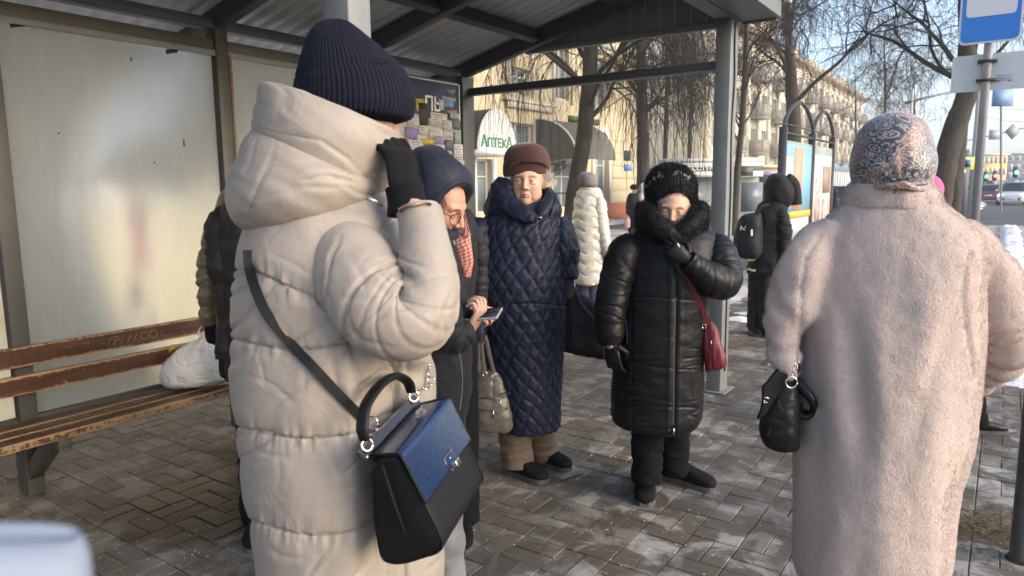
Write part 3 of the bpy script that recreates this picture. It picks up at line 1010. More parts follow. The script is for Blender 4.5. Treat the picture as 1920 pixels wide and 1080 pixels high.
# arched head over the tall window
def arch_band(yc, r0, r1, z0, x0, x1, a0=0, a1=180, n=20):
    an = np.radians(np.linspace(a0, a1, n))
    P = np.array([[(x, yc + r * math.cos(a), z0 + r * math.sin(a)) for (x, r) in ((x0, r0), (x1, r0), (x1, r1), (x0, r1))] for a in an])
    return grid_mesh(P, True, True, True)
mk("arch_surround", *arch_band(26.825, 0.64, 0.84, 3.1, -13.998, -13.90), M_cream, YBD)
for y0, y1 in ((26.0, 26.185), (27.465, 27.65)):
    mk("arch_jamb", *box(-13.998, -13.905, y0, y1, 0.79, 3.1), M_cream, YBD)
fan = np.array([(-13.95, 26.825 + 0.62 * math.cos(a), 3.1 + 0.62 * math.sin(a)) for a in np.linspace(0, np.pi, 16)])
mk("fanlight", np.vstack([fan]), [list(range(16))], M_pane, YBD)
mk("awning_blind", *box(-13.935, -13.93, 26.25, 26.65, 2.7, 3.4), mat("yellow_poster", (0.75, 0.6, 0.15), 0.7), YBD)
# pharmacy porch: barrel hood with a white front
M_hood = mat("dark_awning", (0.045, 0.045, 0.042), 0.6, c2=(0.075, 0.075, 0.068), nscale=6, stretch=(1, 8, 1))
M_hood2 = mat("awning_olive", (0.10, 0.098, 0.085), 0.65, c2=(0.17, 0.165, 0.145), nscale=5, stretch=(1, 6, 0.6), bump=0.3, bscale=9, bdist=0.02)
M_whit = mat("white_sheet", (0.72, 0.73, 0.72), 0.55, c2=(0.8, 0.8, 0.79), nscale=3)
def barrel(yc, ry, rz, z0, x0, x1, n=22):
    an = np.linspace(0, np.pi, n)
    return np.array([(yc + ry * math.cos(a), z0 + rz * math.sin(a)) for a in an])
sec = barrel(17.1, 0.96, 1.2, 2.56, 0, 0)
P = np.array([[(x, y, z) for y, z in sec] for x in (-14.0, -12.33)])
mk("porch_hood", *grid_mesh(np.concatenate([P, P[::-1] * np.array([1, 1, 0.995])]), False), M_hood, YBD)
mk("porch_front", *join([(np.array([(-12.3, y, z) for y, z in sec]), [list(range(len(sec)))[::-1]]), (np.array([(-12.325, y, z) for y, z in sec]), [list(range(len(sec)))])]), M_whit, YBD)
mk("porch_slab", *box(-14, -12.27, 16.05, 18.15, 2.44, 2.555), M_whit, YBD)
M_green = mat("sign_green", (0.02, 0.26, 0.13), 0.5)
for s, yy, sz in (("\u0410", 16.46, 0.46), ("\u041f\u0422\u0415\u041a", 17.08, 0.36), ("\u0410", 17.70, 0.46)):
    mk("pharmacy_letters", *place_text(s, sz, (-12.292, yy, 2.66), TX, TY, 0.006, 'CENTER', 0.008), M_green, YBD)
mk("neon_strip", *box(-13.9, -13.87, 17.62, 17.66, 0.6, 2.43), mat("green_strip", (0.15, 0.7, 0.2), 0.4, emit=((0.15, 0.9, 0.25), 0.5)), YBD)
for yy in (18.12, 19.2):
    mk("door_surround", *box(-13.998, -13.86, yy - 0.12, yy + 0.03, 0.3, 2.44), M_whit, YBD)
# quarter-round side hood
qa = np.linspace(0, np.pi / 2, 16)
prof = np.array([(-14.0 + 1.7 * math.cos(a), 2.47 + 1.45 * math.sin(a)) for a in qa])
side = np.vstack([[(-14.0, 21.82, 2.47)], [(x, 21.82, z) for x, z in prof]])
mk("side_hood_end", side, [list(range(len(side)))], M_hood2, YBD)
P = np.array([[(x, y, z) for x, z in prof] for y in (21.825, 24.8)])
mk("side_hood", *grid_mesh(P, False), M_hood2, YBD)
mk("side_hood_rim", *tube([(x, 21.80, z) for x, z in prof], [0.035] * len(prof), 6), M_whit, YBD)
for dz in (0.0, 0.32):
    mk("hood_bracket", *beam((-13.98, 22.6, 2.3 - dz), (-13.2, 22.6, 2.42 - dz * 0.6), 0.03, 0.03), M_hood, YBD)
    mk("hood_bracket", *beam((-13.2, 22.6, 2.42 - dz * 0.6), (-13.98, 22.6, 2.0 - dz), 0.03, 0.03), M_hood, YBD)
mk("green_sign", *box(-13.99, -13.9, 24.1, 26.5, 3.97, 4.2), mat("sign_dkgreen", (0.05, 0.10, 0.03), 0.5), YBD)
mk("sign_letters", *place_text("\u041e\u041f\u0422\u0418\u041a\u0410", 0.2, (-13.893, 25.3, 4.01), TX, TY, 0.004, 'CENTER', 0.006), mat("letters_lime", (0.45, 0.62, 0.12), 0.5), YBD)
mk("memorial_plaque", *box(-13.96, -13.93, 28.92, 29.62, 2.62, 3.06), mat("plaque_black", (0.035, 0.035, 0.04), 0.35), YBD, bevel=0.01)
pl = mk("house_number_plate", *box(-13.962, -13.93, 28.94, 29.95, 2.19, 2.46), mat("plate_blue", (0.10, 0.28, 0.6), 0.5), YBD)
mk("plate_field", *box(-13.93, -13.926, 29.55, 29.93, 2.21, 2.44), M_whit, pl)
mk("plate_text", *place_text("\u0443\u043b. \u041b\u0435\u043d\u0438\u043d\u0430"[:0] + "23", 0.2, (-13.925, 29.74, 2.25), TX, TY, 0.002), mat("plate_ink", (0.06, 0.1, 0.3), 0.5), pl)
# steps and railing in front of the shop door
mk("door_steps", *box(-13.92, -12.7, 18.4, 22.6, -0.1, 0.3), M_kerb, YBD)
M_iron = mat("black_iron", (0.03, 0.03, 0.032), 0.5)
rail = empty("stair_railing", (-12.75, 20.5, 0.3), "black iron railing on the steps under the dark awning", "railing")
mk("handrail", *beam((-12.75, 18.5, 1.28), (-12.75, 22.5, 1.28), 0.05, 0.05), M_iron, rail)
mk("bottom_rail", *beam((-12.75, 18.5, 0.42), (-12.75, 22.5, 0.42), 0.03, 0.03), M_iron, rail)
bal0 = None
for y in np.arange(18.55, 22.5, 0.14):
    if bal0 is None:
        bal0 = mk("baluster", *beam((-12.75, y, 0.30), (-12.75, y, 1.27), 0.022, 0.022), M_iron, rail)
        y_first = y
    else:
        clone(bal0, rail, (0, y - y_first, 0))
# red banner on the yellow wall, seen only as a blur through the panes
bn = empty("wall_banner", (-13.9, 6.2, 0.9), "reddish board on the wall blurred behind the leftmost frosted pane", "board")
mk("panel", *box(-13.95, -13.9, 5.7, 7.2, 0.5, 2.9), mat("banner_red", (0.38, 0.16, 0.14), 0.7), bn)
mk("panel_frame", *box(-13.97, -13.952, 5.62, 7.28, 0.42, 2.98), M_wframe, bn)

# far brick block behind the trees
def block(name, d, px0, px1, pytop, m, label, floors, cols, thick=10, wm=M_pane, roofm=None):
    a, b = at(px0, 360, d), at(px1, 360, d)
    top = at((px0 + px1) / 2, pytop, d)[2]
    ax = b - a
    ax[2] = 0
    W = np.linalg.norm(ax)
    ax /= W
    bk = np.array([-ax[1], ax[0], 0])
    c = (a + b) / 2
    root = empty(name, (c[0], c[1], -0.13), label, "building")
    mk("wall", *obox(c + bk * thick / 2 + UP * ((top - 0.13) / 2 - c[2]), ax * W, bk * thick, UP * (top + 0.13)), m, root)
    mk("roof", *obox(c + bk * thick / 2 + UP * (top + 0.2 - c[2]), ax * (W + 0.8), bk * (thick + 0.8), UP * 0.35), roofm or M_cream, root)
    fh = top / floors
    proto = None
    w = min(1.5, W / cols * 0.5)
    for i in range(cols):
        for k in range(floors):
            p = a + ax * (W * (i + 0.5) / cols) + UP * (fh * (k + 0.55) - a[2]) - bk * 0.01
            if proto is None:
                proto = mk("window", *obox(p, ax * w, bk * 0.06, UP * fh * 0.5), wm, root)
                p0 = p
                fr = mk("window_frame", *obox(p + bk * 0.005, ax * (w + 0.25), bk * 0.05, UP * (fh * 0.5 + 0.25)), M_wframe, root)
            else:
                clone(proto, root, np.array(proto.location) + p - p0)
                clone(fr, root, np.array(fr.location) + p - p0)
    return root
block("brick_building", 78, 1186, 1262, 138, mat("far_brick", (0.40, 0.21, 0.13), 0.9, c2=(0.5, 0.28, 0.18), nscale=0.6), "distant orange brick building just right of the yellow corner", 4, 5)
block("mauve_building", 95, 1255, 1370, 152, mat("far_mauve", (0.36, 0.31, 0.31), 0.9, c2=(0.45, 0.38, 0.36), nscale=0.4), "distant greyish mauve apartment block seen through tree twigs", 5, 8)
# long cream house with balconies
CB = empty("cream_building", (-18, 75, -0.13), "long cream apartment house with balconies and pale pilasters behind bare trees", "building")
M_cr = mat("cream_render", (0.52, 0.49, 0.39), 0.9, c2=(0.62, 0.58, 0.47), nscale=0.5, ncon=0.3)
X3 = -17.0
H3 = 12.6
hol = []
for y in np.arange(49, 108, 3.0):
    for z in (4.2, 7.0, 9.8):
        hol.append((y, y + 1.3, z, z + 1.75))
mk("wall", *wall_holes(47, 110, -0.13, H3, X3, hol), M_cr, CB)
mk("end_wall", *box(-30, -17.001, 47.0, 47.1, -0.13, H3), M_cr, CB)
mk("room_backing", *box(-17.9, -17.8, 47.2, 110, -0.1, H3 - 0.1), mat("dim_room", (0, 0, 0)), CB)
mk("roof", *box(-30.4, -16.3, 46.6, 110.4, H3, H3 + 0.5), mat("roof_edge", (0.36, 0.28, 0.2), 0.8), CB)
mk("attic", *box(-28, -17.5, 58, 66, H3 + 0.5, H3 + 2.6), M_yel, CB)
mk("attic_cornice", *box(-28.3, -17.1, 57.6, 66.4, H3 + 2.6, H3 + 2.95), M_cream, CB)
for y0 in (72, 80, 88, 96):
    mk("dormer", *box(-19, -17.2, y0, y0 + 1.2, H3 + 0.5, H3 + 1.7), M_cr, CB)
for k, h in enumerate(hol):
    window(CB, X3, h, bars=(1, 0))
proto = None
for k, y in enumerate(np.arange(52, 108, 6.0)):
    for z in (4.0, 6.8, 9.6):
        if proto is None:
            proto = mk("balcony", *join([box(-16.998, -15.9, y - 0.3, y + 1.7, z - 0.15, z), box(-15.98, -15.9, y - 0.3, y + 1.7, z + 0.002, z + 1.0), box(-16.99, -15.985, y - 0.3, y - 0.24, z + 0.002, z + 1.0)]), mat("balcony_brown", (0.26, 0.22, 0.18), 0.8, c2=(0.42, 0.39, 0.34), nscale=0.5), CB)
            y_, z_ = y, z
        else:
            clone(proto, CB, np.array(proto.location) + np.array([0, y - y_, z - z_]))
proto = None
for y in np.arange(48, 109, 3.0):
    if proto is None:
        proto = mk("pilaster", *box(-16.998, -16.8, y - 0.6, y - 0.1, 3.2, H3 - 0.02), M_cream, CB)
        y_ = y
    else:
        clone(proto, CB, np.array(proto.location) + np.array([0, y - y_, 0]))
mk("shop_band", *box(-16.99, -16.7, 66, 110, 3.0, 3.9), mat("shop_band", (0.2, 0.27, 0.31), 0.5), CB)
proto = None
for y in np.arange(66, 109, 1.5):
    if proto is None:
        proto = mk("shop_column", *box(-16.85, -16.6, y, y + 0.42, -0.1, 2.98), mat("col_white", (0.68, 0.7, 0.72), 0.6), CB)
        y_ = y
    else:
        clone(proto, CB, np.array(proto.location) + np.array([0, y - y_, 0]))
mk("shop_glass", *box(-16.99, -16.96, 66, 109, 0.3, 2.98), M_pane, CB)
# ochre annexe with a dark door, right of the kiosk
a, b = at(1398, 385, 44), at(1466, 385, 44)
an = empty("ochre_annexe", ((a + b) / 2 * np.array([1, 1, 0])), "low ochre annexe with dark doorway behind the person with the backpack", "building")
ax = nrm((b - a) * np.array([1, 1, 0]))
bk = np.array([-ax[1], ax[0], 0])
W = np.linalg.norm((b - a)[:2])
c = (a + b) / 2 * np.array([1, 1, 0])
mk("wall", *obox(c + bk * 2 + UP * 1.2, ax * W, bk * 4, UP * 2.66), mat("ochre", (0.55, 0.38, 0.17), 0.9, c2=(0.62, 0.45, 0.22), nscale=1), an)
mk("roof", *obox(c + bk * 2 + UP * 2.6, ax * (W + 0.3), bk * 4.3, UP * 0.14), M_cream, an)
dc = at(1438, 352, 43.9)
mk("doorway", *obox(dc, ax * 0.85, bk * 0.12, UP * 1.55), mat("door_dark", (0.09, 0.08, 0.08), 0.6), an)
sgn = mk("shop_sign", *obox(at(1446, 326, 43.9), ax * 1.6, bk * 0.1, UP * 0.34), mat("sign_lilac", (0.40, 0.40, 0.62), 0.5), an)

# ================================================================== press kiosk
kd = 27.0
KI = empty("press_kiosk", at(1322, 0, kd) * np.array([1, 1, 0]), "grey glazed press kiosk with white striped canopy behind the fur hat", "kiosk")
M_kg = mat("kiosk_grey", (0.2, 0.23, 0.22), 0.5, c2=(0.27, 0.3, 0.29), nscale=4)
def kbox(px0, px1, py0, py1, m, name, front=0.0, thick=2.2, parent=KI):
    p, q = at(px0, py0, kd), at(px1, py1, kd)
    w, h = (q - p) @ RT, p[2] - q[2]
    c = at((px0 + px1) / 2, (py0 + py1) / 2, kd) + FW * (thick / 2 - front)
    return mk(name, *obox(c, RT * w, FW * thick, UP * h), m, parent)
kbox(1238, 1420, 334, 424, M_kg, "body")
kbox(1226, 1424, 307, 312, M_whit, "canopy_stripe", 0.45, 2.9)
kbox(1228, 1423, 313, 322, mat("kiosk_band", (0.09, 0.11, 0.1), 0.5), "canopy_band", 0.43, 2.85)
kbox(1227, 1423, 323, 331, M_whit, "canopy_stripe", 0.46, 2.9)
kbox(1243, 1418, 298, 304, M_snow, "snow_cap", 0.2, 2.2)
kbox(1240, 1424, 304.2, 306.6, M_kg, "roof_edge", 0.4, 2.7)
tp = at(1304, 320.5, kd) - FW * 0.46
mk("kiosk_letters", *place_text("\u041f\u0420\u0415\u0421\u0421\u0422\u0423\u0410\u0420", 0.23, tp, RT, UP, 0.01, 'CENTER', 0.008), M_whit, KI)
for a in (1244, 1284, 1392):
    kbox(a, a + (36 if a > 1280 else 30), 342, 396, M_pane, "kiosk_pane", 0.03, 0.06)
kbox(1286, 1330, 380, 392, mat("magazines", (0.5, 0.4, 0.35), 0.7, c2=(0.2, 0.25, 0.4), nscale=12), "magazine_rack", 0.08, 0.06)
kbox(1380, 1404, 312, 330, mat("kiosk_band", (0, 0, 0)), "louvre", 0.5, 0.3)

# ================================================================== trees
M_bark = mat("bark_grey", (0.035, 0.03, 0.026), 0.9, c2=(0.08, 0.07, 0.06), nscale=12, stretch=(1, 1, 0.25), bump=0.8, bscale=26, bdist=0.02)
M_bark2 = mat("bark_mossy", (0.025, 0.02, 0.015), 0.9, c2=(0.065, 0.056, 0.036), nscale=7, stretch=(1, 1, 0.3), bump=0.8, bscale=22, bdist=0.02)
M_twig = mat("twig_dark", (0.018, 0.015, 0.013), 0.85)
M_twig2 = mat("twig_brown", (0.05, 0.036, 0.03), 0.85)
def grow(S, D, L, N, grav, wig, r):
    """K branches at once: starts S, directions D, lengths L"""
    K = len(S)
    P = np.zeros((K, N, 3))
    P[:, 0] = S
    d = nrm(D)
    for k in range(1, N):
        g = grav[:, None] if hasattr(grav, "__len__") else grav
        d = nrm(d + np.array([0, 0, -1.0]) * g / N * 2 + r.normal(0, wig, (K, 3)))
        P[:, k] = P[:, k - 1] + d * (L / (N - 1))[:, None]
    return P
def spawn(P, n, t0, t1, r, spread, up):
    """n children per polyline: starts and directions"""
    K, N = P.shape[:2]
    t = r.uniform(t0, t1, (K, n)) * (N - 1)
    i = np.minimum(t.astype(int), N - 2)
    f = (t - i)[..., None]
    kk = np.arange(K)[:, None]
    S = P[kk, i] * (1 - f) + P[kk, i + 1] * f
    T = nrm(P[kk, i + 1] - P[kk, i])
    rd = nrm(r.normal(size=(K, n, 3)))
    D = nrm(T + spread * nrm(rd - T * (rd * T).sum(-1, keepdims=True)) + np.array([0, 0, up]))
    return S.reshape(-1, 3), D.reshape(-1, 3), (t / (N - 1)).ravel()
def tree(name, label, pts, rads, seed, nl=10, reach=3.0, n2=6, n3=6, n4=4, t0=0.3, tl=1.2, grav=(0.2, 0.5, 1.0, 2.2), bark=M_bark, twig=M_twig, up=0.5, rtw=0.005):
    r = np.random.default_rng(seed)
    pts = np.asarray(pts, float)
    root = empty(name, pts[0], label, "tree", "bare street trees")
    G_ = tube_grid(pts, rads, 14, M=40)
    nz = 0.10 * fbm(G_ * 3.0, 3)[..., None]
    cen = G_.mean(1, keepdims=True)
    G_ = cen + (G_ - cen) * (1 + nz)
    trunk = [grid_mesh(G_)]
    K = catmull(pts, np.linspace(0, len(pts) - 1, 24))[None]
    S, D, t = spawn(K, nl, t0, 0.98, r, 1.3, up)
    L1 = reach * r.uniform(0.7, 1.25, len(S)) * (1.1 - 0.5 * (t - t0) / (1 - t0))
    rb = np.interp(t * (len(rads) - 1), np.arange(len(rads)), rads)
    P1 = grow(S, D, L1, 12, grav[0], 0.13, r)
    R1 = np.maximum(rb * 0.34, 0.016)[:, None] * np.linspace(1, 0.25, 12)
    S, D, t = spawn(P1, n2, 0.15, 1.0, r, 1.0, 0.1)
    L2 = reach * 0.5 * r.uniform(0.6, 1.3, len(S))
    P2 = grow(S, D, L2, 9, grav[1], 0.15, r)
    R2 = np.repeat(R1[:, 4] * 0.5, n2)[:, None] * np.linspace(1, 0.3, 9)
    S, D, t = spawn(P2, n3, 0.1, 1.0, r, 1.0, 0.0)
    L3 = reach * 0.3 * r.uniform(0.5, 1.3, len(S))
    P3 = grow(S, D, L3, 8, grav[2], 0.16, r)
    R3 = np.full((len(S), 1), rtw * 1.6) * np.linspace(1.2, 0.5, 8)
    S, D, t = spawn(P3, n4, 0.1, 1.0, r, 0.9, 0.0)
    L4 = tl * r.uniform(0.35, 1.15, len(S))
    P4 = grow(S, D, L4, 8, grav[3], 0.14, r)
    R4 = np.full((len(S), 1), rtw) * np.linspace(1.0, 0.45, 8)
    mk("trunk", *join(trunk), bark, root, smooth=True)
    limbs = [many_tubes(P1, R1, 7), many_tubes(P2, R2, 5)]
    mk("limbs", *join(limbs), bark, root, smooth=True, kind="stuff")
    mk("crown", *join([many_tubes(P3, R3, 3), many_tubes(P4, R4, 3)]), twig, root, kind="stuff")
    return root
def col_pts(base, pix, d):
    return [base] + [at(x, y, d) for x, y in pix]
b1 = ground(1070, 470, -0.05)
d1 = b1 @ FW
tree("weeping_tree", "old tree with thick dark trunk and drooping twigs in front of the yellow building", col_pts(b1, [(1078, 360), (1096, 250), (1108, 90), (1116, -120), (1130, -420), (1150, -700)], d1), [0.24, 0.21, 0.19, 0.17, 0.14, 0.09, 0.03], 11,
     nl=24, reach=3.6, n2=6, n3=6, n4=3, t0=0.34, tl=1.7, grav=(0.35, 1.0, 1.9, 3.2), bark=M_bark2, up=0.45, rtw=0.0065)
b2 = at(1206, 392, 24) * np.array([1, 1, 0])
tree("lime_tree", "greyish tree trunk standing at the corner of the yellow building", col_pts(b2, [(1206, 300), (1204, 200), (1203, 60), (1208, -150), (1212, -330)], 24), [0.24, 0.21, 0.18, 0.15, 0.1, 0.04], 12,
     nl=18, reach=3.4, n2=6, n3=5, n4=3, t0=0.3, tl=1.1, grav=(0.4, 0.7, 1.0, 1.8), twig=M_twig2, rtw=0.006)
b3_ = at(1376, 425, 21) * np.array([1, 1, 0])
tree("young_tree", "slender grey tree just right of the far shelter post", col_pts(b3_, [(1382, 330), (1392, 220), (1398, 100), (1402, -40), (1406, -190)], 21), [0.11, 0.10, 0.085, 0.07, 0.05, 0.02], 13,
     nl=18, reach=2.3, n2=5, n3=5, n4=4, t0=0.3, tl=0.8, grav=(0.1, 0.2, 0.6, 1.2), up=0.8, rtw=0.005)
b4 = at(1486, 400, 29) * np.array([1, 1, 0])
tree("spreading_tree", "wide spreading bare tree rising behind the arched advertising stand", col_pts(b4, [(1487, 320), (1488, 250), (1486, 190), (1482, 130), (1478, 40), (1480, -80)], 29), [0.34, 0.31, 0.29, 0.27, 0.2, 0.13, 0.05], 14,
     nl=16, reach=4.6, n2=6, n3=6, n4=3, t0=0.42, tl=1.2, grav=(0.1, 0.4, 0.8, 1.4), up=0.7, rtw=0.007)
d5 = 13.5
b5 = at(1752, 420, d5) * np.array([1, 1, 0])
tree("twin_trunk_tree", "leaning grey tree trunk with sparse twigs above the paisley headscarf", [b5] + [at(x, y, d5) for x, y in ((1768, 330), (1790, 240), (1814, 170), (1812, 80), (1812, -40), (1830, -200))], [0.24, 0.21, 0.19, 0.17, 0.14, 0.11, 0.05], 15,
     nl=14, reach=2.5, n2=6, n3=5, n4=3, t0=0.5, tl=0.9, grav=(0.1, 0.3, 0.5, 0.8), up=0.2, rtw=0.004)
b6 = at(1780, 420, d5 + 0.5) * np.array([1, 1, 0])
tree("twin_trunk_tree", "straighter tree trunk close behind the leaning one by the sign pole", [b6] + [at(x, y, d5 + 0.5) for x, y in ((1790, 320), (1800, 240), (1812, 150), (1830, 20), (1850, -180))], [0.19, 0.16, 0.14, 0.12, 0.09, 0.03], 16,
     nl=9, reach=2.2, n2=5, n3=5, n4=3, t0=0.55, tl=0.8, grav=(0.0, 0.3, 0.5, 0.8), up=0.4, rtw=0.004)
for k, (px, d, h, lab) in enumerate(((1655, 46, 130, "far bare tree left of the paisley headscarf"), (1710, 52, 190, "hazy far tree behind the paisley headscarf"), (1600, 60, 200, "small far tree beyond the cream house front"), (1290, 40, 130, "brownish tree behind the press kiosk"), (1245, 33, 120, "dense reddish twiggy tree between the corner and the kiosk"))):
    b = at(px, 380, d) * np.array([1, 1, 0])
    tree("street_tree", lab, [b] + [at(px + dx, y, d) for dx, y in ((2, 300), (5, h + 60), (4, h), (3, h - 70))], [0.13, 0.11, 0.09, 0.06, 0.02], 30 + k, nl=12, reach=0.05 * d + 1.4, n2=6, n3=5, n4=3, t0=0.35, tl=1.1, grav=(0.1, 0.3, 0.6, 1.2), twig=M_twig2, up=0.6, rtw=0.007)

# ================================================================== street furniture
M_pole = mat("galvanised_pole", (0.2, 0.205, 0.22), 0.45, c2=(0.26, 0.265, 0.28), nscale=8)
M_signblue = mat("sign_blue", (0.02, 0.16, 0.58), 0.35, c2=(0.03, 0.2, 0.66), nscale=1.5)
M_signwhite = mat("sign_white", (0.62, 0.64, 0.70), 0.4)
sy = 9.0
pb = onY(1843, 220, sy)
SG = empty("bus_stop_sign", (pb[0], sy, 0), "blue and white bus stop sign on a grey pole at top right", "road sign")
xp = pb[0]
mk("pole", *cyl((xp, sy, 0), (xp, sy, 4.6), 0.042, 16), M_pole, SG, smooth=True)
l0 = onY(1796, 88, sy)
zb, xl = l0[2], l0[0]
xr = 2 * xp - xl
def rrect(x0, x1, z0, z1, y0, y1, r=0.06, n=5):
    pts = []
    for cx, cz, a0 in ((x1 - r, z1 - r, 0), (x0 + r, z1 - r, 90), (x0 + r, z0 + r, 180), (x1 - r, z0 + r, 270)):
        for k in range(n):
            a = math.radians(a0 + 90 * k / (n - 1))
            pts.append((cx + r * math.cos(a), cz + r * math.sin(a)))
    P = np.array([[(x, y, z) for x, z in pts] for y in (y0, y1)])
    return grid_mesh(P)
ys_ = sy - 0.06
mk("sign_border", *rrect(xl, xr, zb, zb + 1.0, ys_ - 0.004, ys_ + 0.02), M_signwhite, SG)
fld = mk("sign_field", *rrect(xl + 0.02, xr - 0.02, zb + 0.02, zb + 0.98, ys_ - 0.008, ys_ - 0.005, 0.05), M_signblue, SG)
wp0 = onY(1811, 35, ys_)
mk("white_panel", *rrect(wp0[0], 2 * xp - wp0[0], wp0[2], zb + 0.9, ys_ - 0.012, ys_ - 0.009, 0.04), M_signwhite, SG)
bus = [box(xp - 0.17, xp + 0.17, ys_ - 0.016, ys_ - 0.013, zb + 0.62, zb + 0.82), box(xp - 0.14, xp - 0.06, ys_ - 0.016, ys_ - 0.013, zb + 0.575, zb + 0.615), box(xp + 0.06, xp + 0.14, ys_ - 0.016, ys_ - 0.013, zb + 0.575, zb + 0.615)]
mk("bus_symbol", *join(bus), mat("symbol_black", (0.02, 0.02, 0.025), 0.5), SG)
q0, q1 = onY(1780, 174, sy), onY(1786, 106, sy)
wl_, wr_ = q0[0] + 0.005, 2 * xp - q0[0] + 0.1
mk("route_plate", *rrect(wl_, wr_, q0[2], q1[2], sy + 0.045, sy + 0.06, 0.03), mat("plate_grey", (0.5, 0.54, 0.58), 0.4, c2=(0.58, 0.62, 0.66), nscale=6), SG)
for z in (q0[2] + 0.1, q1[2] - 0.08):
    mk("clamp", *box(xp - 0.085, xp + 0.085, sy - 0.05, sy + 0.044, z - 0.012, z + 0.012), M_iron, SG)
ic = onY(1884, 146, sy + 0.04)
mk("bus_icon", *join([box(ic[0] - 0.07, ic[0] + 0.07, sy + 0.039, sy + 0.042, ic[2] + dz, ic[2] + dz + 0.006) for dz in (-0.02, 0.0, 0.025)] + [box(ic[0] + dx, ic[0] + dx + 0.03, sy + 0.039, sy + 0.042, ic[2] - 0.034, ic[2] - 0.022) for dx in (-0.06, 0.03)]), mat("icon_grey", (0.28, 0.3, 0.33), 0.6), SG, kind="stuff")

# dark post standing at the lower right edge
pr = ground(1912, 1050)
mk("roadside_post", *tube([pr, pr + UP * 0.02, pr + UP * 2.2], [0.05, 0.038, 0.036], 14), mat("post_brown", (0.045, 0.04, 0.036), 0.6, c2=(0.07, 0.06, 0.05), nscale=9), smooth=True, label="dark brown round post at the lower right edge of the paving", category="post")

# arched advertising stand: three posts, two gothic heads, pasted posters
AD = empty("poster_stand", (-2.6, 11.8, 0), "black arched advertising stand with colourful posters behind the backpack", "advertising stand")
xa = -2.6
Y3 = (10.45, 12.25, 13.3 + 0.55)
M_fr = mat("stand_frame", (0.04, 0.043, 0.05), 0.5)
for y in Y3:
    mk("post", *box(xa - 0.06, xa + 0.04, y - 0.035, y + 0.035, 0, 2.3), M_fr, AD)
for a, b in zip(Y3[:-1], Y3[1:]):
    m_ = (a + b) / 2
    w = (b - a) / 2
    L = [(xa, a, 2.3), (xa, a + 0.10 * w, 2.43), (xa, a + 0.5 * w, 2.62), (xa, m_, 2.70), (xa, b - 0.5 * w, 2.62), (xa, b - 0.10 * w, 2.43), (xa, b, 2.3)]
    mk("arch", *tube(L, [0.03] * 7, 6, M=24), M_fr, AD)
    mk("cross_bar", *beam((xa, a + 0.035, 2.22), (xa, b - 0.035, 2.22), 0.03, 0.03), M_fr, AD)
    mk("cross_bar", *beam((xa, a + 0.035, 2.34), (xa, b - 0.035, 2.34), 0.02, 0.02), M_fr, AD)
    mk("panel", *box(xa - 0.02, xa + 0.005, a + 0.036, b - 0.036, 0.25, 2.12), mat("stand_panel", (0.25, 0.3, 0.27), 0.6, c2=(0.4, 0.45, 0.42), nscale=5), AD)
def poster(y0, y1, z0, z1, c, c2=None, k=1, sc=5):
    return mk("poster", *box(xa + 0.006 * k, xa + 0.006 * k + 0.002, y0, y1, z0, z1), mat("poster_%s_%d" % (str(c), k), c, 0.55, c2=c2, nscale=sc), AD)
a, b, c_ = Y3
poster(a + 0.05, b - 0.05, 1.05, 2.08, (0.16, 0.42, 0.66), (0.3, 0.55, 0.75), 1, 2)
poster(a + 0.62, a + 1.15, 1.12, 2.05, (0.62, 0.26, 0.17), (0.7, 0.4, 0.28), 2, 6)
poster(a + 0.12, a + 0.5, 1.15, 1.9, (0.65, 0.52, 0.2), (0.55, 0.6, 0.62), 3, 9)
poster(a + 0.3, b - 0.06, 1.0, 1.1, (0.7, 0.45, 0.06), None, 4)
poster(a + 0.08, b - 0.1, 0.72, 1.0, (0.62, 0.64, 0.64), (0.45, 0.48, 0.5), 1, 6)
poster(a + 0.06, b - 0.06, 0.3, 0.72, (0.2, 0.36, 0.3), (0.45, 0.2, 0.15), 1, 7)
poster(b + 0.05, c_ - 0.05, 0.5, 1.98, (0.66, 0.6, 0.58), (0.6, 0.5, 0.48), 1, 3)
poster(b + 0.85, c_ - 0.15, 1.35, 1.8, (0.32, 0.25, 0.18), None, 2)
poster(b + 0.3, b + 0.7, 0.9, 1.6, (0.35, 0.18, 0.17), (0.7, 0.62, 0.6), 2, 7)
poster(b + 0.9, c_ - 0.2, 0.75, 1.25, (0.4, 0.22, 0.2), (0.72, 0.62, 0.6), 3, 8)
mk("poster_letters", *place_text("NO", 0.42, (xa + 0.012, b + 0.42, 0.55), TX, TY, 0.002, 'CENTER', 0.02), mat("symbol_black", (0, 0, 0)), AD)

# lamp column with arm, crossing sign, traffic lights, wires
def pole_at(px, py, d, r, z1, label, name="street_pole", m=M_pole, cat="pole"):
    p = at(px, py, d) * np.array([1, 1, 0])
    root = empty(name, p, label, cat)
    mk("pole", *cyl(p - UP * 0.13, p + UP * z1, r, 10, r * 0.7), m, root, smooth=True)
    return root, p
r1, p1 = pole_at(1697, 380, 40, 0.11, 6.6, "tall pale column with horizontal bracket arm behind the headscarf", "traffic_mast", mat("mast_cream", (0.5, 0.47, 0.4), 0.6), "mast")
mk("bracket_arm", *tube([at(1697, 193, 40), at(1740, 182, 40), at(1800, 168, 40)], [0.09, 0.075, 0.06], 8), M_pole, r1, smooth=True)
r2, p2 = pole_at(1818, 400, 30, 0.12, 6.0, "pale concrete pole carrying the pedestrian crossing sign", "crossing_pole", mat("pole_pale", (0.42, 0.44, 0.46), 0.7), "pole")
def plate(root, px0, px1, py0, py1, d, m, name, off=0.0):
    p, q = at(px0, py0, d), at(px1, py1, d)
    return mk(name, *obox((p + q) / 2 - FW * (0.15 + off), RT * ((q - p) @ RT), FW * 0.02, UP * (p[2] - q[2])), m, root)
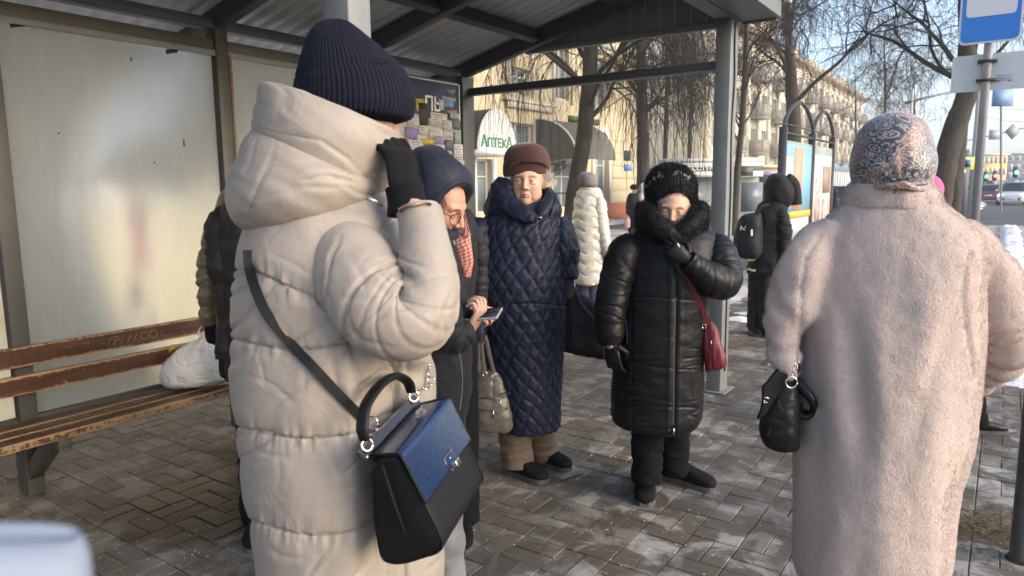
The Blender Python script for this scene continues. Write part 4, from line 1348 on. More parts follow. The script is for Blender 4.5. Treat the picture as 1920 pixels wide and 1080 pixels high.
plate(r2, 1794, 1821, 295, 318, 30, mat("sign_lime", (0.6, 0.72, 0.06), 0.5), "crossing_sign_border")
plate(r2, 1799, 1815, 299, 314, 30, M_signblue, "crossing_sign", 0.03)
plate(r2, 1803, 1811, 302, 312, 30, mat("symbol_black", (0, 0, 0)), "crossing_symbol", 0.06)
plate(r2, 1796, 1806, 318, 325, 30, M_signwhite, "distance_plate")
r3, p3 = pole_at(1800, 400, 33, 0.28, 3.0, "grey advertising column beside the tree trunks", "dark_column", mat("column_dark", (0.11, 0.12, 0.15), 0.6), "column")
def traffic_light(px, py, d, c, label):
    p = at(px, py, d)
    root = empty("traffic_light", p * np.array([1, 1, 0]), label, "traffic light", "far traffic lights")
    mk("pole", *cyl(p * np.array([1, 1, 0]) - UP * 0.13, p - UP * 0.5, 0.06, 8), M_pole, root)
    mk("housing", *obox(p, RT * 0.34, FW * 0.22, UP * 0.95), M_iron, root)
    V, F = cyl(p - FW * 0.112, p - FW * 0.16, 0.14, 14)
    mk("lit_lens", V, F, mat("lens_%s" % str(c), c, 0.4, emit=(c, 6.0)), root)
traffic_light(1848, 331, 70, (0.02, 0.7, 0.25), "lit green traffic light left of the red one above the cars")
traffic_light(1865, 330, 70, (0.9, 0.05, 0.08), "lit red traffic light above the far cars")
traffic_light(1904, 323, 64, (0.05, 0.85, 0.2), "lit green traffic light at the right edge")
gt = empty("sign_gantry", at(1880, 400, 46) * np.array([1, 1, 0]), "overhead wire with grey-backed road signs above the traffic", "gantry")
wpts = [at(x, y, 46) for x, y in ((1790, 268), (1832, 260), (1878, 250), (1920, 240), (1985, 224))]
mk("span_wire", *tube(wpts, [0.03] * 5, 5), M_iron, gt)
mk("support_post", *cyl(at(1985, 224, 46) * np.array([1, 1, 0]) - UP * .13, at(1985, 224, 46) + UP * .4, 0.12, 8), M_pole, gt)
mk("support_post", *cyl(at(1790, 268, 46) * np.array([1, 1, 0]) - UP * .13, at(1790, 268, 46) + UP * .4, 0.1, 8), M_pole, gt)
plate(gt, 1852, 1873, 244, 262, 46, mat("sign_back", (0.33, 0.38, 0.44), 0.5), "hanging_sign")
dc = at(1896, 247, 46) - FW * 0.12
mk("diamond_sign", *obox(dc, (RT + UP) * 0.5, FW * 0.03, (UP - RT) * 0.5), mat("sign_back2", (0.3, 0.32, 0.33), 0.5), gt)
g2 = empty("direction_sign", at(1876, 400, 38) * np.array([1, 1, 0]), "pale blue direction board on a bracket right of the sign pole", "road sign")
plate(g2, 1858, 1895, 166, 200, 38, mat("board_blue", (0.2, 0.33, 0.55), 0.5), "board")
mk("pole", *cyl(at(1877, 400, 38) * np.array([1, 1, 0]) - UP * .13, at(1877, 166, 38), 0.05, 8), M_pole, g2)
# tram and power wires over the street
for k, (a, b, lab) in enumerate((((1620, 22, 30), (1990, 60, 60), "upper tram wire crossing the pale sky"), ((1640, 45, 32), (1990, 130, 60), "second tram wire crossing the pale sky"), ((1830, 196, 60), (1985, 200, 40), "low wire crossing the sky at right"), ((1830, 214, 60), (1985, 226, 40), "lowest wire crossing the sky at right"))):
    p, q = at(*a), at(*b)
    m_ = (p + q) / 2 - UP * 0.3
    mk("overhead_wire", *tube([p, m_, q], [0.012] * 3, 4, M=14), M_iron, label=lab, category="wire", group="overhead wires")

# blocks closing the street; sunlight on the yellow one is put into its colour
block("sunlit_building", 170, 1826, 1884, 291, mat("painted_sun_ochre", (0.75, 0.5, 0.12), 0.8), "far yellow building lit by low sun at the end of the street", 3, 7)
block("grey_building", 190, 1884, 1990, 289, mat("far_grey", (0.3, 0.29, 0.3), 0.8), "far grey building at the right edge of the street", 4, 8)
block("pale_building", 210, 1700, 1830, 318, mat("far_pale", (0.5, 0.49, 0.46), 0.8), "far pale building behind the tree trunks", 3, 12)

# ================================================================== cars
M_tyre = mat("tyre", (0.02, 0.02, 0.02), 0.8)
M_rim = mat("rim", (0.35, 0.35, 0.36), 0.35, metal=0.8)
M_cglass = mat("car_glass", (0.02, 0.025, 0.03), 0.08, spec=0.8)
M_lamp = mat("headlamp", (0.7, 0.7, 0.68), 0.2, emit=((1, 0.95, 0.8), 0.8))
M_tail = mat("tail_lamp", (0.5, 0.02, 0.02), 0.3)
def car(name, label, loc, rotz, paint, h=1.5, suv=True, L=4.4, W=1.8):
    root = empty(name, (0, 0, 0), label, "car", "cars on the road")
    hood = 0.98 if suv else 0.86
    # sections along the length (y): half width, sill z, belt z; front at -y
    rows = [(-L / 2, 0.36, 0.62, 0.30), (-L / 2 + 0.06, 0.72, 0.74, 0.24), (-L / 2 + 0.35, 0.86, hood - 0.1, 0.22), (-L / 2 + 1.1, W / 2, hood, 0.22), (0, W / 2, hood + 0.04, 0.22), (L / 2 - 0.9, W / 2, hood + 0.06, 0.22), (L / 2 - 0.2, W / 2 - 0.06, hood + 0.02, 0.26), (L / 2, W / 2 - 0.22, hood - 0.18, 0.38)]
    K = catmull(np.array(rows), np.linspace(0, len(rows) - 1, 40))
    th = np.linspace(0, 2 * np.pi, 28, endpoint=False)
    P = np.array([[(w * sgnpow(math.cos(t), 0.45), y, (zb_ + zt) / 2 + (zt - zb_) / 2 * sgnpow(math.sin(t), 0.5)) for t in th] for y, w, zt, zb_ in K])
    mk("body", *grid_mesh(P[:, ::-1]), paint, root, smooth=True)
    cab = [(-0.95, W / 2 - 0.1, hood - 0.02), (-0.25, W / 2 - 0.28, h - 0.06), (0.35, W / 2 - 0.26, h), (1.1, W / 2 - 0.26, h - 0.03), (L / 2 - (0.25 if suv else 0.75), W / 2 - 0.12, hood)]
    K = catmull(np.array(cab), np.linspace(0, 4, 20))
    top = np.array([[(s * w, y, z) for s in (-1, -0.9, -0.5, 0, 0.5, 0.9, 1)] for y, w, z in K])
    top[:, [0, 6], 2] -= 0.07
    low = np.array([[(-W / 2 + 0.06, y, hood - 0.05)] for y, w, z in K])
    low2 = np.array([[(W / 2 - 0.06, y, hood - 0.05)] for y, w, z in K])
    P = np.concatenate([low, top, low2], 1)
    V, F = grid_mesh(P, False)
    mk("cabin_glass", V, F, M_cglass, root, smooth=True)
    P2 = top[6:16, 1:6].copy()
    P2[..., 2] += 0.012
    mk("roof", *grid_mesh(np.concatenate([P2, (P2 - np.array([0, 0, 0.02]))[::-1]], 0), False), paint, root, smooth=True)
    for y in (-L / 2 + 0.85, L / 2 - 0.85):
        for s in (-1, 1):
            w_ = mk("wheel", *cyl((s * (W / 2 - 0.2), y, 0.33), (s * (W / 2 + 0.01), y, 0.33), 0.33, 20), M_tyre, root)
            mk("rim", *cyl((s * (W / 2 + 0.005), y, 0.33), (s * (W / 2 + 0.02), y, 0.33), 0.2, 14), M_rim, w_)
    for s in (-1, 1):
        mk("headlight", *obox((s * 0.66, -L / 2 + 0.17, 0.72), (0.34, 0.06 * s, 0), (0, 0.2, 0), (0, 0, 0.15)), M_lamp, root, bevel=0.03)
        mk("tail_light", *obox((s * 0.66, L / 2 - 0.10, 0.85), (0.3, 0, 0), (0, 0.14, 0), (0, 0, 0.16)), M_tail, root, bevel=0.03)
        mk("mirror", *obox((s * (W / 2 + 0.08), -0.75, hood + 0.08), (0.18, 0, 0), (0, 0.1, 0), (0, 0, 0.12)), paint, root, bevel=0.03)
    mk("grille", *obox((0, -L / 2 + 0.045, 0.45), (1.05, 0, 0), (0, 0.08, 0), (0, 0, 0.2)), M_tyre, root)
    mk("number_plate", *obox((0, -L / 2 - 0.005, 0.5), (0.5, 0, 0), (0, 0.02, 0), (0, 0, 0.11)), M_signwhite, root)
    mk("number_plate", *obox((0, L / 2 + 0.005, 0.62), (0.5, 0, 0), (0, 0.02, 0), (0, 0, 0.11)), M_signwhite, root)
    root.location = Vector(loc)
    root.rotation_euler = (0, 0, rotz)
    return root
def paint(name, c):
    return mat(name, c, 0.3, coat=0.6, metal=0.1)
def gp(px, py):
    return ground(px, py, -0.13)
car("parked_car", "white car with lit headlamps facing the camera at the right edge", gp(1899, 384), math.radians(-4), paint("paint_white", (0.72, 0.74, 0.76)), 1.62, True)
car("parked_car", "maroon saloon seen from behind beside the sign pole", gp(1853, 380), math.pi, paint("paint_maroon", (0.16, 0.035, 0.07)), 1.45, False)
car("parked_car", "yellow taxi farther up the road behind the maroon saloon", gp(1850, 363) * np.array([1, 1, 1]), 0.0, paint("paint_yellow", (0.65, 0.5, 0.06)), 1.9, True)
car("parked_car", "silver car left of the maroon saloon behind the sign pole", gp(1826, 373), math.pi, paint("paint_silver", (0.5, 0.52, 0.54)), 1.45, False)
car("parked_car", "pale car with headlamps on between the maroon and the white car", gp(1884, 368), 0.0, paint("paint_pale", (0.55, 0.53, 0.54)), 1.5, True)
car("parked_car", "far grey car behind the white one", gp(1905, 364), 0.0, paint("paint_grey", (0.34, 0.36, 0.38)), 1.5, True)
car("parked_car", "far white van queue at the end of the road", gp(1890, 360), 0.0, paint("paint_white", (0, 0, 0)), 1.9, True)
car("parked_car", "light teal car parked across the side street beyond the poster stand", gp(1582, 398), math.pi / 2, paint("paint_teal", (0.35, 0.45, 0.45)), 1.5, False)

# ================================================================== tools for figures
from mathutils.bvhtree import BVHTree
def pview(P):
    q = np.asarray(P) - CAM
    z = q @ _f
    return 960 + FPX * (q @ _cx) / z, 540 - FPX * (q @ _cy) / z
def loft(rows, n=96, M=80, expo=2.0, d0=0.0):
    """rows: (xl, yl, xr, yr, depth offset, half depth[, exponent]) - left and right ends of each ring as seen, plus depth"""
    K = []
    for r in rows:
        xl, yl, xr, yr, dc, hd = r[:6]
        xm, ym = (xl + xr) / 2, (yl + yr) / 2
        c0 = at(xm, ym, d0 + dc)
        rm = ray(xm, ym) * np.array([1, 1, 0])
        rm = rm / np.linalg.norm(rm)                       # rings stand square to the line of sight
        def onp(x, y):
            q = ray(x, y)
            return CAM + q * (((c0 - CAM) @ rm) / (q @ rm))
        L, R = onp(xl, yl), onp(xr, yr)
        K.append(np.concatenate([(L + R) / 2, (R - L) / 2, [hd], rm]))
    K = np.array(K)
    d = np.concatenate([[0], np.cumsum(np.linalg.norm(np.diff(K[:, :3], axis=0), axis=1) + np.abs(np.diff(K[:, 6])) + np.abs(np.diff(np.linalg.norm(K[:, 3:6], axis=1))) + 1e-4)])
    t = np.interp(np.linspace(0, d[-1], M), d, np.arange(len(K)))
    Q = catmull(K, t)
    th = np.linspace(0, 2 * np.pi, n, endpoint=False)
    c, s = sgnpow(np.cos(th), 2 / expo), sgnpow(np.sin(th), 2 / expo)
    P = Q[:, None, :3] + Q[:, None, 3:6] * c[None, :, None] + Q[:, None, 7:] * (np.maximum(Q[:, None, 6:7], 1e-4) * s[None, :, None])
    return P
def crease(px, py, lines, depth=0.005, w=5.0):
    """pinched fold lines given as photo polylines: a sharp valley with a soft shoulder on one side"""
    out = np.zeros_like(px)
    for ln in lines:
        pts = ln[0]
        dp, ww = (ln[1] if len(ln) > 1 else depth), (ln[2] if len(ln) > 2 else w)
        best = np.full(px.shape, 1e9)
        sgn = np.zeros_like(px)
        along = np.zeros_like(px)
        n = len(pts) - 1
        for i in range(n):
            a, b = np.array(pts[i], float), np.array(pts[i + 1], float)
            ab = b - a
            t = np.clip(((px - a[0]) * ab[0] + (py - a[1]) * ab[1]) / (ab @ ab), 0, 1)
            dx, dy = px - a[0] - t * ab[0], py - a[1] - t * ab[1]
            d = np.hypot(dx, dy)
            m = d < best
            best = np.where(m, d, best)
            sgn = np.where(m, np.sign(ab[0] * dy - ab[1] * dx), sgn)
            along = np.where(m, (i + t) / n, along)
        fade = np.sin(np.clip(along, 0.02, 0.98) * np.pi) ** 0.6
        sd = best * sgn
        out += fade * dp * (-np.exp(-(best / (0.75 * ww)) ** 2) + 0.45 * np.exp(-((sd - 2.0 * ww) / (1.6 * ww)) ** 2))
    return out
def rows_h(lst):
    """level rings: (y, xl, xr, depth offset, half depth)"""
    return [(xl, y, xr, y, dc, hd) for y, xl, xr, dc, hd in lst]
def outward(P):
    N = grid_normals(P)
    if ((P - P.mean(1, keepdims=True)) * N).sum(-1).mean() < 0:
        P = P[:, ::-1].copy()
        N = -N[:, ::-1]
    return P, N
def sleeve(path, d0, n=64, M=110, flat=1.0):
    """path: (px, py, depth offset, radius in photo pixels)"""
    pts = np.array([at(x, y, d0 + dd) for x, y, dd, r in path])
    rad = np.array([r * (d0 + dd) / FPX for x, y, dd, r in path])
    return tube_grid(pts, np.stack([rad, rad * flat], 1), n, ref=-FW, M=M)
def arc_coords(P):
    """arc length along the loft (v) and around it (u), in metres"""
    v = np.concatenate([np.zeros((1, P.shape[1])), np.cumsum(np.linalg.norm(np.diff(P, axis=0), axis=2), 0)]).mean(1)
    u = np.linalg.norm(np.diff(np.concatenate([P, P[:, :1]], 1), axis=1), axis=2)
    per = u.sum(1)
    th = np.linspace(0, 1, P.shape[1], endpoint=False)
    return th[None] * per[:, None], np.repeat(v[:, None], P.shape[1], 1)
def puff(x, period, phase=0.0, h=0.012, p=2.4):
    t = np.mod(x / period + phase, 1.0)
    return h * (1 - np.abs(2 * t - 1) ** p), np.minimum(t, 1 - t) * period
def crumple(P, N, amp, scale, stretch=(1, 1, 1), oct_=3, ridged=True):
    z = fbm(P * scale * np.asarray(stretch), oct_)
    if ridged:
        z = 1 - np.abs(z) * 2.0
        z = np.clip(z, -0.6, 1)
    return P + N * (amp * z)[..., None]
def fuse(parts, voxel=0.008, it=6, fac=0.5):
    """weld closed shapes into one continuous skin"""
    V, F = join(parts)
    me = bpy.data.meshes.new("tmp")
    me.from_pydata(V.tolist(), [], F if isinstance(F, list) else F.tolist())
    o = bpy.data.objects.new("tmp", me)
    COL.objects.link(o)
    m = o.modifiers.new("r", 'REMESH')
    m.mode = 'VOXEL'
    m.voxel_size = voxel
    if it:
        s = o.modifiers.new("s", 'SMOOTH')
        s.factor = fac
        s.iterations = it
    dg = bpy.context.evaluated_depsgraph_get()
    ev = bpy.data.meshes.new_from_object(o.evaluated_get(dg))
    n = len(ev.vertices)
    V = np.zeros(n * 3, np.float32)
    ev.vertices.foreach_get("co", V)
    N = np.zeros(n * 3, np.float32)
    ev.vertices.foreach_get("normal", N)
    F = [list(p.vertices) for p in ev.polygons]
    if all(len(f) == 4 for f in F):
        F = np.array(F)
    bpy.data.objects.remove(o, do_unlink=True)
    bpy.data.meshes.remove(me)
    bpy.data.meshes.remove(ev)
    return V.reshape(-1, 3).astype(float), F, N.reshape(-1, 3).astype(float)
def dip_front(P, amount, x0, x1, width, power=2.0, wrows=None):
    """lower the near side of the rings between photo columns x0..x1 (an open front)"""
    c = P.mean(1, keepdims=True)
    f = np.clip(-((P - c) @ FW) / np.maximum(np.abs((P - c) @ FW).max(1, keepdims=True), 1e-6), 0, 1)
    px, py = pview(P)
    w = np.exp(-np.abs((px - (x0 + x1) / 2) / ((x1 - x0) / 2)) ** power)
    g = smooth01(f / 0.5) * w
    if wrows is not None:
        g = g * wrows[:, None]
    return P - UP * (amount * g)[..., None]
class Surf:
    """finds the visible surface of a mesh under a photo position"""
    def __init__(self, *VFs):
        V, F = join([(v, f) for v, f in VFs])
        self.b = BVHTree.FromPolygons([tuple(v) for v in V], F if isinstance(F, list) else F.tolist())
    def hit(self, px, py, lift=0.0, d=2.0):
        r = nrm(ray(px, py))
        h = self.b.ray_cast(Vector(CAM), Vector(r))
        if h[0] is None:
            return at(px, py, d)
        n = np.array(h[1])
        if n @ r > 0: n = -n
        return np.array(h[0]) + n * lift
def strap_on(surf, pix, width, thick, lift, M=60, d=2.0, nfix=None):
    """flat band that lies along a surface"""
    P = np.array([surf.hit(x, y, lift, d) for x, y in pix])
    K = catmull(P, np.linspace(0, len(P) - 1, M))
    for _ in range(3):
        K[1:-1] = 0.25 * K[:-2] + 0.5 * K[1:-1] + 0.25 * K[2:]
    T = nrm(np.gradient(K, axis=0))
    view = nrm(CAM - K)
    S = nrm(np.cross(T, view))
    Nn = np.cross(S, T)
    ring = np.stack([K + S * width / 2 + Nn * thick / 2, K - S * width / 2 + Nn * thick / 2, K - S * width / 2 - Nn * thick / 2, K + S * width / 2 - Nn * thick / 2], 1)
    return grid_mesh(ring)
def fur(V, F, n, length, width, mat_, name, parent, droop=(0, 0, -1), dr=0.7, jit=0.5, seed=1, only=None, clump=0.0, fl0=0.6):
    """short pile: one tapering blade per strand, sown over the surface"""
    r = np.random.default_rng(seed)
    V = np.asarray(V)
    T = []
    for f in (F.tolist() if isinstance(F, np.ndarray) else F):
        for k in range(1, len(f) - 1):
            T.append((f[0], f[k], f[k + 1]))
    T = np.array(T)
    a, b, c = V[T[:, 0]], V[T[:, 1]], V[T[:, 2]]
    cr = np.cross(b - a, c - a)
    ar = np.linalg.norm(cr, axis=1)
    nn = cr / np.maximum(ar, 1e-12)[:, None]
    if only is not None:
        ar = ar * only((a + b + c) / 3, nn)
    i = r.choice(len(T), n, p=ar / ar.sum())
    u, v = r.random(n), r.random(n)
    sw = u + v > 1
    u[sw], v[sw] = 1 - u[sw], 1 - v[sw]
    p = a[i] + (b[i] - a[i]) * u[:, None] + (c[i] - a[i]) * v[:, None]
    N = nn[i]
    dv = np.asarray(droop, float)
    flow = fl0 * np.stack([noise(p * 9), noise(p * 9 + 31), noise(p * 9 + 57)], -1)
    if clump:
        flow = flow + clump * np.stack([noise(p * 40), noise(p * 40 + 31), noise(p * 40 + 57)], -1)
    D = nrm(N + dr * dv + flow + r.normal(0, jit * 0.5, (n, 3)))
    L = length * r.uniform(0.5, 1.2, (n, 1))
    S = nrm(np.cross(D, N + r.normal(0, 0.3, (n, 3)))) * width
    m = p + D * L * 0.55 + N * L * 0.12
    t = p + D * L - N * L * 0.1
    X = np.stack([p - S, p + S, m + S * 0.7, m - S * 0.7, t], 1).reshape(-1, 3)
    k = np.arange(n)[:, None] * 5
    Fq = (k + np.array([[0, 1, 2, 3]]))
    Ft = (k + np.array([[3, 2, 4]]))
    F2 = np.concatenate([np.concatenate([Ft, Ft[:, 2:]], 1)[:, :3]], 0)
    faces = np.concatenate([np.stack([k[:, 0], k[:, 0] + 1, k[:, 0] + 2], 1), np.stack([k[:, 0], k[:, 0] + 2, k[:, 0] + 3], 1), F2])
    return mk(name, X, faces, mat_, parent, smooth=True, kind="stuff")

# ---- heads -------------------------------------------------------------------
def sd_ell(p, c, r):
    r = np.asarray(r, float)
    q = (p - c) / r
    k0 = np.linalg.norm(q, axis=-1)
    k1 = np.linalg.norm(q / r, axis=-1)
    return k0 * (k0 - 1) / np.maximum(k1, 1e-9)
def sd_cap(p, a, b, ra, rb):
    a, b = np.asarray(a, float), np.asarray(b, float)
    t = np.clip(((p - a) @ (b - a)) / ((b - a) @ (b - a)), 0, 1)
    return np.linalg.norm(p - a - t[..., None] * (b - a), axis=-1) - (ra + (rb - ra) * t)
def smin(a, b, k):
    h = np.clip(0.5 + 0.5 * (b - a) / k, 0, 1)
    return b + (a - b) * h - k * h * (1 - h)
def smax(a, b, k):
    return -smin(-a, -b, k)
def head_mesh(age=0.0, eye_open=1.0, res=1.0, skin=(0.52, 0.31, 0.23), lip=(0.42, 0.15, 0.12), brow=(0.09, 0.06, 0.045), full=0.0, mouth_down=0.0):
    npi, nth = int(200 * res), int(170 * res)
    ph = np.linspace(-np.pi, np.pi, npi, endpoint=False)
    ph = ph - 0.55 * np.sin(ph)                        # crowd the columns round the face (+y)
    th = np.linspace(0.02, np.pi - 0.02, nth)
    th = th + 0.18 * np.sin(2 * th)
    D = np.stack([np.sin(th)[:, None] * np.sin(ph)[None], np.sin(th)[:, None] * np.cos(ph)[None], np.cos(th)[:, None] * np.ones(npi)[None]], -1)
    O = np.array([0, 0.012, -0.012])
    def sdf(p):
        ax = p.copy()
        ax[..., 0] = np.abs(ax[..., 0])
        d = sd_ell(p, (0, -0.012, 0.03), (0.074, 0.092, 0.083))
        d = smin(d, sd_ell(p, (0, 0.028, -0.02), (0.062 + 0.004 * full, 0.06, 0.086)), 0.03)
        d = smin(d, sd_ell(p, (0, 0.036, -0.068), (0.05 + 0.007 * full, 0.045, 0.038)), 0.03)
        d = smin(d, sd_ell(p, (0, 0.072, -0.092), (0.02, 0.017, 0.016)), 0.018)
        d = smin(d, sd_ell(ax, (0.037, 0.055, -0.024), (0.025, 0.024, 0.022)), 0.022)
        d = smin(d, sd_ell(ax, (0.040, 0.042, -0.058), (0.02 + 0.006 * full, 0.026, 0.026)), 0.025)
        d = smin(d, sd_cap(ax, (0.0, 0.083, 0.026), (0.042, 0.070, 0.026), 0.010, 0.009), 0.014)
        d = smax(d, -sd_ell(ax, (0.031, 0.099, 0.004), (0.020, 0.020, 0.013)), 0.014)
        d = smin(d, sd_cap(p, (0, 0.086, 0.016), (0, 0.107, -0.024), 0.0075, 0.0105), 0.010)
        d = smin(d, sd_ell(ax, (0.0115, 0.095, -0.029), (0.0085, 0.010, 0.008)), 0.007)
        d = smax(d, -sd_ell(ax, (0.006, 0.101, -0.037), (0.0035, 0.005, 0.004)), 0.003)
        # lids
        d = smin(d, np.linalg.norm(ax - np.array([0.031, 0.0715, 0.003]), axis=-1) - 0.0150, 0.006)
        slot = sd_ell(ax, (0.031, 0.088, 0.0025), (0.0125, 0.012, 0.0012 + 0.0036 * eye_open))
        d = smax(d, -slot, 0.0016)
        # lips
        md = mouth_down * 0.004
        d = smin(d, sd_cap(ax, (0.004, 0.0925, -0.0545), (0.021, 0.0835, -0.058 - md), 0.0052, 0.003), 0.007)
        d = smin(d, sd_cap(ax, (0.0, 0.0915, -0.0655), (0.019, 0.0835, -0.062 - md), 0.0058, 0.003), 0.007)
        d = smax(d, -sd_cap(ax, (0.0, 0.1, -0.0598), (0.0235, 0.0865, -0.0605 - md), 0.0016, 0.0012), 0.003)
        if age:
            d = smax(d, -sd_cap(ax, (0.0175, 0.094, -0.031), (0.030, 0.081, -0.064), 0.0022, 0.0022), 0.006 * age)
            d = smax(d, -sd_cap(ax, (0.027, 0.083, -0.066), (0.031, 0.072, -0.085), 0.0018, 0.001), 0.005 * age)
            d = smax(d, -sd_cap(ax, (0.018, 0.0875, -0.010), (0.042, 0.080, -0.013), 0.0014, 0.001), 0.005 * age)
            d = smin(d, sd_ell(ax, (0.033, 0.080, -0.006), (0.013, 0.006, 0.005)), 0.006)
        d = smin(d, sd_ell(ax, (0.076, -0.006, -0.004), (0.011, 0.019, 0.031)), 0.006)
        d = smin(d, sd_cap(p, (0, -0.012, -0.07), (0, -0.03, -0.20), 0.050, 0.056), 0.03)
        return d
    r = np.full(D.shape[:2], 0.24)
    for _ in range(36):
        s = sdf(O + D * r[..., None])
        r = np.maximum(r - s * 0.8, 0.01)
    P = O + D * r[..., None]
    X, Y, Z = P[..., 0], P[..., 1], P[..., 2]
    ax = np.abs(X)
    C = np.ones(P.shape) * np.array(skin)
    front = smooth01((Y - 0.03) / 0.03)
    def blend(mask, c):
        nonlocal C
        C = C * (1 - mask[..., None]) + np.array(c) * mask[..., None]
    blend(0.35 * np.exp(-((ax - 0.042) / 0.02) ** 2 - ((Z + 0.03) / 0.018) ** 2) * front, (skin[0] * 1.0, skin[1] * 0.62, skin[2] * 0.6))
    blend(0.3 * np.exp(-(X / 0.014) ** 2 - ((Z + 0.026) / 0.014) ** 2) * front, (skin[0] * 1.0, skin[1] * 0.62, skin[2] * 0.6))
    md = mouth_down * 0.004 * np.clip(ax / 0.02, 0, 1)
    blend(0.8 * smooth01(1.6 - np.sqrt((X / 0.022) ** 2 + ((Z + 0.0602 + md) / 0.0095) ** 2) * 1.3) * front * (Y > 0.078), lip)
    blend(0.9 * np.exp(-((Z - 0.0275 - 0.10 * (ax - 0.03) * (ax < 0.033) + 0.25 * np.maximum(ax - 0.036, 0)) / 0.0036) ** 2) * smooth01((ax - 0.012) / 0.006) * smooth01((0.053 - ax) / 0.012) * front, brow)
    blend(0.55 * np.exp(-((Z - 0.0085) / 0.0022) ** 2) * smooth01((0.0155 - np.abs(ax - 0.031)) / 0.004) * front, (0.12, 0.07, 0.05))
    V, F = grid_mesh(P, True)
    C = np.vstack([C.reshape(-1, 3), skin, skin])
    return V, F, C
def orient(V, c, fwd, up, s=1.0):
    f = nrm(fwd)
    rgt = nrm(np.cross(f, up))
    u = np.cross(rgt, f)
    V = np.asarray(V)
    return np.asarray(c) + s * (V[..., :1] * rgt + V[..., 1:2] * f + V[..., 2:] * u)
M_skin = mat("skin", (1, 1, 1), 0.48, vcol=True, c2=(0.93, 0.93, 0.93), nscale=120, bump=0.2, bscale=300, bdist=0.0008, sss=0.12)
M_eye = mat("eye_white", (0.55, 0.52, 0.5), 0.15, vcol=True)
M_knit = mat("knit_black", (0.006, 0.006, 0.0075), 0.9, bump=0.6, bscale=420, bdist=0.002, sheen=0.03, spec=0.2)
M_leather = mat("leather_black", (0.008, 0.008, 0.009), 0.42, spec=0.3, bump=0.4, bscale=260, bdist=0.001)
M_trouser = mat("trouser_black", (0.007, 0.007, 0.0085), 0.9, spec=0.12, bump=0.3, bscale=150)
M_sole = mat("sole_grey", (0.04, 0.04, 0.042), 0.8, c2=(0.1, 0.1, 0.1), nscale=30)
M_suede = mat("shoe_black", (0.006, 0.006, 0.007), 0.8, spec=0.2, bump=0.3, bscale=200)
def eyes(body, c, fwd, up, s, look=(0, 0), iris=(0.12, 0.08, 0.05)):
    for sx in (-1, 1):
        e = np.array([sx * 0.031, 0.0715, 0.003])
        n, m = 28, 20
        V, F = sphere((0, 0, 0), 0.0134, n, m)
        g = nrm(np.array([look[0], 1.0, look[1]]))
        a = np.degrees(np.arccos(np.clip(nrm(V) @ g, -1, 1)))
        C = np.where((a < 26)[:, None], np.array(iris), np.array([0.55, 0.5, 0.47]))
        C = np.where((a < 12)[:, None], np.array([0.008, 0.007, 0.007]), C)
        mk("eye", orient(V + e, c, fwd, up, s), F, M_eye, body, smooth=True, col=C)
def hand_parts(w, fdir, nback, side, curl=0.35, s=1.0, spread=0.06, thumb=0.6, palm_w=0.082):
    """palm and five fingers as closed tubes; fdir towards the fingertips, nback out of the back of the hand"""
    f = nrm(fdir)
    n = nrm(np.asarray(nback) - f * (np.asarray(nback) @ f))
    r = np.cross(f, n) * side                               # towards the little finger when side=1
    P = lambda a, b, c: np.asarray(w) + s * (f * a + r * b + n * c)
    hw = palm_w / 2
    parts = [tube([P(-0.035, 0, 0), P(0, 0, 0), P(0.03, 0.002, 0), P(0.065, 0.0, 0.001), P(0.092, 0.0, -0.002), P(0.099, 0.0, -0.003)],
                  np.array([[0.024, 0.019], [0.027, 0.018], [0.036, 0.016], [hw, 0.014], [hw - 0.002, 0.012], [hw - 0.012, 0.006]]) * s, 16, ref=n, M=18)]
    for k, (b, L, rr) in enumerate(((-0.031, 0.070, 0.0088), (-0.010, 0.079, 0.0090), (0.011, 0.073, 0.0086), (0.031, 0.057, 0.0078))):
        a, c, ang = 0.088 - 0.004 * (k == 3), 0.001, 0.0
        pts = [P(a - 0.015, b * 0.97, c)]
        out = spread * (k - 1.3)
        for seg, fr in ((0, 0.45), (1, 0.30), (2, 0.25)):
            ang += curl * (1.15 if seg < 2 else 0.9) * (0.9 + 0.08 * k)
            a += math.cos(ang) * L * fr
            c -= math.sin(ang) * L * fr
            b += out * L * fr
            pts.append(P(a, b, c))
        parts.append(tube(pts, np.array([rr * 1.05, rr * 1.02, rr * 0.95, rr * 0.72]) * s, 10, M=14))
        parts.append(sphere(pts[-1], rr * 0.8 * s, 8, 6))
    t0 = P(0.012, -hw * 0.7, -0.004)
    t1 = P(0.045, -hw - 0.018, -0.014 - 0.02 * thumb)
    t2 = P(0.072, -hw - 0.014 + 0.015 * thumb, -0.022 - 0.03 * thumb)
    t3 = P(0.092, -hw - 0.006 + 0.03 * thumb, -0.026 - 0.034 * thumb)
    parts.append(tube([t0, t1, t2, t3], np.array([0.015, 0.0125, 0.010, 0.0075]) * s, 10, M=14))
    parts.append(sphere(t3, 0.0082 * s, 8, 6))
    return parts
def add_hand(name, parent, m, *a, voxel=0.0028, col=None, **k):
    V, F, N = fuse(hand_parts(*a, **k), voxel, 3)
    return mk(name, V, F, m, parent, smooth=True, col=None if col is None else np.tile(col, (len(V), 1)))
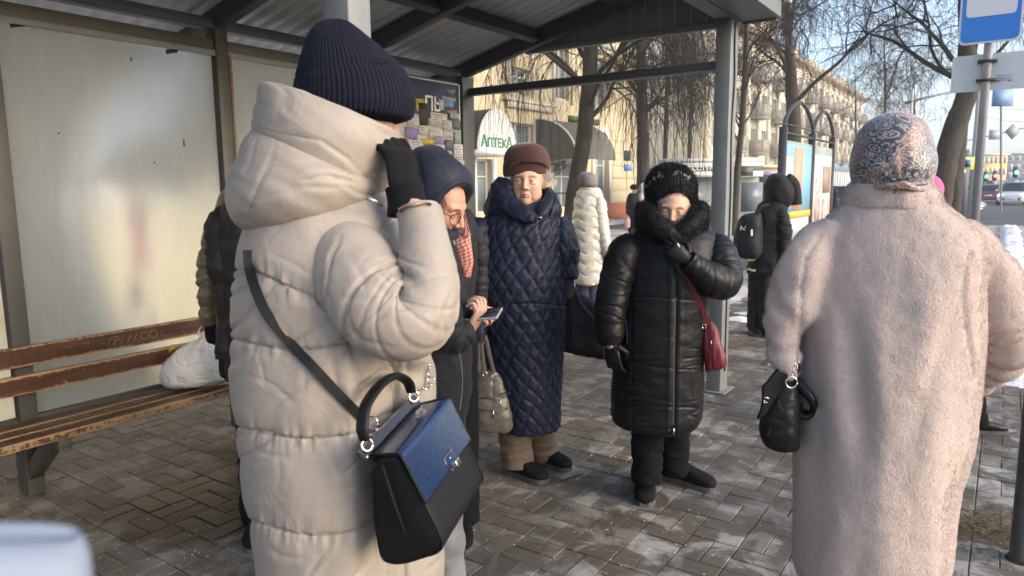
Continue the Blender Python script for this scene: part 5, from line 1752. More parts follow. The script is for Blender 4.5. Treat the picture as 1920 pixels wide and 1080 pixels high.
def shoe(parent, heel, toe, w=0.095, h=0.085, m=M_suede, boot=0.0, solem=M_sole):
    heel, toe = np.asarray(heel, float), np.asarray(toe, float)
    heel[2] = toe[2] = 0
    f = nrm(toe - heel)
    L = np.linalg.norm(toe - heel)
    s = np.cross(f, UP)
    rows = [(-0.01, 0.25, 0.6), (0.02, 0.36, 0.95), (0.15, 0.39, 1.0), (0.35, 0.38, 0.92), (0.55, 0.45, 0.72), (0.75, 0.50, 0.55), (0.92, 0.42, 0.42), (1.0, 0.2, 0.26)]
    K = catmull(np.array(rows), np.linspace(0, len(rows) - 1, 30))
    th = np.linspace(0, 2 * np.pi, 20, endpoint=False)
    P = np.array([[heel + f * (a * L) + s * (b * w * math.copysign(abs(math.cos(t)) ** 0.7, math.cos(t))) + UP * (0.018 + max(0, c * h * 0.5 * (1 + math.copysign(abs(math.sin(t)) ** 0.8, math.sin(t))))) for t in th] for a, b, c in K])
    o = mk("shoe", *grid_mesh(P), m, parent, smooth=True)
    R = np.array([[heel + f * (a * L) + s * (b * w * 1.06 * math.cos(t)) for t in th] for a, b, c in K])
    out = [(heel + f * (a * L)) + s * (b * w * 1.0) for a, b, c in K] + [(heel + f * (a * L)) - s * (b * w * 1.0) for a, b, c in K[::-1]]
    out = np.array(out)
    n = len(out)
    V = np.vstack([out + UP * 0.001, out + UP * 0.024])
    mk("sole", V, [list(range(n))[::-1], list(range(n, 2 * n))] + [[i, (i + 1) % n, n + (i + 1) % n, n + i] for i in range(n)], solem, o)
    if boot:
        a = heel + f * L * 0.22
        V, F = tube([a + UP * 0.04, a + UP * (boot * 0.5), a + UP * boot], [0.048, 0.052, 0.06], 16, M=12)
        mk("boot_shaft", V, F, m, o, smooth=True)
    return o
def leg(parent, top, ankle, r0, r1, m, name="trouser_leg", knee=None, wr=0.006):
    pts = [top, (np.asarray(top) + ankle) / 2 + (0 if knee is None else np.asarray(knee)), np.asarray(ankle)]
    G_ = tube_grid(pts, [r0, (r0 + r1) / 2, r1], 28, M=50)
    G_, N = outward(G_)
    G_ = crumple(G_, N, wr, 9, (1, 1, 1.6))
    return mk(name, *grid_mesh(G_), m, parent, smooth=True)
def person(label, loc, group=None):
    return empty("person", (loc[0], loc[1], 0), label, "person", group)
def body_of(parent, head, c, fwd, up, s, torso, arms, legs, col, full=True):
    """head, neck, trunk and limbs as one skin; the limbs and trunk run inside the clothes"""
    parts = [tube(p, r, 12, M=16) for p, r in [torso] + arms + [(p_, np.array(r_) * 0.55) for p_, r_ in legs]]
    V2, F2, N2 = fuse(parts, 0.014, 3)
    V, F, C = head
    V = orient(V, c, fwd, up, s)
    Vj, Fj = join([(V, F), (V2, F2)])
    Cj = np.vstack([C, np.tile(col, (len(V2), 1))])
    return mk("body", Vj, Fj, M_skin, parent, smooth=True, col=Cj)

# ================================================================== woman in the cream padded coat
def cloth(name, c, rough, bump=0.15, bscale=900, bdist=0.0006, sheen=0.03, spec=0.25, c2=None, coat=0.0, bump2=(30, 0.35, 0.006, 1.2)):
    return mat(name, c, rough, bump=bump, bscale=bscale, bdist=bdist, sheen=sheen, spec=spec, c2=c2 or tuple(v * 0.94 for v in c), nscale=5, coat=coat, bump2=bump2)
M_creamcoat = cloth("cream_nylon", (0.315, 0.275, 0.24), 0.48, sheen=0.06, spec=0.35, bump2=(14, 0.30, 0.010, 1.8))
D1 = 1.35
p_1 = at(625, 900, D1)
W1 = person("person in long cream padded coat and navy beanie, gloved hand raised to face", p_1)
def seam_noise(px, py):
    return noise(np.stack([px * 0.05, py * 0.012, px * 0], -1))
# --- body of the coat
P = loft(rows_h([(335, 575, 690, 0, 0.06), (362, 520, 712, 0, 0.12), (400, 476, 738, 0, 0.165), (450, 452, 765, 0, 0.185), (520, 440, 785, 0, 0.20), (600, 436, 795, 0, 0.20), (680, 438, 798, 0, 0.20),
                 (760, 444, 803, 0, 0.203), (840, 453, 808, 0, 0.207), (920, 463, 814, 0, 0.21), (1000, 478, 818, 0, 0.21), (1060, 488, 820, 0, 0.21), (1100, 494, 818, 0, 0.21), (1112, 500, 812, 0, 0.20)]), 420, 420, 2.25, D1)
P, N = outward(P)
px, py = pview(P)
seams = [lambda x: 505 + 0.45 * np.clip(x - 470, 0, 160) - 0.1 * np.clip(x - 640, 0, 300), lambda x: 634 + 22 * np.sin(np.clip((x - 436) / 250, 0, 1) * np.pi) , lambda x: 800 + 22 * np.sin(np.clip((x - 450) / 260, 0, 1) * np.pi), lambda x: 976 + 28 * np.sin(np.clip((x - 478) / 240, 0, 1) * np.pi)]
S = np.stack([np.full_like(px, 330.0)] + [f(px) for f in seams] + [np.full_like(px, 1150.0)], 0)
k = np.clip((py[None] >= S).sum(0) - 1, 0, len(S) - 2)
lo = np.take_along_axis(S, k[None], 0)[0]
hi = np.take_along_axis(S, k[None] + 1, 0)[0]
t = np.clip((py - lo) / (hi - lo), 0, 1)
bulge = 0.006 * (1 - np.abs(2 * t - 1) ** 3.0)
ds = np.minimum(py - lo, hi - py)
edge = (k > 0) | (t > 0.5)
gath = np.exp(-np.maximum(ds, 0) / 16) * (0.0055 * noise(np.stack([px * 0.060, py * 0.012, k * 3.1], -1)) + 0.004 * noise(np.stack([px * 0.12, py * 0.02, k * 1.7], -1)))
# soft dents: broad diagonals plus a few sharp creases
dent = 0.0045 * fbm(np.stack([(px + py * 0.35) * 0.011, (py - px * 0.35) * 0.006, k * 5.0], -1), 2)
cr = noise(np.stack([(px * 0.5 + py * 0.9) * 0.020, (py * 0.5 - px * 0.9) * 0.006, k * 2.0 + 9], -1))
dent = dent - 0.0045 * np.exp(-(cr / 0.10) ** 2) * smooth01((fbm(np.stack([px * 0.008, py * 0.008, px * 0 + 4], -1), 2) - 0.12) * 3)
groove = -0.005 * np.exp(-(np.maximum(ds, 0) / 2.3) ** 1.4) * (k + 1 < len(S)) * ((k > 0) | (t > 0.5)) * ((k < len(S) - 2) | (t < 0.5))
side_x = 655 + np.interp(py, [560, 640, 800, 980, 1080], [0, 0, 35, 45, 55])
sd = np.abs(px - side_x)
vis = (N @ FW) < 0.2
groove = groove - 0.006 * np.exp(-(sd / 4.5) ** 2) * vis * (py > 600) + 0.003 * np.exp(-((sd - 22) / 14) ** 2) * vis * (py > 600)
sd2 = np.abs(px - (722 + 0.05 * (py - 650)))
groove = groove - 0.010 * np.exp(-(sd2 / 5.0) ** 2) * vis * (py > 640)
P = P + FW * (0.075 * smooth01((px - 655) / 70) * smooth01((py - 655) / 70) * ((N @ FW) < 0.3))[..., None]
front_ = (N @ FW) < 0.15
cz = crease(px, py, [(((500, 772), (545, 738), (592, 708)), 0.006, 5), (((600, 612), (560, 640), (520, 650)), 0.004, 6), (((470, 700), (520, 725), (560, 760)), 0.003, 7), (((590, 690), (640, 640), (668, 600)), 0.006, 6),
     (((480, 640), (495, 690), (500, 730)), 0.003, 6), (((560, 660), (575, 700), (570, 740)), 0.003, 6), (((620, 650), (630, 720), (660, 780)), 0.005, 7), (((460, 830), (500, 850), (560, 858)), 0.003, 7),
     (((520, 830), (530, 880), (525, 930)), 0.0025, 7), (((610, 830), (640, 900), (650, 960)), 0.003, 7), (((500, 1015), (530, 1040), (580, 1048)), 0.003, 7), (((640, 1000), (630, 1040), (600, 1075)), 0.003, 6),
     (((730, 660), (736, 690), (728, 730)), 0.006, 5), (((760, 660), (752, 700), (745, 760)), 0.006, 6), (((640, 420), (660, 450), (690, 470)), 0.004, 6), (((500, 470), (560, 500), (600, 528)), 0.002, 6)]) * front_
fine = np.exp(-np.maximum(ds, 0) / 9) * 0.0016 * noise(np.stack([px * 0.22, py * 0.03, k * 1.7 + 3], -1))
cz = 0.55 * cz + 0.0008 * fbm(np.stack([px * 0.03, py * 0.03, k * 1.0], -1), 3)
P = P + N * (bulge + gath + fine + dent + groove + cz)[..., None]
VF_t1 = grid_mesh(P)
coat1 = mk("coat", *VF_t1, M_creamcoat, W1, smooth=True)
# --- sleeve with the bent elbow
P = sleeve([(650, 440, -0.06, 40), (655, 478, -0.13, 74), (672, 525, -0.17, 88), (706, 572, -0.20, 88), (750, 600, -0.215, 82), (786, 592, -0.215, 74), (803, 545, -0.20, 63), (801, 492, -0.18, 55), (794, 445, -0.155, 50), (786, 405, -0.135, 48), (783, 391, -0.13, 47)], D1, 150, 230)
P, N = outward(P)
u, v = arc_coords(P)
L = v.max()
fr = v / L
px, py = pview(P)
inner = np.exp(-((px - 745) / 38) ** 2 - ((py - 530) / 45) ** 2)              # crook of the elbow
bul = 0.002 * np.abs(np.sin(fr * np.pi * 3.2))
z = 0.004 * fbm(np.stack([u * 5, v * 11, v * 0 + 2], -1), 3)
cre = noise(np.stack([u * 5 + v * 9, v * 28 - u * 8, v * 0 + 7], -1))
z = z - 0.0028 * np.exp(-(cre / 0.10) ** 2) * smooth01(np.exp(-((fr - 0.55) / 0.22) ** 2))
fold = 0.004 * np.sin((py * 0.9 - px * 0.5) * 0.13) * inner
gr = -0.006 * np.exp(-((fr - 0.40 + 0.04 * np.sin(u * 8)) / 0.008) ** 2)
cz = crease(px, py, [(((612, 520), (600, 570), (604, 612)), 0.006, 4), (((640, 442), (618, 480), (608, 525)), 0.006, 4), (((705, 480), (735, 505), (772, 520)), 0.006, 6), (((700, 500), (728, 530), (760, 545)), 0.005, 6), (((735, 470), (760, 490), (800, 500)), 0.006, 5),
     (((690, 610), (730, 580), (770, 575)), 0.004, 6), (((640, 560), (690, 560), (740, 540)), 0.003, 7), (((850, 545), (838, 590), (815, 640)), 0.004, 6), (((835, 560), (836, 600), (842, 640)), 0.005, 5), (((630, 600), (680, 640), (740, 655)), 0.003, 7), (((650, 470), (680, 520), (690, 560)), 0.002, 8)]) * ((N @ FW) < 0.2)
P = P + N * (bul + z + fold + gr + 0.6 * cz - 0.004)[..., None]
# turn the cuff in
cap = np.concatenate([P, P[-1:] * 0.9 + P[-1:].mean(1, keepdims=True) * 0.1, P[-6:-5] * 0.86 + P[-6:-5].mean(1, keepdims=True) * 0.14], 0)
VF_s1 = grid_mesh(cap)
mk("sleeve", *VF_s1, M_creamcoat, W1, smooth=True)
# far arm, hidden behind the trunk
P = sleeve([(660, 430, 0.10, 50), (670, 520, 0.16, 75), (700, 620, 0.18, 70), (730, 700, 0.15, 58), (745, 770, 0.12, 50)], D1, 50, 60)
mk("sleeve", *grid_mesh(outward(P)[0]), M_creamcoat, W1, smooth=True)
# --- hood lying back as a deep collar: lower roll and upper stand
def hoodpiece(rows, amp, name, seed, lines, n=220, M=130):
    P = loft(rows, n, M, 2.1, D1)
    P, N = outward(P)
    px, py = pview(P)
    q = np.stack([(px + 0.9 * py) * 0.0045, (py - 0.62 * px) * 0.016, 0.6 * (N @ FW) + seed], -1)
    f1 = fbm(q, 2)
    r1 = noise(q * np.array([1.0, 1.25, 1]) + 5)
    w1 = smooth01((noise(q * 0.8 + 21) + 0.15) * 2.5)
    dsp = amp * f1 - amp * 0.8 * np.exp(-(r1 / 0.09) ** 2) * w1 + amp * 0.12 * noise(np.stack([px * 0.03, py * 0.03, px * 0 + seed], -1))
    dsp = dsp + 0.45 * crease(px, py, lines) * ((N @ FW) < 0.2)
    P = P + N * dsp[..., None]
    VF = grid_mesh(P)
    mk(name, *VF, M_creamcoat, coat1, smooth=True)
    return VF
VF_h1 = hoodpiece([(545, 412, 660, 400, 0, 0.06), (500, 428, 682, 392, 0, 0.12), (456, 430, 696, 384, 0, 0.168), (424, 388, 706, 372, 0, 0.198), (428, 335, 714, 356, 0, 0.203), (447, 288, 714, 344, 0, 0.193), (468, 250, 704, 350, 0, 0.17), (492, 246, 684, 356, 0, 0.13), (540, 270, 660, 360, 0, 0.09)], 0.0045, "hood", 1.0, [(((482, 250), (470, 300), (455, 345)), 0.003, 5), (((520, 262), (500, 320), (480, 365), (462, 412)), 0.005, 5), (((545, 345), (610, 330), (680, 345)), 0.006, 6), (((500, 372), (560, 350), (640, 352)), 0.006, 6), (((560, 300), (620, 312), (690, 335)), 0.005, 6), (((600, 290), (650, 318), (700, 350)), 0.005, 5), (((430, 350), (450, 380), (480, 395)), 0.004, 5), (((640, 345), (670, 362), (700, 368)), 0.005, 4)])
VF_h2 = hoodpiece([(505, 290, 690, 400, 0, 0.09), (474, 262, 702, 392, 0, 0.14), (469, 242, 710, 374, 0, 0.168), (473, 215, 730, 342, 0, 0.172), (479, 190, 752, 304, 0, 0.166), (485, 166, 767, 270, 0, 0.152), (490, 160, 767, 264, 0, 0.147), (500, 164, 757, 268, 0, 0.139), (522, 215, 726, 300, 0, 0.125), (560, 280, 690, 330, 0, 0.09)], 0.0035, "hood_collar", 6.0, [(((540, 252), (600, 262), (655, 300), (700, 352)), 0.006, 5), (((620, 205), (670, 235), (715, 290)), 0.003, 7), (((660, 215), (720, 250), (752, 262)), 0.003, 6), (((560, 215), (610, 235), (650, 270)), 0.002, 8), (((720, 250), (735, 285), (722, 330)), 0.003, 6)])
mk("collar_zip", *tube([at(690, 372, D1 - 0.175), at(705, 378, D1 - 0.165), at(716, 386, D1 - 0.15)], [0.0045, 0.004, 0.003], 6), mat("zip_metal", (0.45, 0.42, 0.36), 0.3, metal=0.9), coat1, smooth=True)
# --- beanie, ribbed, cuff turned up
M_beanie = mat("navy_knit", (0.006, 0.0075, 0.016), 0.9, spec=0.2, c2=(0.009, 0.011, 0.023), nscale=60, bump=0.7, bscale=500, bdist=0.002, sheen=0.03)
def beanie(rows, d0, ribs, amp, m, parent, name="beanie", n=None, M=110, tilt=0.0):
    P = loft(rows, n or ribs * 8, M, 2.0, d0)
    P, N = outward(P)
    th = np.linspace(0, 2 * np.pi, P.shape[1], endpoint=False)[None]
    u, v = arc_coords(P)
    z = amp * (np.abs(np.cos(th * ribs / 2)) ** 0.7 - 0.5) + 0.3 * amp * noise(np.stack([u * 30, v * 160, u * 0], -1)) + 0.003 * noise(P * 12)
    r = np.linalg.norm(P - P.mean(1, keepdims=True), axis=2)
    P = P + N * (z * smooth01(r / 0.05))[..., None]
    return mk(name, *grid_mesh(P), m, parent, smooth=True)
bn1 = beanie([(560, 150, 742, 132, 0, 0.094), (555, 146, 752, 128, 0, 0.097), (560, 125, 741, 112, 0, 0.093), (569, 95, 714, 90, 0, 0.082), (578, 68, 686, 68, 0, 0.064), (590, 50, 664, 50, 0, 0.045), (603, 42, 652, 43, 0, 0.03), (620, 39, 640, 40, 0, 0.012)], D1, 76, 0.0020, M_beanie, W1)
beanie([(600, 215, 738, 232, 0, 0.075), (562, 208, 768, 225, 0, 0.097), (550, 200, 777, 214, 0, 0.104), (549, 185, 780, 196, 0, 0.107), (551, 163, 772, 160, 0, 0.106), (554, 150, 760, 135, 0, 0.102), (560, 146, 752, 130, 0, 0.096), (575, 150, 742, 134, 0, 0.088)], D1, 76, 0.0026, M_beanie, bn1, "beanie_cuff", M=60)
# --- head, hand, legs
fwd1 = nrm(RT * 0.80 + FW * 0.52 - UP * 0.30)
hc = at(658, 198, D1 + 0.01)
hd1 = head_mesh(res=0.6)
arm_r = ([at(655, 440, D1 - 0.05), at(700, 565, D1 - 0.19), at(790, 600, D1 - 0.2), at(795, 470, D1 - 0.17), at(768, 380, D1 - 0.12)], [0.05, 0.045, 0.04, 0.036, 0.028])
arm_l = ([at(660, 440, D1 + 0.08), at(690, 600, D1 + 0.17), at(740, 760, D1 + 0.12)], [0.05, 0.045, 0.03])
tor = ([at(650, 320, D1), at(625, 430, D1), at(615, 600, D1), at(620, 820, D1)], [0.05, 0.12, 0.12, 0.14])
fa, fb = p_1 * np.array([1, 1, 0]) + RT * 0.06 - FW * 0.09, p_1 * np.array([1, 1, 0]) + RT * 0.12 + FW * 0.10
legs = [([at(625, 820, D1) - FW * 0.08, fa + UP * 0.45, fa + UP * 0.1], [0.09, 0.06, 0.045]), ([at(640, 820, D1) + FW * 0.08, fb + UP * 0.45, fb + UP * 0.1], [0.09, 0.06, 0.045])]
SK1 = np.array([0.52, 0.31, 0.23])
b1_ = body_of(W1, hd1, hc, fwd1, UP, 0.92, tor, [arm_r, arm_l], legs, SK1)
M_jean = mat("grey_denim", (0.10, 0.105, 0.12), 0.8, c2=(0.17, 0.175, 0.19), nscale=14, bump=0.4, bscale=300)
for f in (fa, fb):
    leg(W1, f + UP * 0.70 - RT * 0.03, f + UP * 0.10, 0.088, 0.062, M_jean)
    shoe(W1, f - RT * 0.08 - FW * 0.02, f + RT * 0.16 + FW * 0.06, boot=0.18)
# grey trouser seen in front of the hem
leg(W1, at(832, 930, D1 + 0.10), at(842, 1180, D1 + 0.12), 0.042, 0.036, M_jean, wr=0.005)
P = tube_grid([at(765, 402, D1 - 0.12), at(762, 375, D1 - 0.115), at(757, 350, D1 - 0.11)], [0.036, 0.033, 0.033], 24, M=12)
gl_w = at(760, 372, D1 - 0.115)
g1 = mk("glove_cuff", *grid_mesh(P), M_knit, W1, smooth=True)
add_hand("glove", W1, M_knit, gl_w, UP * 0.95 - RT * 0.10 + FW * 0.1, RT * 0.75 - FW * 0.62, -1, curl=0.62, s=0.88, spread=0.0, thumb=0.8, palm_w=0.078, voxel=0.004)
# --- strap over the shoulder
S1 = Surf(VF_t1)
# rows of stitching along the quilting seams
M_stitch = mat("stitch_thread", (0.20, 0.165, 0.135), 0.8)
def stitches(surf, curves, parent, step=5.2, dash=3.0, r=0.0006, lift=0.0006):
    out = []
    for c in curves:
        c = catmull(np.array(c, float), np.linspace(0, len(c) - 1, 200))
        d = np.concatenate([[0], np.cumsum(np.hypot(*np.diff(c, axis=0).T))])
        for s0 in np.arange(2, d[-1] - 6, step):
            q = [surf.hit(np.interp(s, d, c[:, 0]), np.interp(s, d, c[:, 1]), lift, 9.0) for s in (s0, s0 + dash / 2, s0 + dash)]
            if max(np.linalg.norm(q[0] - q[1]), np.linalg.norm(q[1] - q[2])) < 0.01:
                out.append(q)
    out = np.array(out)
    return mk("stitching", *many_tubes(out, np.full(out.shape[:2], r), 4), M_stitch, parent, kind="stuff")
stitches(S1, [[(x, f(np.array(float(x)))) for x in range(440, 800, 30)] for f in seams] + [[(655, 640), (672, 720), (690, 800), (697, 900), (700, 980), (708, 1060)]], coat1)
S1s = Surf(VF_s1)
stitches(S1s, [[(645, 438), (622, 475), (608, 520), (600, 565), (603, 610)], [(640, 640), (690, 600), (740, 550)]], coat1)
S1h = Surf(VF_h1, VF_h2)
stitches(S1h, [[(520, 262), (500, 318), (482, 362), (466, 405)], [(478, 236), (540, 250), (600, 262)]], coat1)
M_strap = mat("strap_leather", (0.007, 0.0065, 0.0065), 0.45, spec=0.25, bump=0.5, bscale=160, bdist=0.001)

# ================================================================== black handbag with sky-tinted flap
HB = empty("handbag", at(800, 900, 1.2), "black leather handbag with glossy blue crocodile flap worn over the cream coat", "handbag")
P0 = at(740, 856, 1.065)                                     # front top left corner
wv = 0.94 * (RT * 0.062 + FW * 0.20 + UP * 0.034)
hv = 0.94 * (RT * 0.077 + FW * 0.006 - UP * 0.172)
tv = nrm(np.cross(wv, hv))
if tv @ RT > 0: tv = -tv
def bp(a, b, c):
    return P0 + wv * a + hv * b + tv * c
def croc(name, c, rough):
    m, nt, b = new_mat(name)
    tc = nt.nodes.new("ShaderNodeTexCoord")
    mp = nt.nodes.new("ShaderNodeMapping")
    nt.links.new(tc.outputs["UV"], mp.inputs[0])
    br = nt.nodes.new("ShaderNodeTexBrick")
    br.inputs["Scale"].default_value = 1.0
    br.inputs["Mortar Size"].default_value = 0.018
    br.inputs["Mortar Smooth"].default_value = 0.6
    br.inputs["Brick Width"].default_value = 0.42
    br.inputs["Row Height"].default_value = 0.32
    nz = nt.nodes.new("ShaderNodeTexNoise")
    nz.inputs["Scale"].default_value = 2.2
    nt.links.new(mp.outputs[0], nz.inputs[0])
    av = nt.nodes.new("ShaderNodeMixRGB")
    av.blend_type = 'ADD'
    av.inputs[0].default_value = 0.5
    nt.links.new(mp.outputs[0], av.inputs[1])
    nt.links.new(nz.outputs["Color"], av.inputs[2])
    nt.links.new(av.outputs[0], br.inputs[0])
    bpn = nt.nodes.new("ShaderNodeBump")
    bpn.inputs["Strength"].default_value = 0.9
    bpn.inputs["Distance"].default_value = 0.0013
    bpn.invert = True
    nt.links.new(br.outputs["Fac"], bpn.inputs["Height"])
    nt.links.new(bpn.outputs[0], b.inputs["Normal"])
    col = mixc(nt, br.outputs["Fac"], c, tuple(v * 0.85 for v in c))
    nt.links.new(col, b.inputs["Base Color"])
    b.inputs["Roughness"].default_value = rough
    b.inputs["Coat Weight"].default_value = 0.7
    b.inputs["Coat Roughness"].default_value = 0.16
    return m
M_croc = croc("croc_sky_tint", (0.007, 0.024, 0.075), 0.2)  # blue sky reflection of the glossy flap is put into its base colour
M_crocb = croc("croc_black", (0.012, 0.012, 0.013), 0.3)
M_peb = mat("pebbled_leather", (0.007, 0.007, 0.0085), 0.45, spec=0.3, bump=0.8, bscale=520, bdist=0.0014)
M_gold = mat("bag_metal", (0.62, 0.58, 0.5), 0.22, metal=1.0)
# body: section (h, t) swept along the width, soft corners, gusset deeper at the base
sec = [(0.0, 0.0), (0.25, -0.004), (0.5, -0.007), (0.75, -0.008), (0.93, -0.005), (1.0, 0.008), (1.03, 0.035), (1.03, 0.085), (0.99, 0.11), (0.9, 0.118), (0.6, 0.1), (0.3, 0.075), (0.02, 0.05), (-0.015, 0.025)]
K = np.array(sec + sec[:1])
K = catmull(K, np.linspace(0, len(K) - 1, 57))[:-1]
aa = np.array([-0.012, 0.0, 0.03, 0.1, 0.25, 0.5, 0.75, 0.9, 0.97, 1.0, 1.012])
infl = np.array([0.90, 0.97, 1.0, 1, 1, 1, 1, 1, 1.0, 0.97, 0.90])
mid = K.mean(0)
P = np.array([[bp(a + 0.05 * (1 - 2 * a) * (1 - h) * 0.6, *(mid + (np.array((h, c)) - mid) * f)) for h, c in K] for a, f in zip(aa, infl)])
# gusset fold pressed into the ends
for i in (0, 1, len(aa) - 2, len(aa) - 1):
    s_ = 1 if i < 2 else -1
    P[i] += s_ * wv * 0.02 * np.exp(-((K[:, 1] - 0.04) / 0.02) ** 2)[:, None]
Pb, N = outward(P)
mk("bag_body", *grid_mesh(Pb), M_peb, HB, smooth=True, bevel=0)
for a in (0.0, 1.0):                                        # piping round both ends
    i = 1 if a == 0 else len(aa) - 2
    ring = P[i]
    c_ = ring.mean(0)
    ring = c_ + (ring - c_) * 1.012
    mk("piping", *tube(np.vstack([ring, ring[:1]]), [0.0022] * (len(ring) + 1), 6), M_strap, HB, smooth=True)
# gusset crease lines
mk("gusset_fold", *tube([bp(-0.018, 0.04, 0.026), bp(-0.03, 0.4, 0.038), bp(-0.022, 0.8, 0.05)], [0.002, 0.0035, 0.001], 6, M=12), M_peb, HB, smooth=True)
# flap
nu, nv = 26, 16
U = np.linspace(-0.015, 1.015, nu)
Vv = np.linspace(-0.10, 0.50, nv)
def flap_pt(a, b, lift):
    c = -0.012 if b > 0.0 else -0.012 + 0.055 * ((-b) / 0.10) ** 1.6
    wd = 1.0 - 0.10 * max(0, -b / 0.1) - 0.0 * b
    a2 = 0.5 + (a - 0.5) * wd
    return bp(a2, b if b > 0 else b * 0.55, c - lift)
top_ = np.array([[flap_pt(a, b, 0.003) for a in U] for b in Vv])
bot_ = np.array([[flap_pt(a, b, 0.0) for a in U] for b in Vv])
V1, F1 = grid_mesh(top_, False)
V2, F2 = grid_mesh(bot_[:, ::-1], False)
rim = []
edge_i = [(0, j) for j in range(nu)] + [(i, nu - 1) for i in range(1, nv)] + [(nv - 1, j) for j in range(nu - 2, -1, -1)] + [(i, 0) for i in range(nv - 2, 0, -1)]
Vj, Fj = join([(V1, F1), (V2, F2)])
uvs = np.array([[b * 2.6, a * 4.6] for b in Vv for a in U])
fl = mk("flap", Vj, Fj, M_croc, HB, smooth=True, uv=np.vstack([uvs, uvs]))
ed = np.array([(top_[i, j] + bot_[i, j]) / 2 for i, j in edge_i])
mk("flap_edge", *tube(np.vstack([ed, ed[:1]]), [0.0024] * (len(ed) + 1), 6), M_strap, fl, smooth=True)
# top gusset strip behind the flap
P = np.array([[bp(a, b, c) for (b, c) in ((-0.15, 0.052), (-0.15, 0.060), (0.05, 0.055), (0.05, 0.045))] for a in np.linspace(-0.03, 1.03, 12)])
uvt = np.array([[a * 7, t * 0.9] for a in np.linspace(0, 1, 12) for t in (0, 0.1, 1, 0.9)] + [[0, 0], [7, 0]])
mk("top_strip", *grid_mesh(P), M_crocb, HB, uv=uvt)
def ring_mesh(c, n, r, tr, m=22):
    n = nrm(n)
    a = nrm(np.cross(n, UP + 0.01))
    b = np.cross(n, a)
    th = np.linspace(0, 2 * np.pi, m + 1)
    return tube(np.array([np.asarray(c) + r * (a * math.cos(t) + b * math.sin(t)) for t in th]), [tr] * (m + 1), 7)
for a in (0.05, 0.95):
    mk("handle_ring", *ring_mesh(bp(a, -0.16, 0.045), tv * 0.7 + wv * 2, 0.0095, 0.0024), M_gold, HB, smooth=True)
hp = [bp(0.05, -0.21, 0.045), bp(0.07, -0.33, 0.04), bp(0.22, -0.47, 0.035), bp(0.5, -0.53, 0.03), bp(0.78, -0.47, 0.035), bp(0.93, -0.33, 0.04), bp(0.95, -0.21, 0.045)]
mk("handle", *tube(hp, np.array([[0.005, 0.010], [0.006, 0.0115], [0.0068, 0.0115], [0.0068, 0.0115], [0.0068, 0.0115], [0.006, 0.0115], [0.005, 0.010]]), 14, ref=tv, M=50), M_strap, HB, smooth=True)
# turn-lock: shield plate, metal rim, square catch
def shield(s, c, dh):
    pts = [(-0.6, -0.5), (0.6, -0.5), (0.75, 0.0), (0.45, 0.55), (-0.45, 0.55), (-0.75, 0.0)]
    lo_ = [bp(0.56 + 0.105 * s * x, 0.44 + 0.13 * s * y, c) for x, y in pts]
    hi_ = [bp(0.56 + 0.105 * s * x, 0.44 + 0.13 * s * y, c - dh) for x, y in pts]
    n = len(pts)
    return np.array(lo_ + hi_), [list(range(n)), list(range(n, 2 * n))[::-1]] + [[i, (i + 1) % n, n + (i + 1) % n, n + i] for i in range(n)]
lk = mk("lock_plate", *shield(1.12, -0.0145, 0.003), M_gold, HB, bevel=0.001)
mk("lock_inlay", *shield(0.96, -0.0178, 0.002), mat("lock_blue", (0.01, 0.03, 0.10), 0.2, coat=0.5), lk)
mk("lock_catch", *obox(bp(0.60, 0.50, -0.0205), wv * 0.085, hv * 0.075, tv * 0.006), M_gold, lk, bevel=0.0015)
mk("lock_catch_pin", *obox(bp(0.60, 0.50, -0.0245), wv * 0.045, hv * 0.04, tv * 0.003), mat("lock_dark", (0.08, 0.08, 0.085), 0.3, metal=0.6), lk, bevel=0.001)
mk("lock_script", *obox(bp(0.555, 0.405, -0.0202), wv * 0.07, hv * 0.008, tv * 0.0006), M_gold, lk)
# shoulder strap, its ring and swivel clip
st = [(470, 470), (472, 500), (482, 540), (505, 590), (545, 640), (590, 690), (632, 738), (668, 775), (681, 784)]
mk("shoulder_strap", *strap_on(S1, st, 0.0165, 0.004, 0.005, 80), M_strap, HB, smooth=False)
rc = S1.hit(686, 790, 0.012)
mk("strap_ring", *ring_mesh(rc, FW + RT * 0.3, 0.0105, 0.0022), M_gold, HB, smooth=True)
mk("swivel_clip", *tube([rc + RT * 0.004 - UP * 0.008, rc + RT * 0.012 - UP * 0.022, (rc + bp(0.0, -0.1, 0.05)) / 2, bp(0.0, -0.06, 0.05)], [0.003, 0.005, 0.0042, 0.0025], 8, M=16), M_gold, HB, smooth=True)
# far strap end: chain of links rising behind the handle
cpts = [bp(0.97, -0.2, 0.045), at(808, 722, 1.32), at(800, 690, 1.33), at(797, 655, 1.33)]
cc = catmull(np.array(cpts), np.linspace(0, 3, 9))
for i in range(8):
    m_ = (cc[i] + cc[i + 1]) / 2
    mk("strap_link", *ring_mesh(m_, np.cross(cc[i + 1] - cc[i], RT if i % 2 else FW), 0.0068, 0.0018, 12), M_gold, HB, smooth=True)

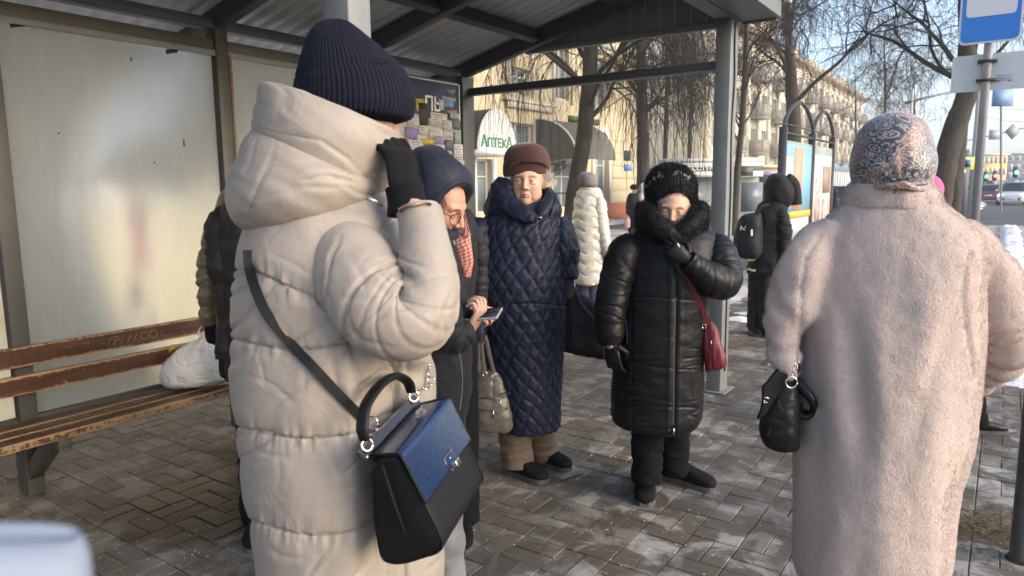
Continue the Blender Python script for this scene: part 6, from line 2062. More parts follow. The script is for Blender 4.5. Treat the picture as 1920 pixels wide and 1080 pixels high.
# ================================================================== woman in the navy quilted coat
D4 = 3.58
M_navy = cloth("navy_quilt", (0.0085, 0.0125, 0.028), 0.45, sheen=0.03, c2=(0.011, 0.016, 0.036), spec=0.3)
def quilt(P, N, per=0.062, asp=0.58, h=0.006, g=0.010):
    u, v = arc_coords(P)
    u = u - u.mean(1, keepdims=True)
    u = u + 0.012 * noise(P * 6)
    v = v + 0.012 * noise(P * 6 + 9)
    a, b = (u + v * asp) / per, (u - v * asp) / per
    da, db = np.abs(np.mod(a, 1) - 0.5), np.abs(np.mod(b, 1) - 0.5)
    da, db = 0.5 - da, 0.5 - db
    e = np.minimum(da, db) * per
    return h * (1 - np.exp(-(e / g) ** 1.5)) + 0.0022 * fbm(P * 26, 2)
p_4 = ground(1000, 888)
W4 = person("older person in navy quilted coat and burgundy hat looking to the side", p_4)
P = loft(rows_h([(372, 962, 1018, 0.02, 0.06), (388, 935, 1034, 0.02, 0.10), (405, 912, 1048, 0.02, 0.13), (430, 900, 1058, 0.02, 0.155), (470, 893, 1062, 0.02, 0.17), (520, 890, 1062, 0.0, 0.18), (580, 893, 1060, 0.0, 0.19), (640, 902, 1057, 0, 0.19), (700, 915, 1054, 0, 0.185), (750, 928, 1051, 0, 0.18), (785, 937, 1050, 0, 0.175), (795, 941, 1048, 0, 0.17), (797, 950, 1040, 0, 0.15)]), 260, 330, 2.2, D4)
P, N = outward(P)
px, py = pview(P)
fold = 0.012 * noise(np.stack([px * 0.022, py * 0.0035, N @ FW], -1)) * smooth01((py - 560) / 120)
yoke = -0.006 * np.exp(-((py - 573 - 4 * np.sin(px * 0.03)) / 1.8) ** 2)
P = P + N * (quilt(P, N) + fold + yoke)[..., None]
VF4 = grid_mesh(P)
coat4 = mk("coat", *VF4, M_navy, W4, smooth=True)
for path in ([(905, 415, 0.0, 22), (897, 450, -0.03, 32), (891, 510, -0.06, 31), (889, 570, -0.08, 28), (893, 615, -0.10, 24), (898, 640, -0.11, 20)],
             [(1043, 412, 0.0, 20), (1055, 450, -0.02, 27), (1061, 490, -0.03, 24), (1064, 515, -0.05, 19), (1064, 522, -0.055, 17)]):
    P = sleeve(path, D4, 90, 120)
    P, N = outward(P)
    u, v = arc_coords(P)
    P = P + N * (quilt(P, N) + 0.006 * noise(np.stack([u * 7, v * 14, v * 0 + path[0][0]], -1)))[..., None]
    mk("sleeve", *grid_mesh(P), M_navy, W4, smooth=True)
# deep shawl hood folded down round the neck, open in front
def shawl(rows, seed, amp=0.008, n=150, M=70, q=True):
    P = loft(rows, n, M, 2.1, D4)
    P = dip_front(P, 0.16, 968, 1030, 0, 3.0, smooth01((np.linspace(0, 1, M) - 0.15) / 0.3))
    P, N = outward(P)
    P = P + N * ((quilt(P, N, 0.06, 0.6, 0.004) if q else 0) + amp * noise(P * np.array([9, 9, 14]) + seed))[..., None]
    return mk("hood", *grid_mesh(P), M_navy, coat4, smooth=True)
shawl([(955, 412, 1020, 420, 0.02, 0.08), (918, 408, 1045, 412, 0.02, 0.125), (908, 392, 1052, 396, 0.02, 0.145), (914, 366, 1046, 372, 0.03, 0.14), (926, 342, 1034, 356, 0.05, 0.125), (936, 334, 1030, 352, 0.06, 0.115), (944, 350, 1022, 362, 0.05, 0.09), (952, 380, 1016, 385, 0.03, 0.07)], 2.0)
S4 = Surf(VF4)
# left lapel crossing over to the clasp
lap = [(926, 345, -0.02), (938, 365, -0.075), (960, 388, -0.12), (985, 402, -0.15), (1008, 412, -0.16)]
P = tube_grid([at(x, y, D4 + d) for x, y, d in lap], np.array([[0.020, 0.012], [0.035, 0.014], [0.042, 0.016], [0.038, 0.016], [0.018, 0.010]]), 40, ref=-FW, M=50)
P, N = outward(P)
mk("lapel", *grid_mesh(P + N * (quilt(P, N, 0.05, 0.6, 0.003))[..., None]), M_navy, coat4, smooth=True)
P = tube_grid([at(x, y, D4 + d) for x, y, d in ((1032, 356, -0.03), (1028, 376, -0.09), (1018, 396, -0.14), (1008, 410, -0.155))], np.array([[0.014, 0.010], [0.026, 0.013], [0.026, 0.013], [0.012, 0.010]]), 30, ref=-FW, M=40)
mk("lapel", *grid_mesh(outward(P)[0]), M_navy, coat4, smooth=True)
mk("clasp", *obox(at(1012, 408, D4 - 0.185), RT * 0.022, FW * 0.006, UP * 0.008), mat("clasp_metal", (0.35, 0.35, 0.36), 0.3, metal=0.8), coat4)
# head and hat
hc4 = at(990, 341, D4 + 0.0)
f4 = nrm(-FW * 0.97 - RT * 0.17 - UP * 0.02)
hd4 = head_mesh(age=1.0, eye_open=0.75, res=1.15, skin=(0.62, 0.385, 0.28), lip=(0.42, 0.16, 0.13), brow=(0.17, 0.10, 0.075), full=1.0, mouth_down=0.8)
base4 = p_4 * np.array([1, 1, 0])
sh4 = [ground(970, 897), ground(1022, 880)]
tor = ([at(990, 385, D4 + 0.02), at(985, 430, D4 + 0.02), at(978, 560, D4), at(985, 680, D4)], [0.05, 0.10, 0.12, 0.13])
arms = [([at(915, 425, D4), at(890, 540, D4 - 0.06), at(898, 650, D4 - 0.11)], [0.05, 0.04, 0.028]), ([at(1040, 425, D4), at(1058, 480, D4 - 0.03), at(1063, 515, D4 - 0.055)], [0.04, 0.028, 0.015])]
toe = [ground(1003, 900), ground(1052, 879)]
heel = [ground(950, 884), ground(998, 862)]
ank = [h + nrm(t - h) * 0.075 for t, h in zip(toe, heel)]
legs = [([at(972, 690, D4), ank[0] + UP * 0.08], [0.085, 0.05]), ([at(1010, 690, D4), ank[1] + UP * 0.08], [0.085, 0.05])]
bd4 = body_of(W4, hd4, hc4, f4, UP, 1.04, tor, arms, legs, np.array([0.55, 0.335, 0.245]))
eyes(bd4, hc4, f4, UP, 1.04, look=(0.42, 0.0))
M_felt = mat("burgundy_felt", (0.045, 0.013, 0.012), 0.85, c2=(0.06, 0.018, 0.016), nscale=18, bump=0.4, bscale=300, bdist=0.001, sheen=0.3)
P = loft([(962, 330, 1018, 326, 0, 0.07), (947, 330, 1027, 324, 0.0, 0.095), (944, 322, 1031, 316, 0.0, 0.108), (945, 305, 1031, 300, 0.0, 0.112), (947, 290, 1029, 290, 0.0, 0.110), (955, 277, 1023, 279, 0.0, 0.098), (966, 270, 1012, 271, 0.0, 0.075), (977, 267, 1001, 267.5, 0, 0.04), (985, 265.5, 992, 265.5, 0, 0.012)], 120, 90, 2.1, D4 + 0.005)
P, N = outward(P)
px, py = pview(P)
band = py - (300 - 0.14 * (px - 985) + 6 * np.sin((px - 950) * 0.03))
P = P + N * (0.0006 * np.tanh(band / 2.5) - 0.0022 * np.exp(-(band / 1.0) ** 2) + 0.006 * noise(P * 9))[..., None]
# lift the brim over the brow in front
zr = at(990, 304, D4 - 0.1)[2]
fr = smooth01((-(N @ FW) - 0.05) / 0.35) * np.exp(-((px - 989) / 40) ** 4)
P[..., 2] = np.maximum(P[..., 2], P[..., 2] * (1 - fr) + fr * zr)
V, F = grid_mesh(P)
mk("hat", V, F, M_felt, W4, smooth=True)
fold2 = [at(x, y, D4 - 0.105) for x, y in ((958, 296), (980, 290), (1003, 291), (1022, 300))]
# wisps of grey hair by the temple
M_hair = mat("grey_hair", (0.5, 0.48, 0.45), 0.5)
n = 90
S_ = np.array([at(1024 + rng.normal(0, 1.5), 322 + rng.uniform(-6, 18), D4 - 0.02 + rng.normal(0, 0.02)) for _ in range(n)])
Dr = RT * rng.uniform(0.2, 0.9, (n, 1)) + UP * rng.uniform(-0.8, 0.0, (n, 1)) - FW * 0.1
mk("hair", *many_tubes(grow(S_, Dr, rng.uniform(0.02, 0.075, n), 6, 0.4, 0.12, rng), np.full((n, 6), 0.0007), 3), M_hair, W4, kind="stuff")
n = 120
S_ = np.array([at(960 + rng.normal(0, 1.2), 320 + rng.uniform(-4, 12), D4 - 0.0 + rng.normal(0, 0.02)) for _ in range(n)])
mk("hair", *many_tubes(grow(S_, -UP * 0.9 - RT * 0.1 + 0 * S_, rng.uniform(0.015, 0.035, n), 6, 0.3, 0.1, rng), np.full((n, 6), 0.0007), 3), M_hair, W4, kind="stuff")
# trousers and shoes
M_brown = mat("brown_wool", (0.115, 0.082, 0.056), 0.85, c2=(0.15, 0.11, 0.08), nscale=40, bump=0.3, bscale=260)
for tx, a_, t_, h_ in zip((962, 1008), ank, toe, heel):
    top = at(tx, 765, D4 + (0.0 if tx < 980 else 0.05))
    leg(W4, top, a_ + UP * 0.055, 0.088, 0.078, M_brown, wr=0.009)
    shoe(W4, h_, h_ + nrm(t_ - h_) * 0.26, 0.1, 0.1)
# gloved hands
gw = at(1064, 514, D4 - 0.06)
M_mitt = mat("glove_fluffy", (0.011, 0.011, 0.012), 0.9, bump=0.8, bscale=240, bdist=0.003, sheen=0.15)
add_hand("glove", W4, M_mitt, gw, -UP, RT * 0.6 - FW * 0.6, -1, curl=0.85, s=1.25, thumb=0.9, voxel=0.005)
gwl = at(899, 640, D4 - 0.11)
add_hand("glove", W4, M_mitt, gwl, -UP * 0.97 + RT * 0.15, -RT * 0.5 - FW * 0.8, 1, curl=0.9, s=0.95, thumb=0.9, voxel=0.004)

# ---- her taupe handbag
TB = empty("handbag", at(925, 760, D4 - 0.12), "taupe leather handbag with silver zips hanging beside the navy quilted coat", "handbag")
M_taupe = mat("taupe_leather", (0.085, 0.074, 0.066), 0.36, c2=(0.11, 0.098, 0.09), nscale=9, bump=0.5, bscale=120, bdist=0.0015)
dB = D4 - 0.13
P = loft([(905, 694, 934, 694, 0, 0.02), (898, 697, 938, 699, 0, 0.035), (890, 708, 946, 715, 0, 0.05), (884, 735, 955, 742, 0, 0.062), (882, 765, 962, 768, 0, 0.07), (884, 788, 964, 788, 0, 0.072), (890, 800, 960, 803, 0, 0.066), (905, 805, 950, 807, 0, 0.045), (922, 806, 938, 807, 0, 0.012)], 110, 100, 2.7, dB)
P, N = outward(P)
px, py = pview(P)
P = P + N * (0.004 * fbm(P * np.array([18, 18, 26]), 3) - 0.004 * np.exp(-((px - 925 + (py - 700) * 0.02) / 1.5) ** 2) * (py > 712))[..., None]
VFb = grid_mesh(P)
mk("bag_body", *VFb, M_taupe, TB, smooth=True)
SB = Surf(VFb)
M_silver = mat("silver_metal", (0.6, 0.6, 0.62), 0.25, metal=1.0)
for pts in (((890, 748), (910, 746), (924, 747)), ((890, 769), (908, 769), (924, 769)), ((934, 742), (945, 737), (955, 737))):
    mk("zip", *strap_on(SB, pts, 0.006, 0.002, 0.0015, 16), mat("zip_dark", (0.04, 0.04, 0.04), 0.4, metal=0.5), TB)
for x, y in ((925, 770), (938, 750), (953, 737)):
    p = SB.hit(x, y, 0.004)
    mk("zip_pull", *join([sphere(p, 0.006, 8, 6), tube([p, p - UP * 0.035], [0.003, 0.005], 6)]), M_silver, TB, smooth=True)
for pts in ([(908, 699), (905, 670), (903, 648), (908, 632), (912, 640), (918, 668), (926, 700)], [(897, 705), (896, 675), (897, 650), (899, 636)]):
    q = np.array([at(x, y, dB - 0.02) for x, y in pts])
    mk("handle", *tube(q, np.array([[0.011, 0.003]] * len(q)), 10, ref=-FW, M=40), mat("taupe_leather", (0, 0, 0)), TB, smooth=True)
for x, y in ((909, 701), (926, 703)):
    mk("handle_ring", *ring_mesh(at(x, y, dB - 0.06), FW, 0.011, 0.0025), M_silver, TB, smooth=True)
# ---- large soft black bag in her other hand
BB = empty("tote_bag", at(1095, 620, D4 + 0.02), "large limp black shopping bag held between two waiting people", "bag")
M_nylon = mat("black_nylon", (0.010, 0.010, 0.012), 0.6, bump=0.3, bscale=200)
P = loft([(1066, 552, 1088, 552, 0, 0.02), (1058, 560, 1105, 558, 0, 0.03), (1055, 585, 1124, 578, 0, 0.05), (1054, 620, 1134, 620, 0, 0.06), (1054, 645, 1140, 655, 0, 0.06), (1055, 656, 1138, 670, 0, 0.05), (1062, 660, 1128, 673, 0, 0.03)], 90, 80, 2.6, D4 + 0.03)
P, N = outward(P)
P = P + N * (0.008 * fbm(P * np.array([14, 14, 9]), 3))[..., None]
mk("bag_body", *grid_mesh(P), M_nylon, BB, smooth=True)
mk("handle", *tube([at(x, y, D4 - 0.04) for x, y in ((1070, 560), (1066, 540), (1070, 530), (1078, 545), (1092, 575), (1116, 602))], np.array([[0.009, 0.003]] * 6), 8, ref=-FW, M=40), mat("strap_greyblack", (0.03, 0.03, 0.034), 0.5), BB, smooth=True)

# ================================================================== woman in the black fur hat
D5 = 3.29
p_5 = ground(1245, 930)
W5 = person("older person in shiny black coat, black fur hat and fur collar, hand at the collar", p_5)
M_blk = cloth("black_satin", (0.0055, 0.0058, 0.0068), 0.40, bump=0.1, sheen=0.0, spec=0.28, c2=(0.010, 0.0105, 0.0125))
P = loft(rows_h([(405, 1225, 1300, 0.02, 0.07), (425, 1195, 1325, 0.02, 0.12), (440, 1178, 1343, 0.02, 0.145), (465, 1168, 1350, 0.01, 0.165), (500, 1164, 1345, 0, 0.18), (550, 1160, 1333, 0, 0.185), (600, 1156, 1324, 0, 0.185), (650, 1152, 1320, 0, 0.19), (700, 1148, 1320, 0, 0.19), (750, 1145, 1319, 0, 0.19), (778, 1146, 1317, 0, 0.19), (790, 1160, 1312, 0, 0.185), (797, 1185, 1305, 0, 0.17), (800, 1200, 1290, 0, 0.12)]), 260, 320, 2.2, D5)
P, N = outward(P)
px, py = pview(P)
u, v = arc_coords(P)
z = 0.0035 * fbm(np.stack([px * 0.010, py * 0.025, N @ FW * 2], -1), 3)
wr = noise(np.stack([px * 0.012 + py * 0.004, py * 0.055, N @ FW], -1))
z = z - 0.0035 * np.exp(-(wr / 0.13) ** 2) * smooth01((py - 600) / 60) * smooth01((noise(np.stack([px * 0.02, py * 0.02, px * 0], -1)) + 0.2) * 3)
for s in (560, 690):
    z = z - 0.003 * np.exp(-((py - s - 3 * np.sin(px * 0.04)) / 2.0) ** 2)
z = z - 0.004 * np.exp(-((px - 1183) / 1.6) ** 2) * (N @ FW < 0)
zipx = 1268 - (py - 480) * 0.018
pl = np.abs(px - zipx)
z = z + (0.004 * np.exp(-((pl - 9) / 5) ** 2) - 0.005 * np.exp(-(pl / 2.5) ** 2)) * (N @ FW < 0)
P = P + N * z[..., None]
VF5 = grid_mesh(P)
coat5 = mk("coat", *VF5, M_blk, W5, smooth=True)
S5 = Surf(VF5)
def slv(path, d0, m, parent, amp=0.006, f=(6, 22), n=90, M=130, seed=0.0, cuff=True, puffs=0, ph=0.010):
    P = sleeve(path, d0, n, M)
    P, N = outward(P)
    u, v = arc_coords(P)
    r = noise(np.stack([u * f[0] + v * 4, v * f[1] - u * 3, v * 0 + seed], -1))
    z = amp * fbm(np.stack([u * f[0], v * f[1] * 0.6, v * 0 + seed + 3], -1), 3) - amp * np.exp(-(r / 0.15) ** 2)
    if puffs:
        z = z + ph * (np.abs(np.sin(v / v.max() * np.pi * puffs)) ** 0.7 - 0.5)
    P = P + N * z[..., None]
    if cuff:
        c = P[-1:].mean(1, keepdims=True)
        P = np.concatenate([P, c + (P[-1:] - c) * 0.88, c + (P[-3:-2] - c) * 0.8], 0)
    VF = grid_mesh(P)
    mk("sleeve", *VF, m, parent, smooth=True)
    return VF
slv([(1186, 448, -0.01, 20), (1172, 475, -0.04, 34), (1155, 530, -0.07, 33), (1144, 590, -0.10, 31), (1144, 630, -0.12, 26), (1146, 648, -0.13, 19)], D5, M_blk, W5, 0.004, seed=1.0)
slv([(1330, 448, -0.01, 20), (1345, 470, -0.05, 33), (1355, 510, -0.10, 36), (1352, 528, -0.15, 36), (1330, 520, -0.20, 31), (1302, 500, -0.225, 25), (1288, 488, -0.23, 20)], D5, M_blk, W5, 0.004, seed=5.0)
# zip: teeth tape, pull
mk("zip", *strap_on(S5, [(1268, 480), (1266, 560), (1264, 640), (1263, 720), (1262, 796)], 0.0065, 0.002, 0.0015, 60), mat("zip_grey", (0.16, 0.16, 0.17), 0.4, metal=0.6), coat5)
pz = S5.hit(1262, 800, 0.01)
mk("zip_pull", *tube([pz, pz - UP * 0.035], [0.003, 0.006], 8), M_silver, coat5, smooth=True)
for pts in (((1174, 600), (1176, 625), (1177, 645)), ((1293, 690), (1297, 720), (1300, 745))):
    mk("pocket_seam", *strap_on(S5, pts, 0.004, 0.002, 0.001, 12), mat("zip_dark", (0, 0, 0)), coat5)
# fur collar: fat roll crossing under the chin
M_fur = mat("black_fur", (0.007, 0.007, 0.0075), 0.55, spec=0.35)
dC = D5 - 0.02
base = [loft([(1240, 440, 1300, 440, 0, 0.06), (1205, 438, 1322, 436, 0, 0.11), (1195, 420, 1327, 416, 0, 0.13), (1198, 395, 1322, 394, 0.02, 0.13), (1208, 378, 1312, 378, 0.05, 0.11), (1222, 370, 1300, 372, 0.07, 0.08)], 60, 40, 2.0, dC)]
base = [dip_front(b, 0.15, 1228, 1298, 0, 4.0, smooth01((np.linspace(0, 1, 40) - 0.2) / 0.3)) for b in base]
parts = [grid_mesh(outward(b)[0]) for b in base]
parts.append(tube([at(x, y, dC + d) for x, y, d in ((1206, 390, 0.0), (1216, 408, -0.075), (1236, 424, -0.125), (1262, 440, -0.14), (1280, 452, -0.13))], [0.040, 0.043, 0.042, 0.036, 0.026], 16, M=20))
parts.append(tube([at(x, y, dC + d) for x, y, d in ((1316, 390, 0.0), (1308, 408, -0.075), (1292, 424, -0.12), (1276, 438, -0.135), (1262, 452, -0.13))], [0.040, 0.043, 0.041, 0.034, 0.026], 16, M=20))
Vc, Fc, Nc = fuse(parts, 0.008, 4)
Vc = Vc + Nc * (0.004 * fbm(Vc * 22, 2))[:, None]
col5 = mk("fur_collar", Vc, Fc, M_fur, W5, smooth=True)
fur(Vc, Fc, 26000, 0.017, 0.0007, M_fur, "collar_fur", col5, dr=0.5, jit=0.7, seed=3)
# hat: knitted fur, ribbed
hc5 = at(1262, 392, D5 - 0.018)
P = loft([(1236, 392, 1292, 392, 0.02, 0.05), (1216, 390, 1303, 390, 0.02, 0.09), (1212, 372, 1305, 372, 0.02, 0.112), (1211, 350, 1305, 350, 0.02, 0.118), (1217, 330, 1301, 331, 0.02, 0.112), (1230, 315, 1290, 316, 0.02, 0.088), (1244, 309, 1276, 310, 0.02, 0.05), (1256, 307, 1264, 307, 0.02, 0.012)], 160, 70, 2.0, D5 + 0.01)
# raise the rim over the forehead
P, N = outward(P)
px, py = pview(P)
fr = smooth01((-(N @ FW) - 0.2) / 0.4) * np.exp(-((px - 1264) / 34) ** 4) * smooth01((py - 366) / 10)
zr = at(1264, 371, D5 - 0.08)[2]
fr = smooth01((-(N @ FW) - 0.05) / 0.3) * np.exp(-((px - 1263) / 36) ** 6)
P[..., 2] = np.where(fr > 0, np.maximum(P[..., 2], P[..., 2] * (1 - fr) + fr * np.maximum(zr, P[..., 2])), P[..., 2])
th = np.linspace(0, 2 * np.pi, P.shape[1], endpoint=False)[None]
P = P + N * (0.004 * np.abs(np.cos(th * 22)) - 0.002)[..., None]
VFh = grid_mesh(P)
hat5 = mk("fur_hat", *VFh, M_fur, W5, smooth=True)
fur(*VFh, 22000, 0.016, 0.0006, M_fur, "hat_fur", hat5, dr=0.35, jit=0.6, seed=4)
# white flecks knitted into the crown
SHt = Surf(VFh)
M_fleck = mat("white_fur", (0.5, 0.5, 0.5), 0.7)
fl = []
for x, y in ((1214, 350), (1219, 343), (1228, 336), (1237, 331), (1241, 330), (1266, 327), (1279, 329), (1281, 331), (1288, 333), (1291, 334)):
    p = SHt.hit(x, y, 0.004, D5)
    for _ in range(9):
        q = p + rng.normal(0, 0.004, 3)
        d_ = nrm(rng.normal(0, 0.4, 3) + UP * 0.3 + RT * 0.4)
        fl.append(np.stack([q, q + d_ * 0.008, q + d_ * 0.015 - UP * 0.003]))
fl = np.array(fl)
mk("white_flecks", *many_tubes(fl, np.tile([0.0012, 0.001, 0.0004], (len(fl), 1)), 3), M_fleck, hat5, kind="stuff")
# head
f5 = nrm(-FW * 0.94 - RT * 0.25 - UP * 0.2)
up5 = nrm(UP - FW * 0.2)
hd5 = head_mesh(age=1.0, eye_open=0.45, res=1.1, skin=(0.62, 0.375, 0.265), lip=(0.45, 0.22, 0.18), brow=(0.08, 0.05, 0.04), full=0.4)
sh5 = [ground(1208, 930), ground(1262, 905)]
tor = ([at(1262, 425, D5), at(1260, 460, D5), at(1245, 580, D5), at(1240, 700, D5)], [0.05, 0.10, 0.12, 0.13])
arms = [([at(1190, 460, D5), at(1150, 560, D5 - 0.08), at(1146, 655, D5 - 0.13)], [0.05, 0.04, 0.027]), ([at(1330, 460, D5), at(1352, 525, D5 - 0.14), at(1282, 482, D5 - 0.22)], [0.05, 0.04, 0.027])]
legs = [([at(1215, 710, D5), sh5[0] + UP * 0.1], [0.085, 0.05]), ([at(1262, 710, D5), sh5[1] + UP * 0.1], [0.085, 0.05])]
bd5 = body_of(W5, hd5, hc5, f5, up5, 0.98, tor, arms, legs, np.array([0.56, 0.35, 0.26]))
eyes(bd5, hc5, f5, up5, 0.98, look=(0.0, -0.3))
# violet-grey fringe under the hat
M_lilac = mat("lilac_hair", (0.30, 0.26, 0.33), 0.5)
n = 60
xs = rng.uniform(1232, 1292, n)
S_ = np.array([at(x, 371.5 + 6 * ((x - 1262) / 30) ** 2 + rng.normal(0, 1.0), D5 - 0.098 + 0.05 * abs((x - 1262) / 30) ** 2) for x in xs])
Dr = -UP * 0.55 + RT * ((xs - 1262) / 30)[:, None] * 0.8 - FW * 0.25
mk("hair", *many_tubes(grow(S_, Dr, rng.uniform(0.008, 0.017, n), 5, 0.3, 0.1, rng), np.full((n, 5), 0.0007), 3), M_lilac, W5, kind="stuff")
# gloves
add_hand("glove", W5, M_leather, at(1146, 645, D5 - 0.13), -UP + RT * 0.12, -RT * 0.5 - FW * 0.7, 1, curl=0.35, s=0.98, thumb=0.5, voxel=0.0035)
add_hand("glove", W5, M_leather, at(1289, 489, D5 - 0.235), -RT * 0.78 + UP * 0.62 + FW * 0.05, -FW, -1, curl=0.55, s=0.95, thumb=0.6, voxel=0.0035)
tg = at(1272, 460, D5 - 0.27)
mk("collar_tag", *obox(tg, RT * 0.008 - UP * 0.018, FW * 0.003, (RT * 0.7 + UP * 0.3) * 0.008), M_wh, coat5)
# trousers, boots
for (tx, tt, ax_, ay, dl), bo in zip(((1216, 775, 1212, 903, 3.22), (1262, 775, 1264, 885, 3.40)), (0.16, 0.0)):
    leg(W5, at(tx, tt, D5 + (-0.03 if tx < 1240 else 0.08)), at(ax_, ay, dl), 0.078, 0.066, M_trouser, wr=0.008)
a_ = ground(1210, 905)
shoe(W5, a_, ground(1208, 952), 0.105, 0.13, boot=0.14)
a_ = ground(1248, 897)
shoe(W5, a_, a_ + nrm(ground(1318, 915) - a_) * 0.265, 0.1, 0.105)
# ---- burgundy crossbody bag
RB = empty("crossbody_bag", at(1338, 650, D5 - 0.1), "burgundy crossbody bag hanging at the side of the shiny black coat", "bag")
M_burg = mat("burgundy_leather", (0.115, 0.012, 0.020), 0.42, c2=(0.15, 0.018, 0.028), nscale=9, bump=0.4, bscale=150, bdist=0.0012)
dR = D5 - 0.10
P = loft([(1325, 607, 1334, 603, 0, 0.012), (1322, 612, 1342, 610, 0, 0.022), (1318, 622, 1347, 622, 0, 0.03), (1317, 645, 1354, 645, 0, 0.038), (1320, 672, 1361, 668, 0, 0.042), (1322, 690, 1362, 684, 0, 0.04), (1324, 697, 1358, 688, 0, 0.02)], 100, 80, 2.8, dR)
P, N = outward(P)
px, py = pview(P)
P = P + N * (0.004 * fbm(np.stack([px * 0.12, py * 0.02, N @ FW], -1), 2) - 0.004 * np.exp(-((px - 1331 - (py - 620) * 0.06) / 1.0) ** 2))[..., None]
VFr = grid_mesh(P)
mk("bag_body", *VFr, M_burg, RB, smooth=True)
SR = Surf(VFr)
p = SR.hit(1334, 640, 0.003)
mk("zip_pull", *join([sphere(p, 0.004, 8, 6), tube([p, p - UP * 0.02], [0.002, 0.003], 6)]), M_silver, RB, smooth=True)
strap = [(1268, 492), (1283, 515), (1300, 545), (1314, 575), (1325, 600), (1330, 610)]
mk("strap", *strap_on(S5, strap, 0.02, 0.004, 0.006, 50, d=D5 - 0.15), M_burg, RB)
mk("strap_ring", *ring_mesh(at(1320, 612, dR - 0.04), FW, 0.009, 0.002), M_silver, RB, smooth=True)

# ================================================================== woman in the pinkish teddy coat, seen from behind
D6 = 1.62
p_6 = at(1655, 900, D6)
W6 = person("person from behind in pinkish beige teddy fur coat and paisley headscarf", p_6)
M_teddy = mat("teddy_pile", (0.46, 0.365, 0.325), 0.85, c2=(0.53, 0.43, 0.385), nscale=16, ncon=0.25, bump=0.8, bscale=330, bdist=0.0035, sheen=0.25, bump2=(60, 0.4, 0.008, 1.0))
M_strand = mat("teddy_strand", (0.455, 0.37, 0.335), 0.8, c2=(0.51, 0.42, 0.385), nscale=30, sheen=0.2)
parts = []
P = loft(rows_h([(350, 1608, 1738, 0, 0.055), (372, 1588, 1764, 0.0, 0.075), (395, 1562, 1790, 0.0, 0.095), (425, 1532, 1828, 0, 0.115), (465, 1510, 1852, 0, 0.135), (520, 1502, 1850, 0, 0.15), (600, 1499, 1842, 0, 0.165), (680, 1497, 1836, 0, 0.18), (760, 1496, 1828, 0, 0.19), (840, 1494, 1822, 0, 0.195), (920, 1494, 1808, 0, 0.2), (1000, 1492, 1799, 0, 0.2), (1040, 1494, 1795, 0, 0.2), (1054, 1502, 1790, 0, 0.195), (1062, 1520, 1780, 0, 0.17)]), 120, 150, 2.3, D6)
P, N = outward(P)
px, py = pview(P)
# hem hangs lower in the middle of the back; long soft folds from shoulders and hips
P = P - UP * (0.004 * smooth01((py - 950) / 120) * np.exp(-((px - 1660) / 120) ** 2) * ((N @ FW) < 0))[..., None]
fold = 0.016 * noise(np.stack([px * 0.013, py * 0.0028, N @ FW], -1)) * smooth01((py - 480) / 120)
fold += 0.012 * np.exp(-((px - 1560 - (py - 700) * 0.10) / 26) ** 2) * smooth01((py - 500) / 150) * smooth01((900 - py) / 120)
fold -= 0.014 * np.exp(-((px - 1610 - (py - 700) * 0.10) / 22) ** 2) * smooth01((py - 560) / 150) * smooth01((900 - py) / 120)
fold -= 0.012 * np.exp(-((px - 1770 + (py - 640) * 0.28) / 24) ** 2) * smooth01((py - 560) / 100) * smooth01((860 - py) / 100)
P = P + N * fold[..., None]
parts.append(grid_mesh(P))
def arm6(path, seed, n=60, M=90):
    P = sleeve(path, D6, n, M)
    P, N = outward(P)
    u, v = arc_coords(P)
    fr = v / v.max()
    z = 0.010 * noise(np.stack([u * 4, v * 12, v * 0 + seed], -1)) - 0.012 * np.exp(-(noise(np.stack([u * 3, v * 17 + u * 4, v * 0 + seed + 4], -1)) / 0.16) ** 2) * smooth01((fr - 0.3) / 0.2)
    return grid_mesh(P + N * z[..., None])
parts.append(arm6([(1566, 430, 0.01, 30), (1532, 462, 0.01, 42), (1502, 520, 0.0, 50), (1482, 585, 0.0, 48), (1472, 640, -0.01, 40), (1479, 685, -0.02, 33), (1484, 708, -0.02, 27)], 1.0))
parts.append(arm6([(1790, 430, 0.01, 30), (1824, 465, 0.01, 42), (1856, 525, 0.0, 52), (1878, 595, 0.01, 50), (1890, 640, 0.05, 47), (1868, 675, 0.13, 42), (1840, 700, 0.2, 38), (1825, 712, 0.25, 34)], 6.0))
Vt, Ft, Nt = fuse(parts, 0.007, 7)
# armhole seams
px, py = pview(Vt)
back = (Nt @ FW) < 0.25
sl = np.exp(-((px - np.interp(py, [430, 480, 540, 620, 700], [1546, 1512, 1503, 1501, 1498])) / 4.0) ** 2) * (py > 440) * (py < 700) * back
sr = np.exp(-((px - np.interp(py, [430, 500, 560, 640, 710], [1838, 1812, 1806, 1818, 1828])) / 4.0) ** 2) * (py > 470) * (py < 710) * back
Vt = Vt + Nt * (0.0016 * fbm(Vt * 30, 3) - 0.005 * sl - 0.006 * sr)[:, None]
coat6 = mk("coat", Vt, Ft, M_teddy, W6, smooth=True)
